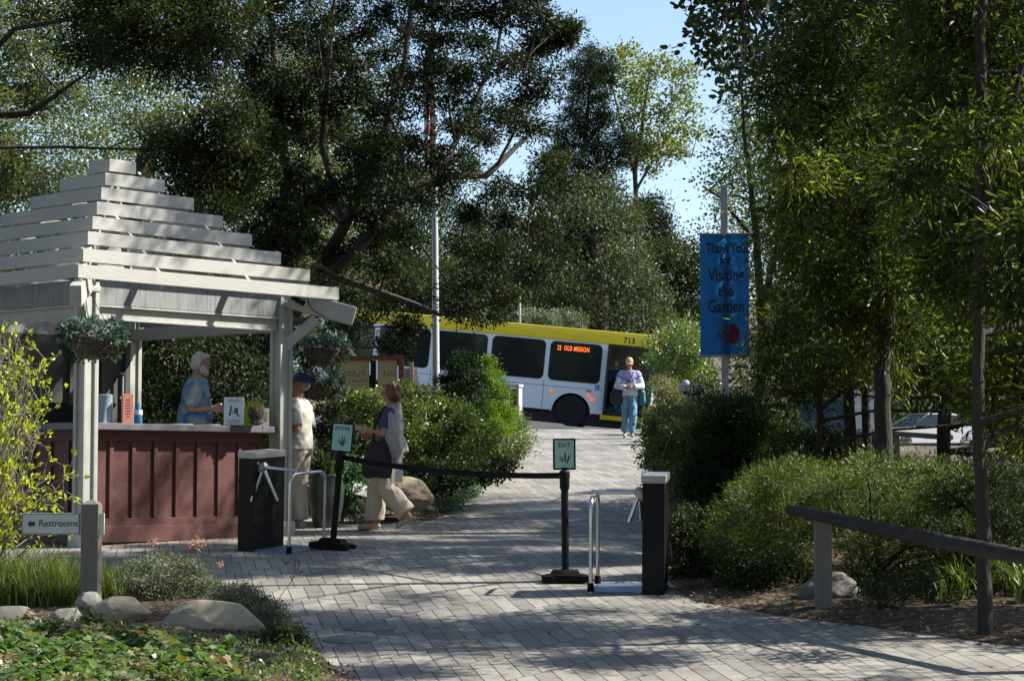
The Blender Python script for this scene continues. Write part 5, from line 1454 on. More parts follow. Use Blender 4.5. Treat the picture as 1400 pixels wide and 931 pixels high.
def ppoly(poly, n, spacing=0):
    xs_ = [p[0] for p in poly]; ys_ = [p[1] for p in poly]; out = []
    tries = 0
    while len(out) < n and tries < n * 60:
        tries += 1
        x = random.uniform(min(xs_), max(xs_)); y = random.uniform(min(ys_), max(ys_))
        if not inpoly(x, y, poly): continue
        if spacing and any((x - a) ** 2 + (y - b) ** 2 < spacing ** 2 for a, b in out): continue
        out.append((x, y))
    return out
def fill(poly, spacing, d0, d1, r, holes=(), n=400):
    """ellipsoid masses inside a picture outline, at random depths d0..d1"""
    out = []
    for x, y in ppoly(poly, n, spacing):
        if any((x - hx) ** 2 + (y - hy) ** 2 < hr ** 2 for hx, hy, hr in holes): continue
        d = random.uniform(d0, d1); k = random.uniform(.75, 1.25)
        out.append((P(x, y, d), r * k))
    return out
def crown(name, blobs, m, parent, ncl, nl, rc, L, W, shape='diamond', droop=0.0, up=0.0, flat=.75, twigs=None, hubs=None, outward=.6, shell=.5, spread=1.0):
    """leaf clumps scattered through the masses; twigs gets thin branches"""
    pos = []; dr = []; rn = []
    for c, r in blobs:
        tone = RNG.random()
        c = np.array(c)
        q = unit(RNG.normal(size=(ncl, 3))) * (RNG.random((ncl, 1)) ** shell) * r * np.array([1, 1, flat])
        cc = c + q
        if twigs is not None:
            for t in cc[::2]:
                twigs.add(wob(c + RNG.normal(size=3) * .05 * r, t, 4, .12), np.linspace(.010, .003, 4) * (r ** .5 + .3), 3)
        base = np.clip(RNG.normal(.5, .22, size=(ncl, 1)), 0, 1)
        g = RNG.normal(size=(ncl, nl, 3)) * np.array([1, 1, .7]) * rc * RNG.uniform(.6, 1.3, size=(ncl, 1, 1))
        p = cc[:, None, :] + g
        d = g / (rc + 1e-6) * outward + (q / r)[:, None, :] * .5 + RNG.normal(size=(ncl, nl, 3)) * .5 * spread
        d[:, :, 2] += up - droop
        pos.append(p.reshape(-1, 3)); dr.append(d.reshape(-1, 3)); rn.append(np.clip(tone * .35 + base * .35 + RNG.random((ncl, nl)) * .38 - .03, 0, 1).ravel())
    pos = np.concatenate(pos); dr = np.concatenate(dr); rn = np.concatenate(rn)
    n = len(pos)
    me = leaf_mesh(name, pos, dr, L * RNG.uniform(.7, 1.25, n), W * RNG.uniform(.8, 1.2, n), m, shape, rnd=rn)
    o = link(name, me, parent)
    return o
NLEAF = [0]
def tree(name, label, cat, base, limbs, blobs, leafm, ncl, nl, rc, L, W, bark='bark', group=None, auto=True, twig=True, **k):
    """base = world point of the foot; limbs = list of (points, radii); thin limbs reach into each mass"""
    base = Vector(base)
    r = empty(name, base, (0, 0, 0), label, cat, group)
    T = Tubes(8)
    cand = []
    for pts, rs in limbs:
        pts = [np.array(p, float) for p in pts]; P_ = []; R_ = []
        for i in range(len(pts) - 1):
            w_ = wob(pts[i], pts[i + 1], 6, .05); P_ += list(w_[:-1]); R_ += list(np.linspace(rs[i], rs[i + 1], 6)[:-1])
        P_.append(pts[-1]); R_.append(rs[-1])
        T.add(P_, R_, 10)
        for a, b in zip(P_, R_): cand.append((a, b))
    if auto:
        for c, rr in blobs:
            c = np.array(c)
            best = min(cand, key=lambda q: np.linalg.norm(q[0] - c) + 1.2 * max(0, q[0][2] - c[2]) + (1.5 if q[0][2] > c[2] else 0))
            a, ra = best
            dist = np.linalg.norm(a - c)
            r0 = min(ra * .6, .012 + .018 * dist)
            pl = wob(a, c, 7, .07, sag=random.uniform(-.04, .08)); T.add(pl, np.linspace(r0, .012, 7), 6)
            for p, q in zip(pl[2:5], np.linspace(r0, .012, 7)[2:5]): cand.append((p, q))
    tw = T if twig else None
    cr = crown('crown', blobs, MATS[leafm], None, ncl, nl, rc, L, W, twigs=tw, **k)
    NLEAF[0] += len(cr.data.polygons)
    me = T.mesh('trunk', MATS[bark]); tr = link('trunk', me)
    for o in (tr, cr):
        o.data.transform(Matrix.Translation(-base)); o.parent = r
    return r
def PT(l): return [P(*p) for p in l]

# --- the great dark cypress in the middle
holes = [(592, 165, 13), (595, 205, 11), (594, 300, 12), (593, 360, 10), (596, 395, 10), (645, 262, 26), (700, 215, 24), (600, 95, 14), (735, 150, 16), (560, 60, 12), (670, 120, 14), (690, 40, 12), (395, 60, 14), (540, 175, 16), (420, 215, 24), (455, 330, 22), (500, 400, 18), (560, 330, 18), (520, 455, 15), (620, 330, 14), (700, 330, 16), (620, 200, 18), (350, 250, 20), (585, 445, 20)]
bl = fill([(318, -120), (720, -120), (742, 30), (752, 110), (730, 190), (765, 250), (742, 330), (738, 400), (700, 425), (640, 432), (600, 455), (555, 480), (480, 470), (440, 425), (330, 330), (300, 240), (335, 110)], 31, 30.5, 35, .30, holes, 260)
bl += [(P(778, 38, 32), .12), (P(760, 44, 32), .13), (P(770, 52, 32), .10), (P(735, 60, 32), .16)]
cb = GP(375, 32.5)
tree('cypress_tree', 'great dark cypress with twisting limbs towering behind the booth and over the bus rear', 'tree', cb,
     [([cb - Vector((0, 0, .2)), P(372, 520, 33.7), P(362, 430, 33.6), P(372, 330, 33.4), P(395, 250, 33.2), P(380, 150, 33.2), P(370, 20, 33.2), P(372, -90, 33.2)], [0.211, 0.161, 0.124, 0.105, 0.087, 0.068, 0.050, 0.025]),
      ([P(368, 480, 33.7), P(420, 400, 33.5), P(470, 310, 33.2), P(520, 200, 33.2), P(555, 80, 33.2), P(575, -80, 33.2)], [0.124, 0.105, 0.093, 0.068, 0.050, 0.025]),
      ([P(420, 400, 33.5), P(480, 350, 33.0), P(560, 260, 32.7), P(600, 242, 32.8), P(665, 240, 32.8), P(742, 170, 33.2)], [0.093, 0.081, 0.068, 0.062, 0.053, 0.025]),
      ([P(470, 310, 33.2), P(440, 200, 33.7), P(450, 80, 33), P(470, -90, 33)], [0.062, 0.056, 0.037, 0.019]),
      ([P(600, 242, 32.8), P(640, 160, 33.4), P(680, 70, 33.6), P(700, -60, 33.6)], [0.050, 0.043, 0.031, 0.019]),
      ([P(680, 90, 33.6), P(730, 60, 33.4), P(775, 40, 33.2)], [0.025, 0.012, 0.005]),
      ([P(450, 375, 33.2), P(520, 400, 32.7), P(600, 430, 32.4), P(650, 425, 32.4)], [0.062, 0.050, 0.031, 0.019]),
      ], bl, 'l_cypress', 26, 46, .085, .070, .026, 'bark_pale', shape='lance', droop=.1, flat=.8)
# the dead grey snag above
# --- second cypress further right, beyond the bus
bl = fill([(785, 84), (812, 58), (835, 90), (826, 190), (866, 180), (885, 205), (850, 228), (800, 262), (765, 290), (742, 270), (755, 190), (780, 150)], 13, 83, 86, .46, (), 90)
cb = GP(790, 88)
tree('cypress_tree', 'smaller dark cypress with sparse top standing against the sky right of the great one', 'tree', cb,
     [([cb, P(785, 400, 85), P(775, 300, 85), P(800, 200, 84.5), P(808, 70, 84)], [.2, .16, .14, .1, .03]), ([P(775, 300, 85), P(820, 230, 84.5), P(885, 190, 84.5)], [.09, .06, .02])],
     bl, 'l_cypress', 22, 34, .12, .10, .042, 'bark', shape='lance')

# --- oaks on the left
bl = fill([(-60, -60), (95, -60), (110, 40), (100, 120), (60, 150), (25, 130), (-60, 140)], 30, 31.5, 34, .42, [(35, 5, 12), (8, 100, 12)], 60)
bl += fill([(-60, 190), (10, 200), (28, 260), (-60, 275)], 22, 32, 34, .35, (), 20)
lb = GP(-70, 33)
tree('oak_tree', 'pale leaved oak at the far left edge with one dark crooked limb', 'tree', lb,
     [([lb, P(-75, 400, 33), P(-70, 200, 33), P(-60, 20, 33)], [.3, .26, .2, .1]), ([P(-70, 200, 33), P(-10, 158, 32.5), P(40, 155, 32.3), P(75, 132, 32.2), P(120, 100, 32)], [.09, .06, .05, .035, .015])],
     bl, 'l_paleoak', 34, 30, .13, .065, .036, 'bark')
bl = fill([(85, -110), (330, -110), (325, 30), (300, 80), (300, 120), (240, 110), (200, 70), (130, 90), (110, 30)], 28, 25.5, 28, .32, (), 120)
bl += fill([(215, 180), (330, 150), (345, 260), (300, 300), (230, 250)], 30, 29.5, 31, .33, (), 30)
lb = GP(-110, 30)
tree('oak_tree', 'oak with leaves coloured dark for shade hanging over the booth roof from the top of the picture', 'tree', lb,
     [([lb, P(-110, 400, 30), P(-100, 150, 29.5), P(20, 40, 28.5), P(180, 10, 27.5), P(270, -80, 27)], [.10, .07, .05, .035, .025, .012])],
     bl, 'l_oak_shaded', 34, 40, .12, .055, .030, 'bark')
bl = fill([(-60, 140), (40, 170), (120, 120), (215, 90), (300, 150), (330, 60), (420, 60), (450, 150), (470, 300), (400, 480), (200, 500), (-60, 500)], 34, 41, 47, .62, [(60, 200, 20), (95, 165, 14), (335, 50, 30), (130, 150, 10), (185, 95, 12)], 150)
lb = GP(150, 44)
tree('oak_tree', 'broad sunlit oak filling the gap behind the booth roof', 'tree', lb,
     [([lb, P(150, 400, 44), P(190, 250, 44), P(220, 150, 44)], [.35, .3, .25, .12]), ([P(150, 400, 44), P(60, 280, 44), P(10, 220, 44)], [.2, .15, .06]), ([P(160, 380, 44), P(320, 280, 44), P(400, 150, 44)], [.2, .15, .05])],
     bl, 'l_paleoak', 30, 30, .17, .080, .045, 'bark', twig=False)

# --- behind the bus
bl = fill([(380, 110), (480, 60), (560, 190), (600, 280), (740, 300), (760, 440), (380, 440)], 34, 77, 84, 1.05, [], 160)
lb = GP(560, 82)
tree('oak_tree', 'olive oak mass behind the rear half of the bus', 'tree', lb, [([lb, P(560, 400, 81), P(540, 250, 81)], [.4, .35, .15]), ([P(560, 400, 81), P(680, 340, 81)], [.2, .08])],
     bl, 'l_farolive', 34, 30, .28, .13, .075, 'bark', twig=False, group='oaks on the slope behind the bus')
bl = fill([(745, 300), (785, 268), (825, 258), (862, 285), (872, 330), (868, 375), (895, 410), (900, 440), (740, 440)], 22, 77, 82, .85, [], 100)
lb = GP(820, 80)
tree('oak_tree', 'round dull green oak rising directly above the bus roof', 'tree', lb, [([lb, P(820, 380, 80), P(800, 280, 80)], [.4, .3, .12])],
     bl, 'l_farolive', 34, 32, .26, .13, .075, 'bark', twig=False, group='oaks on the slope behind the bus')
bl = fill([(905, 335), (930, 330), (965, 365), (990, 400), (990, 450), (885, 430), (890, 380)], 20, 84, 90, .7, [], 60)
lb = GP(925, 88)
tree('oak_tree', 'darker small oak between the round oak and the blue banner', 'tree', lb, [([lb, P(925, 380, 88)], [.3, .12])],
     bl, 'l_oak_shaded', 30, 30, .26, .13, .075, 'bark', twig=False, group='oaks on the slope behind the bus')
bl = fill([(880, 282), (905, 275), (915, 330), (890, 350)], 14, 88, 92, .5, [], 10)
tree('oak_tree', 'dark pointed treetop left of the bright sky gap', 'tree', GP(895, 91), [([GP(895, 91), P(895, 300, 90)], [.2, .05])], bl, 'l_dark', 30, 30, .2, .12, .06, twig=False, group='oaks on the slope behind the bus')
# sycamore, thin and yellowing
bl = fill([(818, 95), (850, 65), (905, 80), (945, 95), (940, 135), (955, 175), (945, 205), (900, 235), (860, 215), (855, 150)], 17, 84, 88, .38, [(905, 125, 12), (925, 165, 10), (880, 170, 9)], 60)
lb = GP(872, 90)
tree('sycamore_tree', 'thin yellowing sycamore against the bright sky above the bus', 'tree', lb,
     [([lb, P(872, 350, 87), P(868, 240, 86), P(880, 150, 86), P(890, 90, 86)], [.16, .13, .09, .06, .02]), ([P(870, 260, 86), P(910, 190, 86), P(945, 150, 86)], [.06, .04, .015]), ([P(868, 240, 86), P(845, 150, 86), P(830, 95, 86)], [.06, .04, .015]), ([P(900, 210, 86), P(945, 215, 86), P(955, 180, 86)], [.04, .03, .01])],
     bl, 'l_sycamore', 17, 13, .22, .14, .10, 'bark_pale')
# --- far wooded slope as one mass
pts = []
for px in range(-900, 2400, 46):
    for d_ in (95, 104, 114):
        x = PX(px + random.uniform(-20, 20), d_); dd = d_ + random.uniform(-4, 4)
        hgt = 1.3 if 880 < px < 1010 else random.uniform(2.5, 4.6)
        pts.append((Vector((x, dd, gz(x, dd) + hgt * .55)), hgt * .8))
cr = crown('wooded_slope', pts, MATS['l_farolive'], None, 26, 26, .5, .26, .16, shape='diamond')
tag(cr, 'distant oak woodland covering the slope behind everything', 'woodland', kind='stuff')

# --- right hand trees with narrow leaves
def willow(lab, base, limbs, poly, sp, d0, d1, r, ncl, nl, holes=(), leaf='l_willow', L=.112, W=.021, n=200, rc=.13, bark='bark'):
    bl = fill(poly, sp, d0, d1, r, holes, n)
    return tree('willow_leaved_tree', lab, 'tree', base, limbs, bl, leaf, ncl, nl, rc, L, W, bark, shape='lance', droop=.35, group='narrow leaved trees on the right', outward=.5)
b0 = SP(1208, 22)
willow('slender tree with dark trunk standing in front of the white trailer', b0,
       [([b0 - Vector((0, 0, .1)), P(1206, 560, 22), P(1210, 420, 22), P(1222, 300, 22), P(1215, 150, 22), P(1225, -80, 22), P(1230, -300, 22)], [.10, .085, .075, .07, .06, .045, .02]),
        ([P(1210, 420, 22), P(1160, 300, 22.3), P(1120, 180, 22.5), P(1090, 40, 22.6)], [.05, .04, .03, .015]), ([P(1222, 300, 22), P(1280, 160, 21.5), P(1300, 20, 21.5)], [.05, .035, .015])],
       [(1060, 90), (1075, 10), (1110, -120), (1180, -220), (1330, -220), (1310, -100), (1300, 60), (1290, 250), (1270, 420), (1190, 470), (1110, 430), (1090, 300), (1075, 180)], 33, 20.5, 24, .28, 26, 30, [(1130, 215, 14), (1100, 120, 12), (1160, 330, 16), (1205, 440, 14)])
b0 = SP(1345, 15.8)
willow('nearest tree at the right edge, straight dark trunk by the log rail', b0,
       [([b0 - Vector((0, 0, .1)), P(1343, 700, 15.8), P(1337, 500, 15.8), P(1340, 300, 15.8), P(1342, 100, 15.8), P(1338, -150, 15.8), P(1345, -500, 15.8)], [.058, .05, .045, .042, .038, .03, .015]),
        ([P(1340, 300, 15.8), P(1390, 120, 15.6), P(1440, -80, 15.5)], [.022, .018, .01]), ([P(1338, 420, 15.8), P(1290, 300, 16.3), P(1270, 180, 16.6)], [.018, .013, .008])],
       [(1250, 60), (1290, -100), (1300, -300), (1560, -300), (1560, 420), (1460, 600), (1370, 580), (1335, 530), (1300, 420), (1275, 330), (1255, 220)], 49, 14.6, 18, .26, 26, 30, [(1335, 150, 24), (1310, 420, 16)], L=.095)
b0 = SP(1045, 29)
willow('light leafed tree just right of the blue banner', b0,
       [([b0, P(1042, 450, 29), P(1035, 330, 29), P(1020, 200, 29), P(1010, 100, 29)], [.08, .06, .05, .035, .015]), ([P(1040, 420, 29), P(1075, 300, 29), P(1080, 150, 29)], [.05, .035, .02]), ([P(1035, 330, 29), P(985, 270, 28.6), P(960, 255, 28.5)], [.03, .02, .01])],
       [(1015, 150), (1040, 90), (1080, 60), (1100, 200), (1110, 420), (1090, 500), (1040, 500), (1035, 330), (1018, 320), (975, 268), (985, 235), (1008, 200)], 32, 27.6, 31, .24, 12, 17, [(1010, 160, 14), (975, 230, 12), (1050, 160, 12), (1000, 290, 12)], leaf='l_manzanita', L=.085, W=.022)
b0 = SP(1165, 27)
willow('two stemmed dark tree between the banner and the trailer', b0,
       [([b0, P(1160, 520, 27), P(1150, 380, 27), P(1140, 200, 27)], [.08, .07, .06, .03]), ([b0 + Vector((.2, 0, 0)), P(1180, 480, 27), P(1195, 350, 27), P(1190, 150, 27)], [.06, .05, .04, .02]), ([P(1130, 620, 27), P(1118, 540, 27), P(1125, 420, 27)], [.05, .045, .02])],
       [(1050, 300), (1120, 200), (1280, 160), (1300, 420), (1270, 500), (1200, 470), (1140, 500), (1080, 480)], 38, 25, 30, .36, 22, 28, [(1180, 530, 20)])
b0 = SP(1290, 26)
willow('leafy tree behind the silver car gap, its crown filling the right side', b0,
       [([b0, P(1292, 560, 26), P(1300, 400, 26), P(1290, 200, 26)], [.09, .08, .06, .03]), ([P(1300, 400, 26), P(1360, 280, 26), P(1400, 120, 26)], [.05, .04, .02])],
       [(1230, -60), (1460, -60), (1460, 600), (1400, 640), (1370, 560), (1330, 540), (1290, 480), (1250, 300)], 40, 24, 29, .38, 24, 28, [(1310, 500, 14)])
b0 = SP(1440, 20)
willow('tree rising just beyond the right edge of the picture', b0, [([b0, P(1440, 300, 20), P(1430, 0, 20), P(1430, -300, 20)], [.1, .08, .06, .03])],
       [(1330, -250), (1650, -250), (1650, 400), (1430, 560), (1390, 420), (1360, 100), (1320, -60)], 130, 18.5, 22, .34, 20, 24, L=.11, W=.02)
b0 = SP(1120, 24.5)
willow('young tree whose low leafy boughs fill the space above the bed shrubs', b0, [([b0, P(1122, 540, 24.5), P(1150, 480, 24.5)], [.035, .03, .015]), ([P(1122, 560, 24.5), P(1200, 500, 24.6), P(1290, 470, 24.8)], [.025, .02, .01])],
       [(1045, 430), (1110, 400), (1400, 420), (1420, 590), (1320, 530), (1240, 512), (1160, 510), (1090, 540), (1050, 520)], 26, 23, 26.5, .22, 20, 22, [(1185, 545, 22), (1262, 582, 50), (1225, 575, 34), (1300, 590, 34)])
# distant backdrop trees at right behind the car park
bl = fill([(1000, 60), (1480, 60), (1480, 560), (1330, 560), (1150, 520), (1050, 500), (990, 430)], 44, 88, 100, 1.5, [], 150)
tree('oak_tree', 'row of far oaks beyond the car park', 'tree', GP(1250, 98), [([GP(1250, 98), P(1250, 400, 96), P(1240, 200, 96)], [.4, .3, .12])], bl, 'l_farolive', 30, 28, .38, .17, .10, twig=False)
# overhanging oak twigs, near, top right
oh = empty('oak_tree', SP(1560, 11.5), (0, 0, 0), 'oak reaching in from the right with dark leaves hanging at the top', 'tree')
bl = fill([(935, -40), (1080, -40), (1075, 20), (1055, 70), (1020, 128), (1000, 125), (985, 75), (950, 60), (938, 20)], 22, 9.6, 10.5, .085, [(965, 95, 14)], 60)
bl += fill([(1080, -420), (1500, -500), (1900, -420), (1900, -60), (1500, -30), (1100, -60)], 70, 9.0, 13, .34, [], 60)
T = Tubes(8)
ob = oh.location
T.add(wob(ob, P(1560, 200, 11.3), 6, .04), np.linspace(.22, .16, 6), 10); T.add(wob(P(1560, 200, 11.3), P(1480, -200, 11), 6, .05), np.linspace(.16, .10, 6), 10)
T.add(wob(P(1480, -200, 11), P(1200, -140, 10.4), 6, .05), np.linspace(.09, .05, 6), 8); T.add(wob(P(1200, -140, 10.4), P(1010, -30, 10), 7, .06), np.linspace(.05, .012, 7), 8)
cp_ = [np.array(P(1200, -140, 10.4)), np.array(P(1100, -85, 10.2)), np.array(P(1010, -30, 10)), np.array(P(1480, -200, 11))]
for c, r_ in bl:
    c = np.array(c); a = min(cp_, key=lambda q: np.linalg.norm(q - c)); T.add(wob(a, c, 6, .1), np.linspace(.009 if r_ < .2 else .03, .003, 6), 5)
cr = crown('crown', [b for b in bl if b[1] < .2], MATS['l_dark'], None, 6, 9, .035, .040, .024, shape='oval', twigs=T)
cr2 = crown('crown', [b for b in bl if b[1] >= .2], MATS['l_oak_shaded'], None, 26, 26, .13, .06, .034, shape='diamond', twigs=T)
bmx = bmesh.new(); bmx.from_mesh(cr.data); bmx.from_mesh(cr2.data)
tr = link('trunk', T.mesh('trunk', MATS['bark']))
for o in (cr, cr2, tr): o.data.transform(Matrix.Translation(-ob)); o.parent = oh
bmx.free()

# unseen oaks added beyond the right edge to shade paving, rail and booth
for i, (x, y, h0, h1, R_, nb_, lean, lab) in enumerate(((6.8, 13.5, 3.8, 6.4, 1.8, 4, 0, 'unseen oak added beyond the right edge to shade the near paving'), (7.2, 16.6, 2.8, 5.0, 1.4, 14, 0, 'unseen spreading oak added to shade the log rail and the near trunk'), (7.0, 25.6, 7.2, 13.5, 3.0, 26, -2.8, 'very tall unseen oak added to shade the booth roof'))):
    b0 = G(x, y); bl = []
    for _ in range(nb_):
        q = Vector((random.gauss(0, 1), random.gauss(0, 1), random.gauss(0, 1))).normalized() * random.random() ** .4
        bl.append((Vector((x + lean + q.x * R_, y + q.y * R_, b0.z + (h0 + h1) / 2 + q.z * (h1 - h0) / 2)), random.uniform(.35, .6)))
    tree('oak_tree', lab, 'tree', b0, [([b0, b0 + Vector((.1, .1, h0 * .8)), b0 + Vector((.2 + lean, 0, h1 * .8))], [.16, .13, .05])], bl, 'l_oak_shaded', 22, 24, .15, .085, .05)

# unseen oaks added overhead and around the viewpoint to cut the sky light
for i, (x, y, R_, h0, h1, nb_, lab) in enumerate(((-5.0, 6.0, 4.4, 8.5, 12.5, 30, 'wide added oak blocking sky over the forecourt from the left of the viewpoint'), (-8.5, 17.0, 4.6, 10.5, 14.0, 30, 'wide added oak blocking sky over the near bed beyond the left edge'), (1.5, -7.0, 5.0, 3.0, 12.0, 40, 'broad added oak blocking sky behind the viewpoint'),
        (-10.0, -3.0, 5.0, 2.5, 11.0, 36, 'second added sky blocking oak behind the viewpoint, further left'), (12.5, -4.0, 5.0, 2.5, 10.0, 34, 'third added sky blocking oak behind the viewpoint, further right'), (-11.5, 26.5, 4.2, 9.0, 14.0, 26, 'tall added sky blocking oak left of the booth beyond the picture edge'), (-13.0, 9.0, 4.0, 2.0, 9.0, 30, 'leafy added oak blocking sky on the left side of the forecourt'), (-15.0, 19.0, 4.0, 1.5, 10.0, 30, 'leafy added sky blocking oak beyond the left picture edge beside the booth'),
        (0.8, 7.5, 4.4, 9.5, 13.0, 34, 'tall added sky blocking oak arching high over the near paving'), (0.2, 16.0, 4.2, 10.0, 13.5, 32, 'tall added sky blocking oak arching high over the turnstiles'), (-2.2, 24.5, 3.8, 10.5, 14.0, 24, 'tall added sky blocking oak arching high over the booth'),
        (15.5, 3.0, 4.2, .8, 7.5, 30, 'bushy added sky blocking oak far out to the right, nearest the viewpoint'), (16.5, 12.0, 4.4, .8, 8.0, 32, 'bushy added sky blocking oak far out to the right of the near trunk'), (17.5, 21.0, 4.4, .8, 8.5, 32, 'bushy added sky blocking oak far out to the right of the banner'), (18.0, 31.0, 4.4, .8, 8.5, 30, 'bushy added sky blocking oak far out to the right of the car park fence'))):
    ox = -9.5 - x if 'arching high' in lab else 0
    b0 = G(x + ox, y); bl = []
    for _ in range(nb_):
        q = Vector((random.gauss(0, 1), random.gauss(0, 1), random.gauss(0, 1))).normalized() * random.random() ** .4
        bl.append((Vector((x + q.x * R_, y + q.y * R_, b0.z + (h0 + h1) / 2 + q.z * (h1 - h0) / 2)), random.uniform(.8, 1.3)))
    tree('oak_tree', lab, 'tree', b0, [([b0, b0 + Vector((.1, .1, h0 * .8)), Vector((x, y, b0.z + h1 * .85))], [.25, .2, .08])], bl, 'l_oak_shaded', 24, 14, .34, .24, .15, twig=False)
# ------------------------------------------------------------------ shrubs
def shrub(name, label, base, poly, sp, d0, d1, r, leafm, ncl, nl, rc, L, W, bark='twig_grey', group=None, stems=5, n=120, holes=(), cat='shrub', stem_r=.014, **k):
    base = Vector(base); bl = fill(poly, sp, d0, d1, r, holes, n)
    limbs = []
    tops = random.sample(bl, min(stems, len(bl)))
    for c, _ in tops:
        a = base + Vector((random.uniform(-.15, .15), random.uniform(-.1, .1), -.03)); m_ = a.lerp(c, .5) + Vector((random.uniform(-.08, .08), 0, random.uniform(-.02, .1)))
        limbs.append(([a, m_, c], [stem_r, stem_r * .8, stem_r * .35]))
    return tree(name, label, cat, base, limbs, bl, leafm, ncl, nl, rc, L, W, bark, group, **k)
# manzanita in the middle, sunlit
shrub('manzanita_shrub', 'wide sunlit pale green shrub behind the walking woman', SP(585, 28.6), [(452, 575), (480, 548), (520, 540), (560, 528), (600, 548), (640, 565), (675, 602), (672, 632), (630, 640), (590, 640), (530, 655), (470, 640), (450, 610)], 13, 27.6, 30, .15, 'l_manzanita', 22, 20, .06, .040, .030, shape='oval', n=170, stems=9)
shrub('shade_shrub', 'dark green shrub low between the pot and the pale shrub', SP(500, 27), [(436, 560), (470, 555), (505, 600), (550, 640), (640, 640), (700, 630), (690, 652), (560, 668), (520, 690), (440, 700)], 14, 26.6, 27.6, .13, 'l_dark', 20, 18, .06, .04, .028, shape='oval', n=110, stems=6)
shrub('silver_bush', 'small blue green bush at the kerb by the pot', SP(478, 25.9), [(452, 640), (480, 625), (512, 650), (520, 690), (490, 702), (452, 700)], 11, 25.5, 26.2, .09, 'l_cover', 18, 16, .045, .034, .020, shape='oval', n=40, stems=5)
shrub('golden_conifer', 'dark leaning conifer in front of the bus side', SP(625, 33), [(598, 545), (612, 510), (628, 488), (650, 492), (655, 520), (650, 575), (640, 590), (606, 575)], 11, 32, 33.6, .12, 'l_thuja', 26, 26, .05, .05, .016, shape='lance', up=.5, n=90, stems=5, cat='conifer')
shrub('golden_conifer', 'bright lime green conifer lit by the sun beside the framed marker', SP(678, 34), [(655, 515), (664, 490), (676, 510), (688, 532), (697, 562), (697, 585), (682, 598), (655, 595)], 10, 33.6, 34.8, .11, 'l_lime', 26, 26, .055, .05, .016, shape='lance', up=.6, n=80, stems=5, cat='conifer')
shrub('round_shrub', 'rounded yellow green shrub at the left edge of the path', SP(693, 35.5), [(655, 600), (668, 580), (698, 568), (714, 582), (720, 600), (714, 622), (690, 634), (660, 632)], 11, 34.8, 36.4, .16, 'l_manzanita', 24, 22, .065, .04, .022, n=70, stems=6)
shrub('grey_bush', 'small silvery bush in front of the round shrub', SP(655, 33), [(640, 590), (655, 582), (668, 600), (668, 635), (640, 630)], 9, 32.4, 33, .09, 'l_grey', 18, 16, .05, .035, .014, n=30, stems=3)
# right side of the path
shrub('path_shrub', 'bright green shrub at the right edge of the path beyond the turnstile', SP(925, 27), [(888, 590), (905, 565), (940, 560), (960, 580), (965, 620), (955, 670), (925, 690), (902, 670), (888, 630)], 12, 26, 28.5, .15, 'l_manzanita', 24, 22, .06, .042, .024, n=90, stems=7)
shrub('dark_thuja', 'dense rounded dark conifer bush right of the turnstile', SP(992, 21.2), [(955, 640), (962, 585), (985, 555), (1010, 548), (1035, 570), (1048, 615), (1030, 655), (1000, 700), (985, 735), (950, 730), (942, 690)], 13, 20.9, 21.8, .13, 'l_thuja', 34, 30, .05, .045, .012, shape='lance', up=.7, n=130, stems=6, cat='conifer')
shrub('yew_bush', 'small dark conifer left of the banner pole by the grey hut', SP(962, 31), [(940, 560), (950, 535), (970, 522), (985, 545), (985, 572), (945, 575)], 11, 30.5, 31.5, .13, 'l_thuja', 22, 22, .06, .045, .014, shape='lance', up=.4, n=30, stems=3, cat='conifer')
shrub('bright_shrub', 'bright leafy shrub behind the dark conifer bush, right of the banner pole', SP(1075, 27), [(1030, 580), (1060, 565), (1100, 590), (1130, 610), (1110, 640), (1050, 640)], 13, 26, 28, .16, 'l_manzanita', 22, 20, .06, .045, .024, n=50, stems=5)
shrub('feathery_shrub', 'feathery yellow green shrub between the dark conifer and the log rail', SP(1075, 19.2), [(980, 730), (1005, 680), (1050, 645), (1100, 640), (1140, 655), (1135, 700), (1110, 740), (1060, 785), (1000, 785)], 12, 18.3, 20, .12, 'l_feather', 30, 26, .06, .045, .006, shape='lance', up=.35, n=110, stems=9, stem_r=.012)
shrub('feathery_shrub', 'open feathery shrub with twisting bare stems behind the log rail', SP(1180, 18.6), [(1130, 660), (1180, 635), (1250, 640), (1320, 650), (1340, 730), (1290, 800), (1230, 770), (1170, 790), (1140, 730)], 15, 17.8, 20, .12, 'l_feather', 22, 24, .07, .045, .007, shape='lance', up=.3, n=90, stems=14, stem_r=.016, bark='bark')
shrub('feathery_shrub', 'darker feathery shrub at the far right behind the near trunk', SP(1340, 18.2), [(1280, 660), (1340, 640), (1420, 640), (1440, 780), (1360, 800), (1290, 770)], 16, 17.6, 19.4, .14, 'l_dark', 22, 24, .07, .05, .010, shape='lance', up=.3, n=70, stems=8, bark='bark')
shrub('bed_shrub', 'leafy pale green shrub in front of the parked silver car', SP(1225, 24), [(1090, 645), (1150, 625), (1220, 632), (1300, 636), (1360, 640), (1330, 680), (1100, 670)], 16, 23, 25.5, .17, 'l_oak', 20, 20, .08, .06, .020, n=80, stems=8, shape='lance')
shrub('bed_shrub', 'dark undergrowth bush beneath the two stemmed tree', SP(1100, 25), [(1040, 640), (1090, 600), (1130, 590), (1150, 620), (1120, 660), (1060, 660)], 17, 24.5, 26, .17, 'l_dark', 20, 20, .08, .05, .024, n=40, stems=5)
shrub('bed_undergrowth', 'dark low undergrowth on the mulch behind the log rail post', SP(1060, 18.6), [(985, 790), (1010, 760), (1100, 770), (1120, 800), (1060, 815), (1000, 805)], 14, 18.0, 18.9, .07, 'l_dark', 16, 14, .06, .035, .018, n=40, stems=7, stem_r=.006)
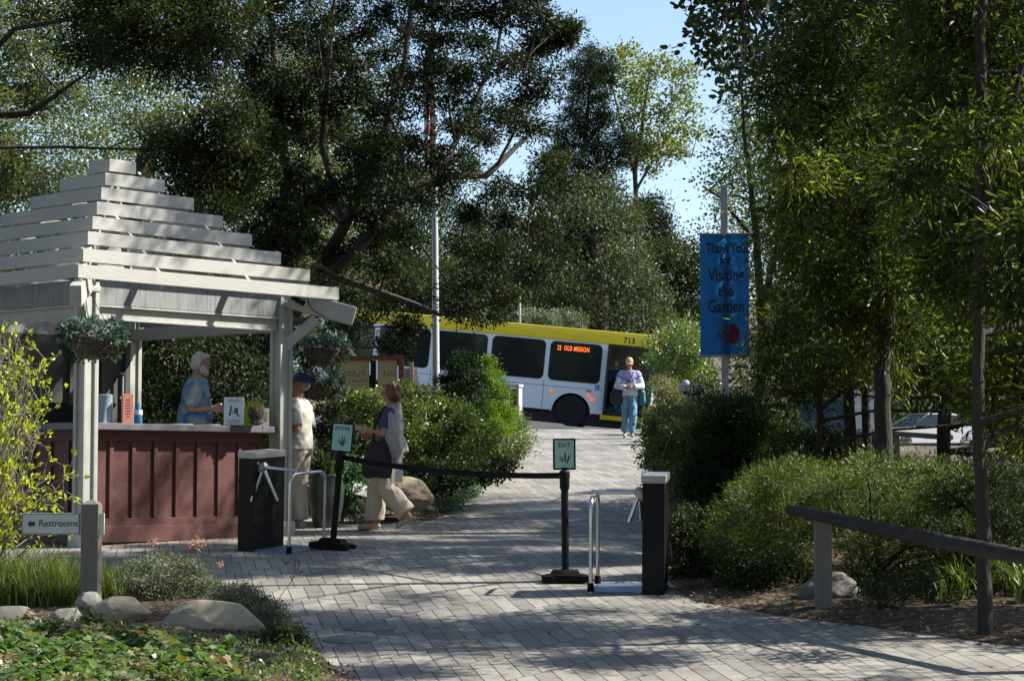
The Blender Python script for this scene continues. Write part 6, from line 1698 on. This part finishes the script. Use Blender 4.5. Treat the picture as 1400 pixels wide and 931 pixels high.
shrub('bed_undergrowth', 'dark twiggy undergrowth between the shaded boulder and the near trunk', SP(1230, 17.4), [(1170, 820), (1200, 780), (1300, 790), (1330, 830), (1260, 845), (1190, 835)], 15, 16.8, 17.8, .07, 'l_dark', 14, 14, .06, .035, .018, n=40, stems=9, stem_r=.008, bark='bark')
shrub('flower_bush', 'low dark bush dotted with small red and yellow flowers behind the right turnstile', SP(938, 19.6), [(916, 715), (940, 700), (970, 720), (985, 760), (960, 790), (925, 790)], 11, 19.2, 20, .08, 'l_dark', 20, 18, .045, .028, .018, shape='oval', n=50, stems=5)
# flowers on it
fl = [(P(random.uniform(920, 975), random.uniform(705, 770), 19.15), .03) for _ in range(14)]
# low hedge-like greenery beyond the path on the right
shrub('hut_shrub', 'light green bush beyond the path left of the grey hut', SP(905, 57), [(906, 465), (925, 445), (955, 450), (960, 520), (935, 530), (910, 520), (905, 500)], 12, 56, 60, .45, 'l_manzanita', 26, 24, .14, .085, .05, n=50, stems=3, twig=False)
shrub('red_flowering_bush', 'bush with rusty red flower heads beside the bus front', SP(905, 48), [(893, 530), (905, 520), (925, 530), (925, 560), (915, 580), (895, 575)], 9, 47.5, 48.5, .16, 'l_red', 18, 18, .07, .05, .03, n=30, stems=4)
shrub('kerb_bush', 'pale twiggy bush at the kerb beneath the red flowers', SP(900, 44), [(888, 560), (905, 565), (930, 560), (928, 590), (893, 600)], 9, 43, 45, .14, 'l_manzanita', 16, 16, .07, .045, .03, n=30, stems=4)
shrub('blossom_bush', 'pink white blossoming bush showing above the bus roof', GP(752, 73), [(715, 432), (740, 428), (790, 430), (800, 445), (715, 442)], 10, 72, 73.5, .32, 'l_grey', 18, 18, .13, .08, .06, n=30, stems=2, twig=False)
# greenery seen through the booth opening
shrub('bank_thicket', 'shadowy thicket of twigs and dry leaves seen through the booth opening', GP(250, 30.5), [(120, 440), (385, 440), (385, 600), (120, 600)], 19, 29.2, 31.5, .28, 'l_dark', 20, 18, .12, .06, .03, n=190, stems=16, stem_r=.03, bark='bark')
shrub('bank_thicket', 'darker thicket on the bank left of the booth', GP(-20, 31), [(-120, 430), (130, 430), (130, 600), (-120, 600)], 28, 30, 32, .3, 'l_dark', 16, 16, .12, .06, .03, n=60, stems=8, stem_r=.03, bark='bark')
# hanging baskets of succulents
def basket(label, c, R_, hgt, hang_to, nros=46):
    r = empty('hanging_basket', c, (0, 0, 0), label, 'hanging basket', 'hanging baskets on the booth')
    q = MB(); q.lathe([(.02, -hgt * .75), (R_ * .4, -hgt * .65), (R_ * .62, -hgt * .25), (R_ * .66, 0), (.02, .02)], 20); q.build('moss_bowl', MATS['cone_brown'], r, smooth=True)
    q = MB()
    for a in (0, 2.1, 4.2): q.tube([(R_ * .6 * math.cos(a), R_ * .6 * math.sin(a), 0), Vector(hang_to) - Vector(c)], .004, 5)
    q.build('chains', MATS['black_rubber'], r)
    pos = []; dr = []; rn = []
    for i in range(nros):
        th = random.uniform(0, 2 * PI); ph = random.uniform(-.35, 1.1)
        n_ = np.array([math.cos(th) * math.cos(ph), math.sin(th) * math.cos(ph), math.sin(ph)])
        p = n_ * np.array([R_, R_, hgt * .62]) * random.uniform(.75, 1.0)
        k = 30; dd = unit(n_ * .9 + RNG.normal(size=(k, 3)) * .65)
        pos.append(np.repeat(p[None], k, 0) + dd * .012); dr.append(dd); rn.append(np.clip(RNG.normal(random.uniform(.2, .9), .12, k), 0, 1))
    pos = np.concatenate(pos); dr = np.concatenate(dr); n = len(pos)
    link('succulents', leaf_mesh('succulents', pos, dr, .085 * RNG.uniform(.7, 1.2, n), .018 * RNG.uniform(.8, 1.2, n), MATS['l_succ'], 'lance', rnd=np.concatenate(rn)), r)
    th = RNG.uniform(0, 2 * PI, 900); z = RNG.uniform(-.8, .3, 900); rr = R_ * (1 - .45 * np.clip(-z, 0, 1)) * RNG.uniform(.8, 1.02, 900)
    p = np.stack([rr * np.cos(th), rr * np.sin(th), z * hgt], 1)
    link('trailing_leaves', leaf_mesh('trailing_leaves', p, p * np.array([1, 1, .2]) + RNG.normal(size=p.shape) * .1, .035, .022, MATS['l_dark'], 'oval'), r)
basket('succulent basket hanging in front of the left booth post', P(127, 462, 21.95), .36, .30, P(118, 392, 22.2), 60)
basket('upper succulent basket behind the right booth post', P(440, 476, 24.9), .32, .28, P(452, 425, 24.9))
basket('lower succulent basket hanging above the man in the navy cap', P(432, 520, 25.4), .32, .26, P(440, 470, 25.4))

# ------------------------------------------------------------------ near left bed
def place(obj, b): obj.data.transform(Matrix.Translation(-Vector(b))); return obj
# yellow leafed twiggy shrub at the left edge
b0 = SP(-45, 18.1); r = empty('twiggy_shrub', b0, (0, 0, 0), 'twiggy yellow leaved shrub at the left edge in front of the booth', 'shrub')
T = Tubes(5); pos = []; dr = []
for i in range(95):
    a = np.array(b0) + RNG.normal(size=3) * np.array([.12, .12, 0])
    px, py = random.choice([(random.uniform(-60, 75), random.uniform(450, 560)), (random.uniform(-30, 92), random.uniform(560, 720)), (random.uniform(0, 60), random.uniform(470, 640))])
    e = np.array(P(px, py, random.uniform(17.6, 18.7))); L_ = np.linalg.norm(e - a)
    pl = wob(a, e, 9, .10, sag=.06); T.add(pl, np.linspace(.008, .0028, 9), 5)
    for j in range(11):
        k = random.randint(3, 8); s_ = pl[k]; v = RNG.normal(size=3) * .55 + (pl[8] - pl[4]) / L_ * 1.2; v = v / np.linalg.norm(v) * random.uniform(.05, .2)
        pl2 = wob(s_, s_ + v, 4, .1); T.add(pl2, np.linspace(.0035, .0016, 4), 3)
        if random.random() < .85:
            for _ in range(random.randint(2, 6)):
                pos.append(pl2[-1] + RNG.normal(size=3) * .012); dr.append(v / .1 + RNG.normal(size=3) * .8 + np.array([0, 0, .4]))
place(link('stems', T.mesh('stems', MATS['twig_grey']), r), b0)
pos = np.array(pos); n = len(pos); place(link('leaves', leaf_mesh('leaves', pos, np.array(dr), .046 * RNG.uniform(.6, 1.2, n), .019 * RNG.uniform(.8, 1.2, n), MATS['l_yellow'], 'oval', rnd=np.clip(RNG.random(n) ** 1.2 * .78 + (RNG.random(n) > .95) * .3, 0, 1)), r), b0)

def blade_mesh(name, P0, H, m, lean=.4, w=.006, segs=4, dirs=None):
    n = len(P0); th = RNG.uniform(0, 2 * PI, n); ln = RNG.uniform(.1, 1, n) * lean
    t = np.linspace(0, 1, segs + 1)
    dx = np.cos(th); dy = np.sin(th)
    V = np.zeros((n, segs + 1, 2, 3)); H = np.broadcast_to(H, (n,))
    for i, tt in enumerate(t):
        c = P0 + np.stack([dx * ln * H * tt ** 2, dy * ln * H * tt ** 2, H * (tt - .35 * ln * tt ** 3)], 1)
        ww = w * (1 - tt) ** .6
        s_ = np.stack([-dy, dx, 0 * dx], 1) * ww[:, None] if isinstance(ww, np.ndarray) else np.stack([-dy, dx, 0 * dx], 1) * ww
        V[:, i, 0] = c - s_; V[:, i, 1] = c + s_
    base = np.arange(n)[:, None] * (segs + 1) * 2; i = np.arange(segs)[None, :] * 2
    q = np.stack([base + i, base + i + 1, base + i + 3, base + i + 2], -1).reshape(-1, 4)
    return np_mesh(name, V.reshape(-1, 3), 4, len(q), q.ravel(), m, np.repeat(RNG.random(n), segs))
# grass tufts by the sign post: each clump a plant
spots = [(-10, 17.6, .36), (18, 18.2, .38), (38, 17.6, .36), (60, 18.0, .38), (84, 17.5, .36), (100, 18.0, .34), (20, 17.0, .30), (62, 17.0, .26), (150, 17.5, .30), (142, 18.1, .28), (-25, 18.3, .36), (105, 17.2, .22)]
pos = []; hh_ = []
for px, d, H in spots:
    c = np.array(SP(px, d)); k = 330
    p = np.repeat(c[None], k, 0); off = RNG.normal(size=(k, 2)) * .085; p[:, :2] += off; pos.append(p); hh_.append(RNG.uniform(.4, 1.25, k) * H)
me = blade_mesh('grass', np.concatenate(pos), np.concatenate(hh_), MATS['l_grass'], .95, .0035)
tag(link('grass', me), 'bright arching green grass around the sign post', 'grass', kind='stuff')
# buckwheat with pink heads
shrub('buckwheat_bush', 'grey green bush with pink flower heads right of the sign post', SP(225, 17.9), [(165, 815), (180, 775), (220, 762), (270, 775), (290, 800), (270, 822), (200, 825)], 10, 17.3, 18.3, .08, 'l_grey', 24, 16, .035, .024, .010, n=90, stems=10, stem_r=.006)
pk = empty('pink_flower_stalks', SP(240, 18), (0, 0, 0), 'thin stalks with pink flower clusters rising from the grey bush', 'flower')
T = Tubes(4); pos = []; dr = []
for px, py in ((262, 742), (270, 738), (276, 742), (258, 746), (266, 745), (272, 748), (212, 738), (206, 742), (258, 770), (262, 772), (255, 807), (302, 770)):
    e = np.array(P(px, py, 17.9)); a = np.array(P(px - random.uniform(5, 25), py + random.uniform(30, 50), 17.9)); T.add(wob(a, e, 5, .06), np.linspace(.0025, .0015, 5), 4)
    k = 26; g = RNG.normal(size=(k, 3)) * .012; pos.append(e + g); dr.append(g)
place(link('stalks', T.mesh('stalks', MATS['twig_grey']), pk), pk.location); place(link('blossoms', leaf_mesh('blossoms', np.concatenate(pos), np.concatenate(dr) * 40 + RNG.normal(size=(len(pos) * 26, 3)) * .2, .014, .012, MATS['l_pink'], 'oval'), pk), pk.location)
# low mound by the edge of the paving
shrub('edging_plant', 'low grey green mat spreading over the bed edge beside the long boulder', SP(345, 16.6), [(290, 812), (330, 800), (360, 815), (385, 835), (400, 862), (398, 890), (360, 885), (345, 850), (300, 830)], 9, 15.9, 16.9, .06, 'l_grey', 26, 18, .03, .020, .008, n=120, stems=8, stem_r=.004, flat=.5)
shrub('edging_plant', 'darker green mat creeping in front of the long boulder', SP(370, 15.2), [(330, 895), (350, 870), (395, 860), (420, 880), (440, 905), (400, 915), (350, 915)], 10, 14.9, 15.6, .05, 'l_dark', 24, 18, .03, .018, .009, n=70, stems=5, stem_r=.004, flat=.5)
# dry stalk with seed beads over the paving
b0 = P(372, 845, 16.0); st = empty('dry_stalk', b0, (0, 0, 0), 'thin dry stalk with seed beads leaning over the paving', 'plant')
T = Tubes(4)
main = [P(372, 845, 16), P(385, 812, 16), P(398, 795, 16), P(408, 778, 16)]
T.add(main, [.003, .0026, .002, .0015]); tips = [P(410, 770, 16), P(404, 766, 16), P(397, 762, 16), P(391, 768, 16)]
for t_ in tips: T.add(wob(P(399, 794, 16), t_, 4, .05), [.002, .0016, .0013, .001])
T.add([P(378, 862, 15.9), P(385, 848, 15.9), P(398, 832, 15.9)], [.0025, .002, .0015])
place(link('stem', T.mesh('stem', MATS['twig_grey']), st), b0)
q = MB()
for t_ in tips + [P(407, 775, 16), P(402, 772, 16), P(395, 768, 16), P(409, 782, 16)]:
    for _ in range(3): q.ball(Vector(t_) - b0 + Vector((random.uniform(-.012, .012), 0, random.uniform(-.015, .01))), .006, n=6)
q.build('seeds', MATS['cone_brown'], st)
# leafy ground cover at the bottom left
def scatter(poly, n, zoff=(0, .05)):
    out = []
    while len(out) < n:
        px, py = ppoly(poly, 1)[0] if False else (random.uniform(min(p[0] for p in poly), max(p[0] for p in poly)), random.uniform(min(p[1] for p in poly), max(p[1] for p in poly)))
        if inpoly(px, py, poly): out.append((px, py))
    return out
def on_soil(px, py):
    d = 2.17 / ((py - 650) / F + .064)
    for _ in range(4):
        z = soil(PX(px, d), d) - CAMZ
        d = max(5, d - (z * F / d + (py - 650)) / (-(2.17 * F) / d ** 2)) if False else d
    # march along the ray until it meets the bed
    d = 12.0
    while d < 60:
        p = P(px, py, d)
        if soil(p.x, p.y) >= p.z: return p
        d += .06
    return P(px, py, d)
pos = []; dr = []; rn = []
for px, py in scatter([(-40, 872), (60, 872), (150, 880), (230, 890), (300, 910), (330, 928), (330, 990), (-40, 990)], 620):
    p = on_soil(px, py); base = random.random(); hg = random.uniform(.02, .20)
    k = 17; a = RNG.uniform(0, 2 * PI, k); rr = RNG.uniform(.01, .085, k)
    q = np.array(p)[None] + np.stack([rr * np.cos(a), rr * np.sin(a), hg - rr * .5 + RNG.uniform(-.03, .02, k)], 1)
    pos.append(q); dr.append(np.stack([np.cos(a), np.sin(a), RNG.uniform(-.2, .6, k)], 1)); rn.append(np.clip(base * .75 + RNG.random(k) * .3 + (RNG.random(k) > .94) * .4, 0, 1))
pos = np.concatenate(pos); dr = np.concatenate(dr); n = len(pos)
me = leaf_mesh('ground_cover', pos, dr, .046 * RNG.uniform(.6, 1.25, n), .046 * RNG.uniform(.7, 1.1, n), MATS['l_ivy'], 'lobed', upw=1.4, rnd=np.concatenate(rn))
tag(link('ground_cover', me), 'low lobed green leaves covering the near bed', 'ground cover', kind='stuff')
# sparse low greens around the stones
pos = []; dr = []; rn = []
for px, py in scatter([(-20, 850), (110, 845), (230, 872), (340, 885), (420, 880), (450, 905), (440, 945), (340, 940), (300, 900), (-20, 880)], 210):
    p = on_soil(px, py); base = random.random(); k = 12; g = RNG.normal(size=(k, 3)) * np.array([.035, .035, .018]) + np.array([0, 0, .04]); pos.append(np.array(p) + g); dr.append(RNG.normal(size=(k, 3)) + np.array([0, 0, .5])); rn.append(np.clip(base * .7 + RNG.random(k) * .4, 0, 1))
tag(link('ground_cover', leaf_mesh('ground_cover', np.concatenate(pos), np.concatenate(dr), .030, .018, MATS['l_ivy'], 'oval', upw=.8, rnd=np.concatenate(rn))), 'sparse small leaves between the near boulders and the paving', 'ground cover', kind='stuff')
# cover strip along the path by the boulder
pos = []; dr = []
for px, py in scatter([(575, 690), (590, 665), (640, 652), (672, 655), (655, 678), (620, 700), (590, 706)], 420) + scatter([(896, 600), (915, 600), (912, 700), (905, 790), (893, 700)], 60):
    p = on_soil(px, py); k = 14; g = RNG.normal(size=(k, 3)) * np.array([.05, .05, .03]) + np.array([0, 0, .07]); pos.append(np.array(p) + g); dr.append(RNG.normal(size=(k, 3)) + np.array([0, 0, .4]))
pos = np.concatenate(pos); dr = np.concatenate(dr)
me = leaf_mesh('ground_cover', pos, dr, .038, .024, MATS['l_cover'], 'oval', upw=.8)
tag(link('ground_cover', me), 'low blue green leaves along the path edge by the boulder', 'ground cover', kind='stuff')
# strap leaves at the far right
b0 = [np.array(SP(random.uniform(1290, 1440), random.uniform(17.0, 18.6))) for _ in range(26)]
p = np.repeat(np.array(b0), 20, 0) + RNG.normal(size=(520, 3)) * np.array([.03, .03, 0])
tag(link('strap_leaves', blade_mesh('strap_leaves', p, RNG.uniform(.25, .5, 520), MATS['l_manzanita'], 1.3, .009, 5)), 'arching pale strap leaves under the shrubs at far right', 'plant', kind='stuff')
# leaf litter on the beds
pos = []
for key, (x0, x1, y0, y1, n) in {'front': (-7, .4, 12.5, 19, 7000), 'right': (1.3, 9, 13, 30, 15000), 'left': (-5, 0, 26, 36, 4000)}.items():
    c = 0
    while c < n:
        x, y = random.uniform(x0, x1), random.uniform(y0, y1)
        if inpoly(x, y, BEDS[key]): pos.append((x, y, bedz(key, x, y) + random.uniform(.003, .02))); c += 1
for _ in range(2600):   # strays on the paving along the edges
    key = random.choice(['front', 'right', 'right', 'left']); pl = BEDS[key]; i = random.randrange(len(pl)); a, b = pl[i], pl[(i + 1) % len(pl)]
    if max(abs(a[0]), abs(b[0])) > 12: continue
    t = random.random(); x, y = a[0] + (b[0] - a[0]) * t + random.gauss(0, .10), a[1] + (b[1] - a[1]) * t + random.gauss(0, .14)
    pos.append((x, y, soil(x, y) + .012))
for _ in range(160):
    x, y = random.uniform(-3, 3.5), random.uniform(13, 40); pos.append((x, y, soil(x, y) + .012))
pos = np.array(pos); n = len(pos); dr = RNG.normal(size=(n, 3)) * np.array([1, 1, .25])
tag(link('leaf_litter', leaf_mesh('leaf_litter', pos, dr, .034 * RNG.uniform(.5, 1.4, n), .016 * RNG.uniform(.6, 1.3, n), MATS['l_litter'], 'oval', upw=1.2)), 'dry brown leaf litter lying on the beds', 'leaf litter', kind='stuff')
# little red and yellow flowers
k = 16; pos = np.concatenate([np.array(c)[None] + RNG.normal(size=(k, 3)) * .010 for c, _ in fl])
place(link('flower_heads', leaf_mesh('flower_heads', pos, RNG.normal(size=pos.shape), .016, .012, MATS['l_red'], 'oval'), None), (0, 0, 0))
o = bpy.data.objects['flower_heads']; fb_ = [o2 for o2 in bpy.data.objects if o2.name.startswith('flower_bush')][0]; o.data.transform(Matrix.Translation(-fb_.location)); o.parent = fb_

# ------------------------------------------------------------------ boulders
def rockmat(name, c, c2):
    return mat(name, c, .85, vary=.22, scale=3, bump=.7, bscale=9, stain=c2, stain_scale=4, stain_amt=.6)
rockmat('rock_tan', (.34, .28, .20), (.18, .15, .11)); rockmat('rock_grey', (.27, .26, .23), (.12, .12, .10)); rockmat('rock_dark', (.16, .15, .13), (.07, .07, .06)); rockmat('rock_smooth', (.40, .34, .25), (.22, .19, .15))
def boulder(px, py, d, size, m, lab, seed, rotz=0, sub=5, rough=.20):
    bm = bmesh.new(); bmesh.ops.create_icosphere(bm, subdivisions=sub, radius=1)
    off = Vector((seed * 7.1, seed * 3.3, seed))
    for v in bm.verts:
        c = v.co.copy(); k = 1 + rough * 1.6 * noise.noise(c * .9 + off) + rough * .5 * noise.noise(c * 2.6 + off) + rough * .18 * noise.noise(c * 7 + off) + rough * .08 * noise.noise(c * 19 + off)
        for nrm, dd in ((Vector((.3, -.8, .5)), .80), (Vector((-.7, -.2, .6)), .84), (Vector((.8, .1, .55)), .82), (Vector((0, .1, 1)), .78)):
            nn = (nrm + Vector((noise.noise(off), noise.noise(off * 2), 0)) * .4).normalized(); t = (c * k).dot(nn)
            if t > dd: c = c - nn * (t - dd) * .75 / k
        v.co = Vector((c.x * size[0], c.y * size[1], c.z * size[2])) * k
    me = bpy.data.meshes.new('boulder'); bm.to_mesh(me); bm.free(); me.materials.append(MATS[m]); me.polygons.foreach_set('use_smooth', [True] * len(me.polygons))
    o = link('boulder', me, None, P(px, py, d) + Vector((0, 0, .07)), (0, 0, rotz)); return tag(o, lab, 'boulder', 'boulders at the edges of the beds')
boulder(553, 682, 26.1, (.33, .26, .22), 'rock_tan', 'rough tan boulder behind the walking woman', 1)
boulder(122, 838, 16.4, (.105, .10, .105), 'rock_grey', 'small rounded grey boulder below the sign post', 2)
boulder(165, 846, 16.1, (.20, .14, .115), 'rock_smooth', 'medium tan boulder in the middle of the near row', 3)
boulder(90, 858, 16.1, (.13, .11, .085), 'rock_grey', 'low grey boulder at the left of the near row', 4)
boulder(290, 866, 15.9, (.37, .20, .20), 'rock_smooth', 'long smooth sunlit boulder, the largest of the near row', 5, -.08, rough=.15)
boulder(8, 872, 16.0, (.30, .2, .20), 'rock_dark', 'dark shaded boulder at the left picture edge', 6)
boulder(1135, 822, 17.6, (.26, .2, .19), 'rock_dark', 'shaded round boulder behind the log rail post', 7)
boulder(588, 703, 25.9, (.05, .05, .03), 'rock_grey', 'small stone at the paving corner beside the tan boulder', 8)

# ------------------------------------------------------------------ big pot by the booth
mat('dark_glaze', (.05, .065, .055), .35, vary=.3, scale=4)
b0 = Vector((PX(446, 25.5), 25.5, soil(PX(446, 25.5), 25.5) - .02)); r = empty('garden_pot', b0, (0, 0, 0), 'large dark glazed pot between the man and the bushes', 'pot')
MB().lathe([(.001, .0), (.13, .0), (.16, .10), (.20, .28), (.21, .44), (.19, .58), (.205, .61), (.195, .63), (.17, .6), (.001, .57)], 28).build('vessel', MATS['dark_glaze'], r, smooth=True, ang=60)
pos = RNG.normal(size=(40, 3)) * np.array([.06, .06, 0]) + np.array([0, 0, .59])
link('strap_foliage', blade_mesh('strap_foliage', pos, RNG.uniform(.3, .55, 40), MATS['l_dark'], .9, .022, 5), r)
print('LEAVES', NLEAF[0])
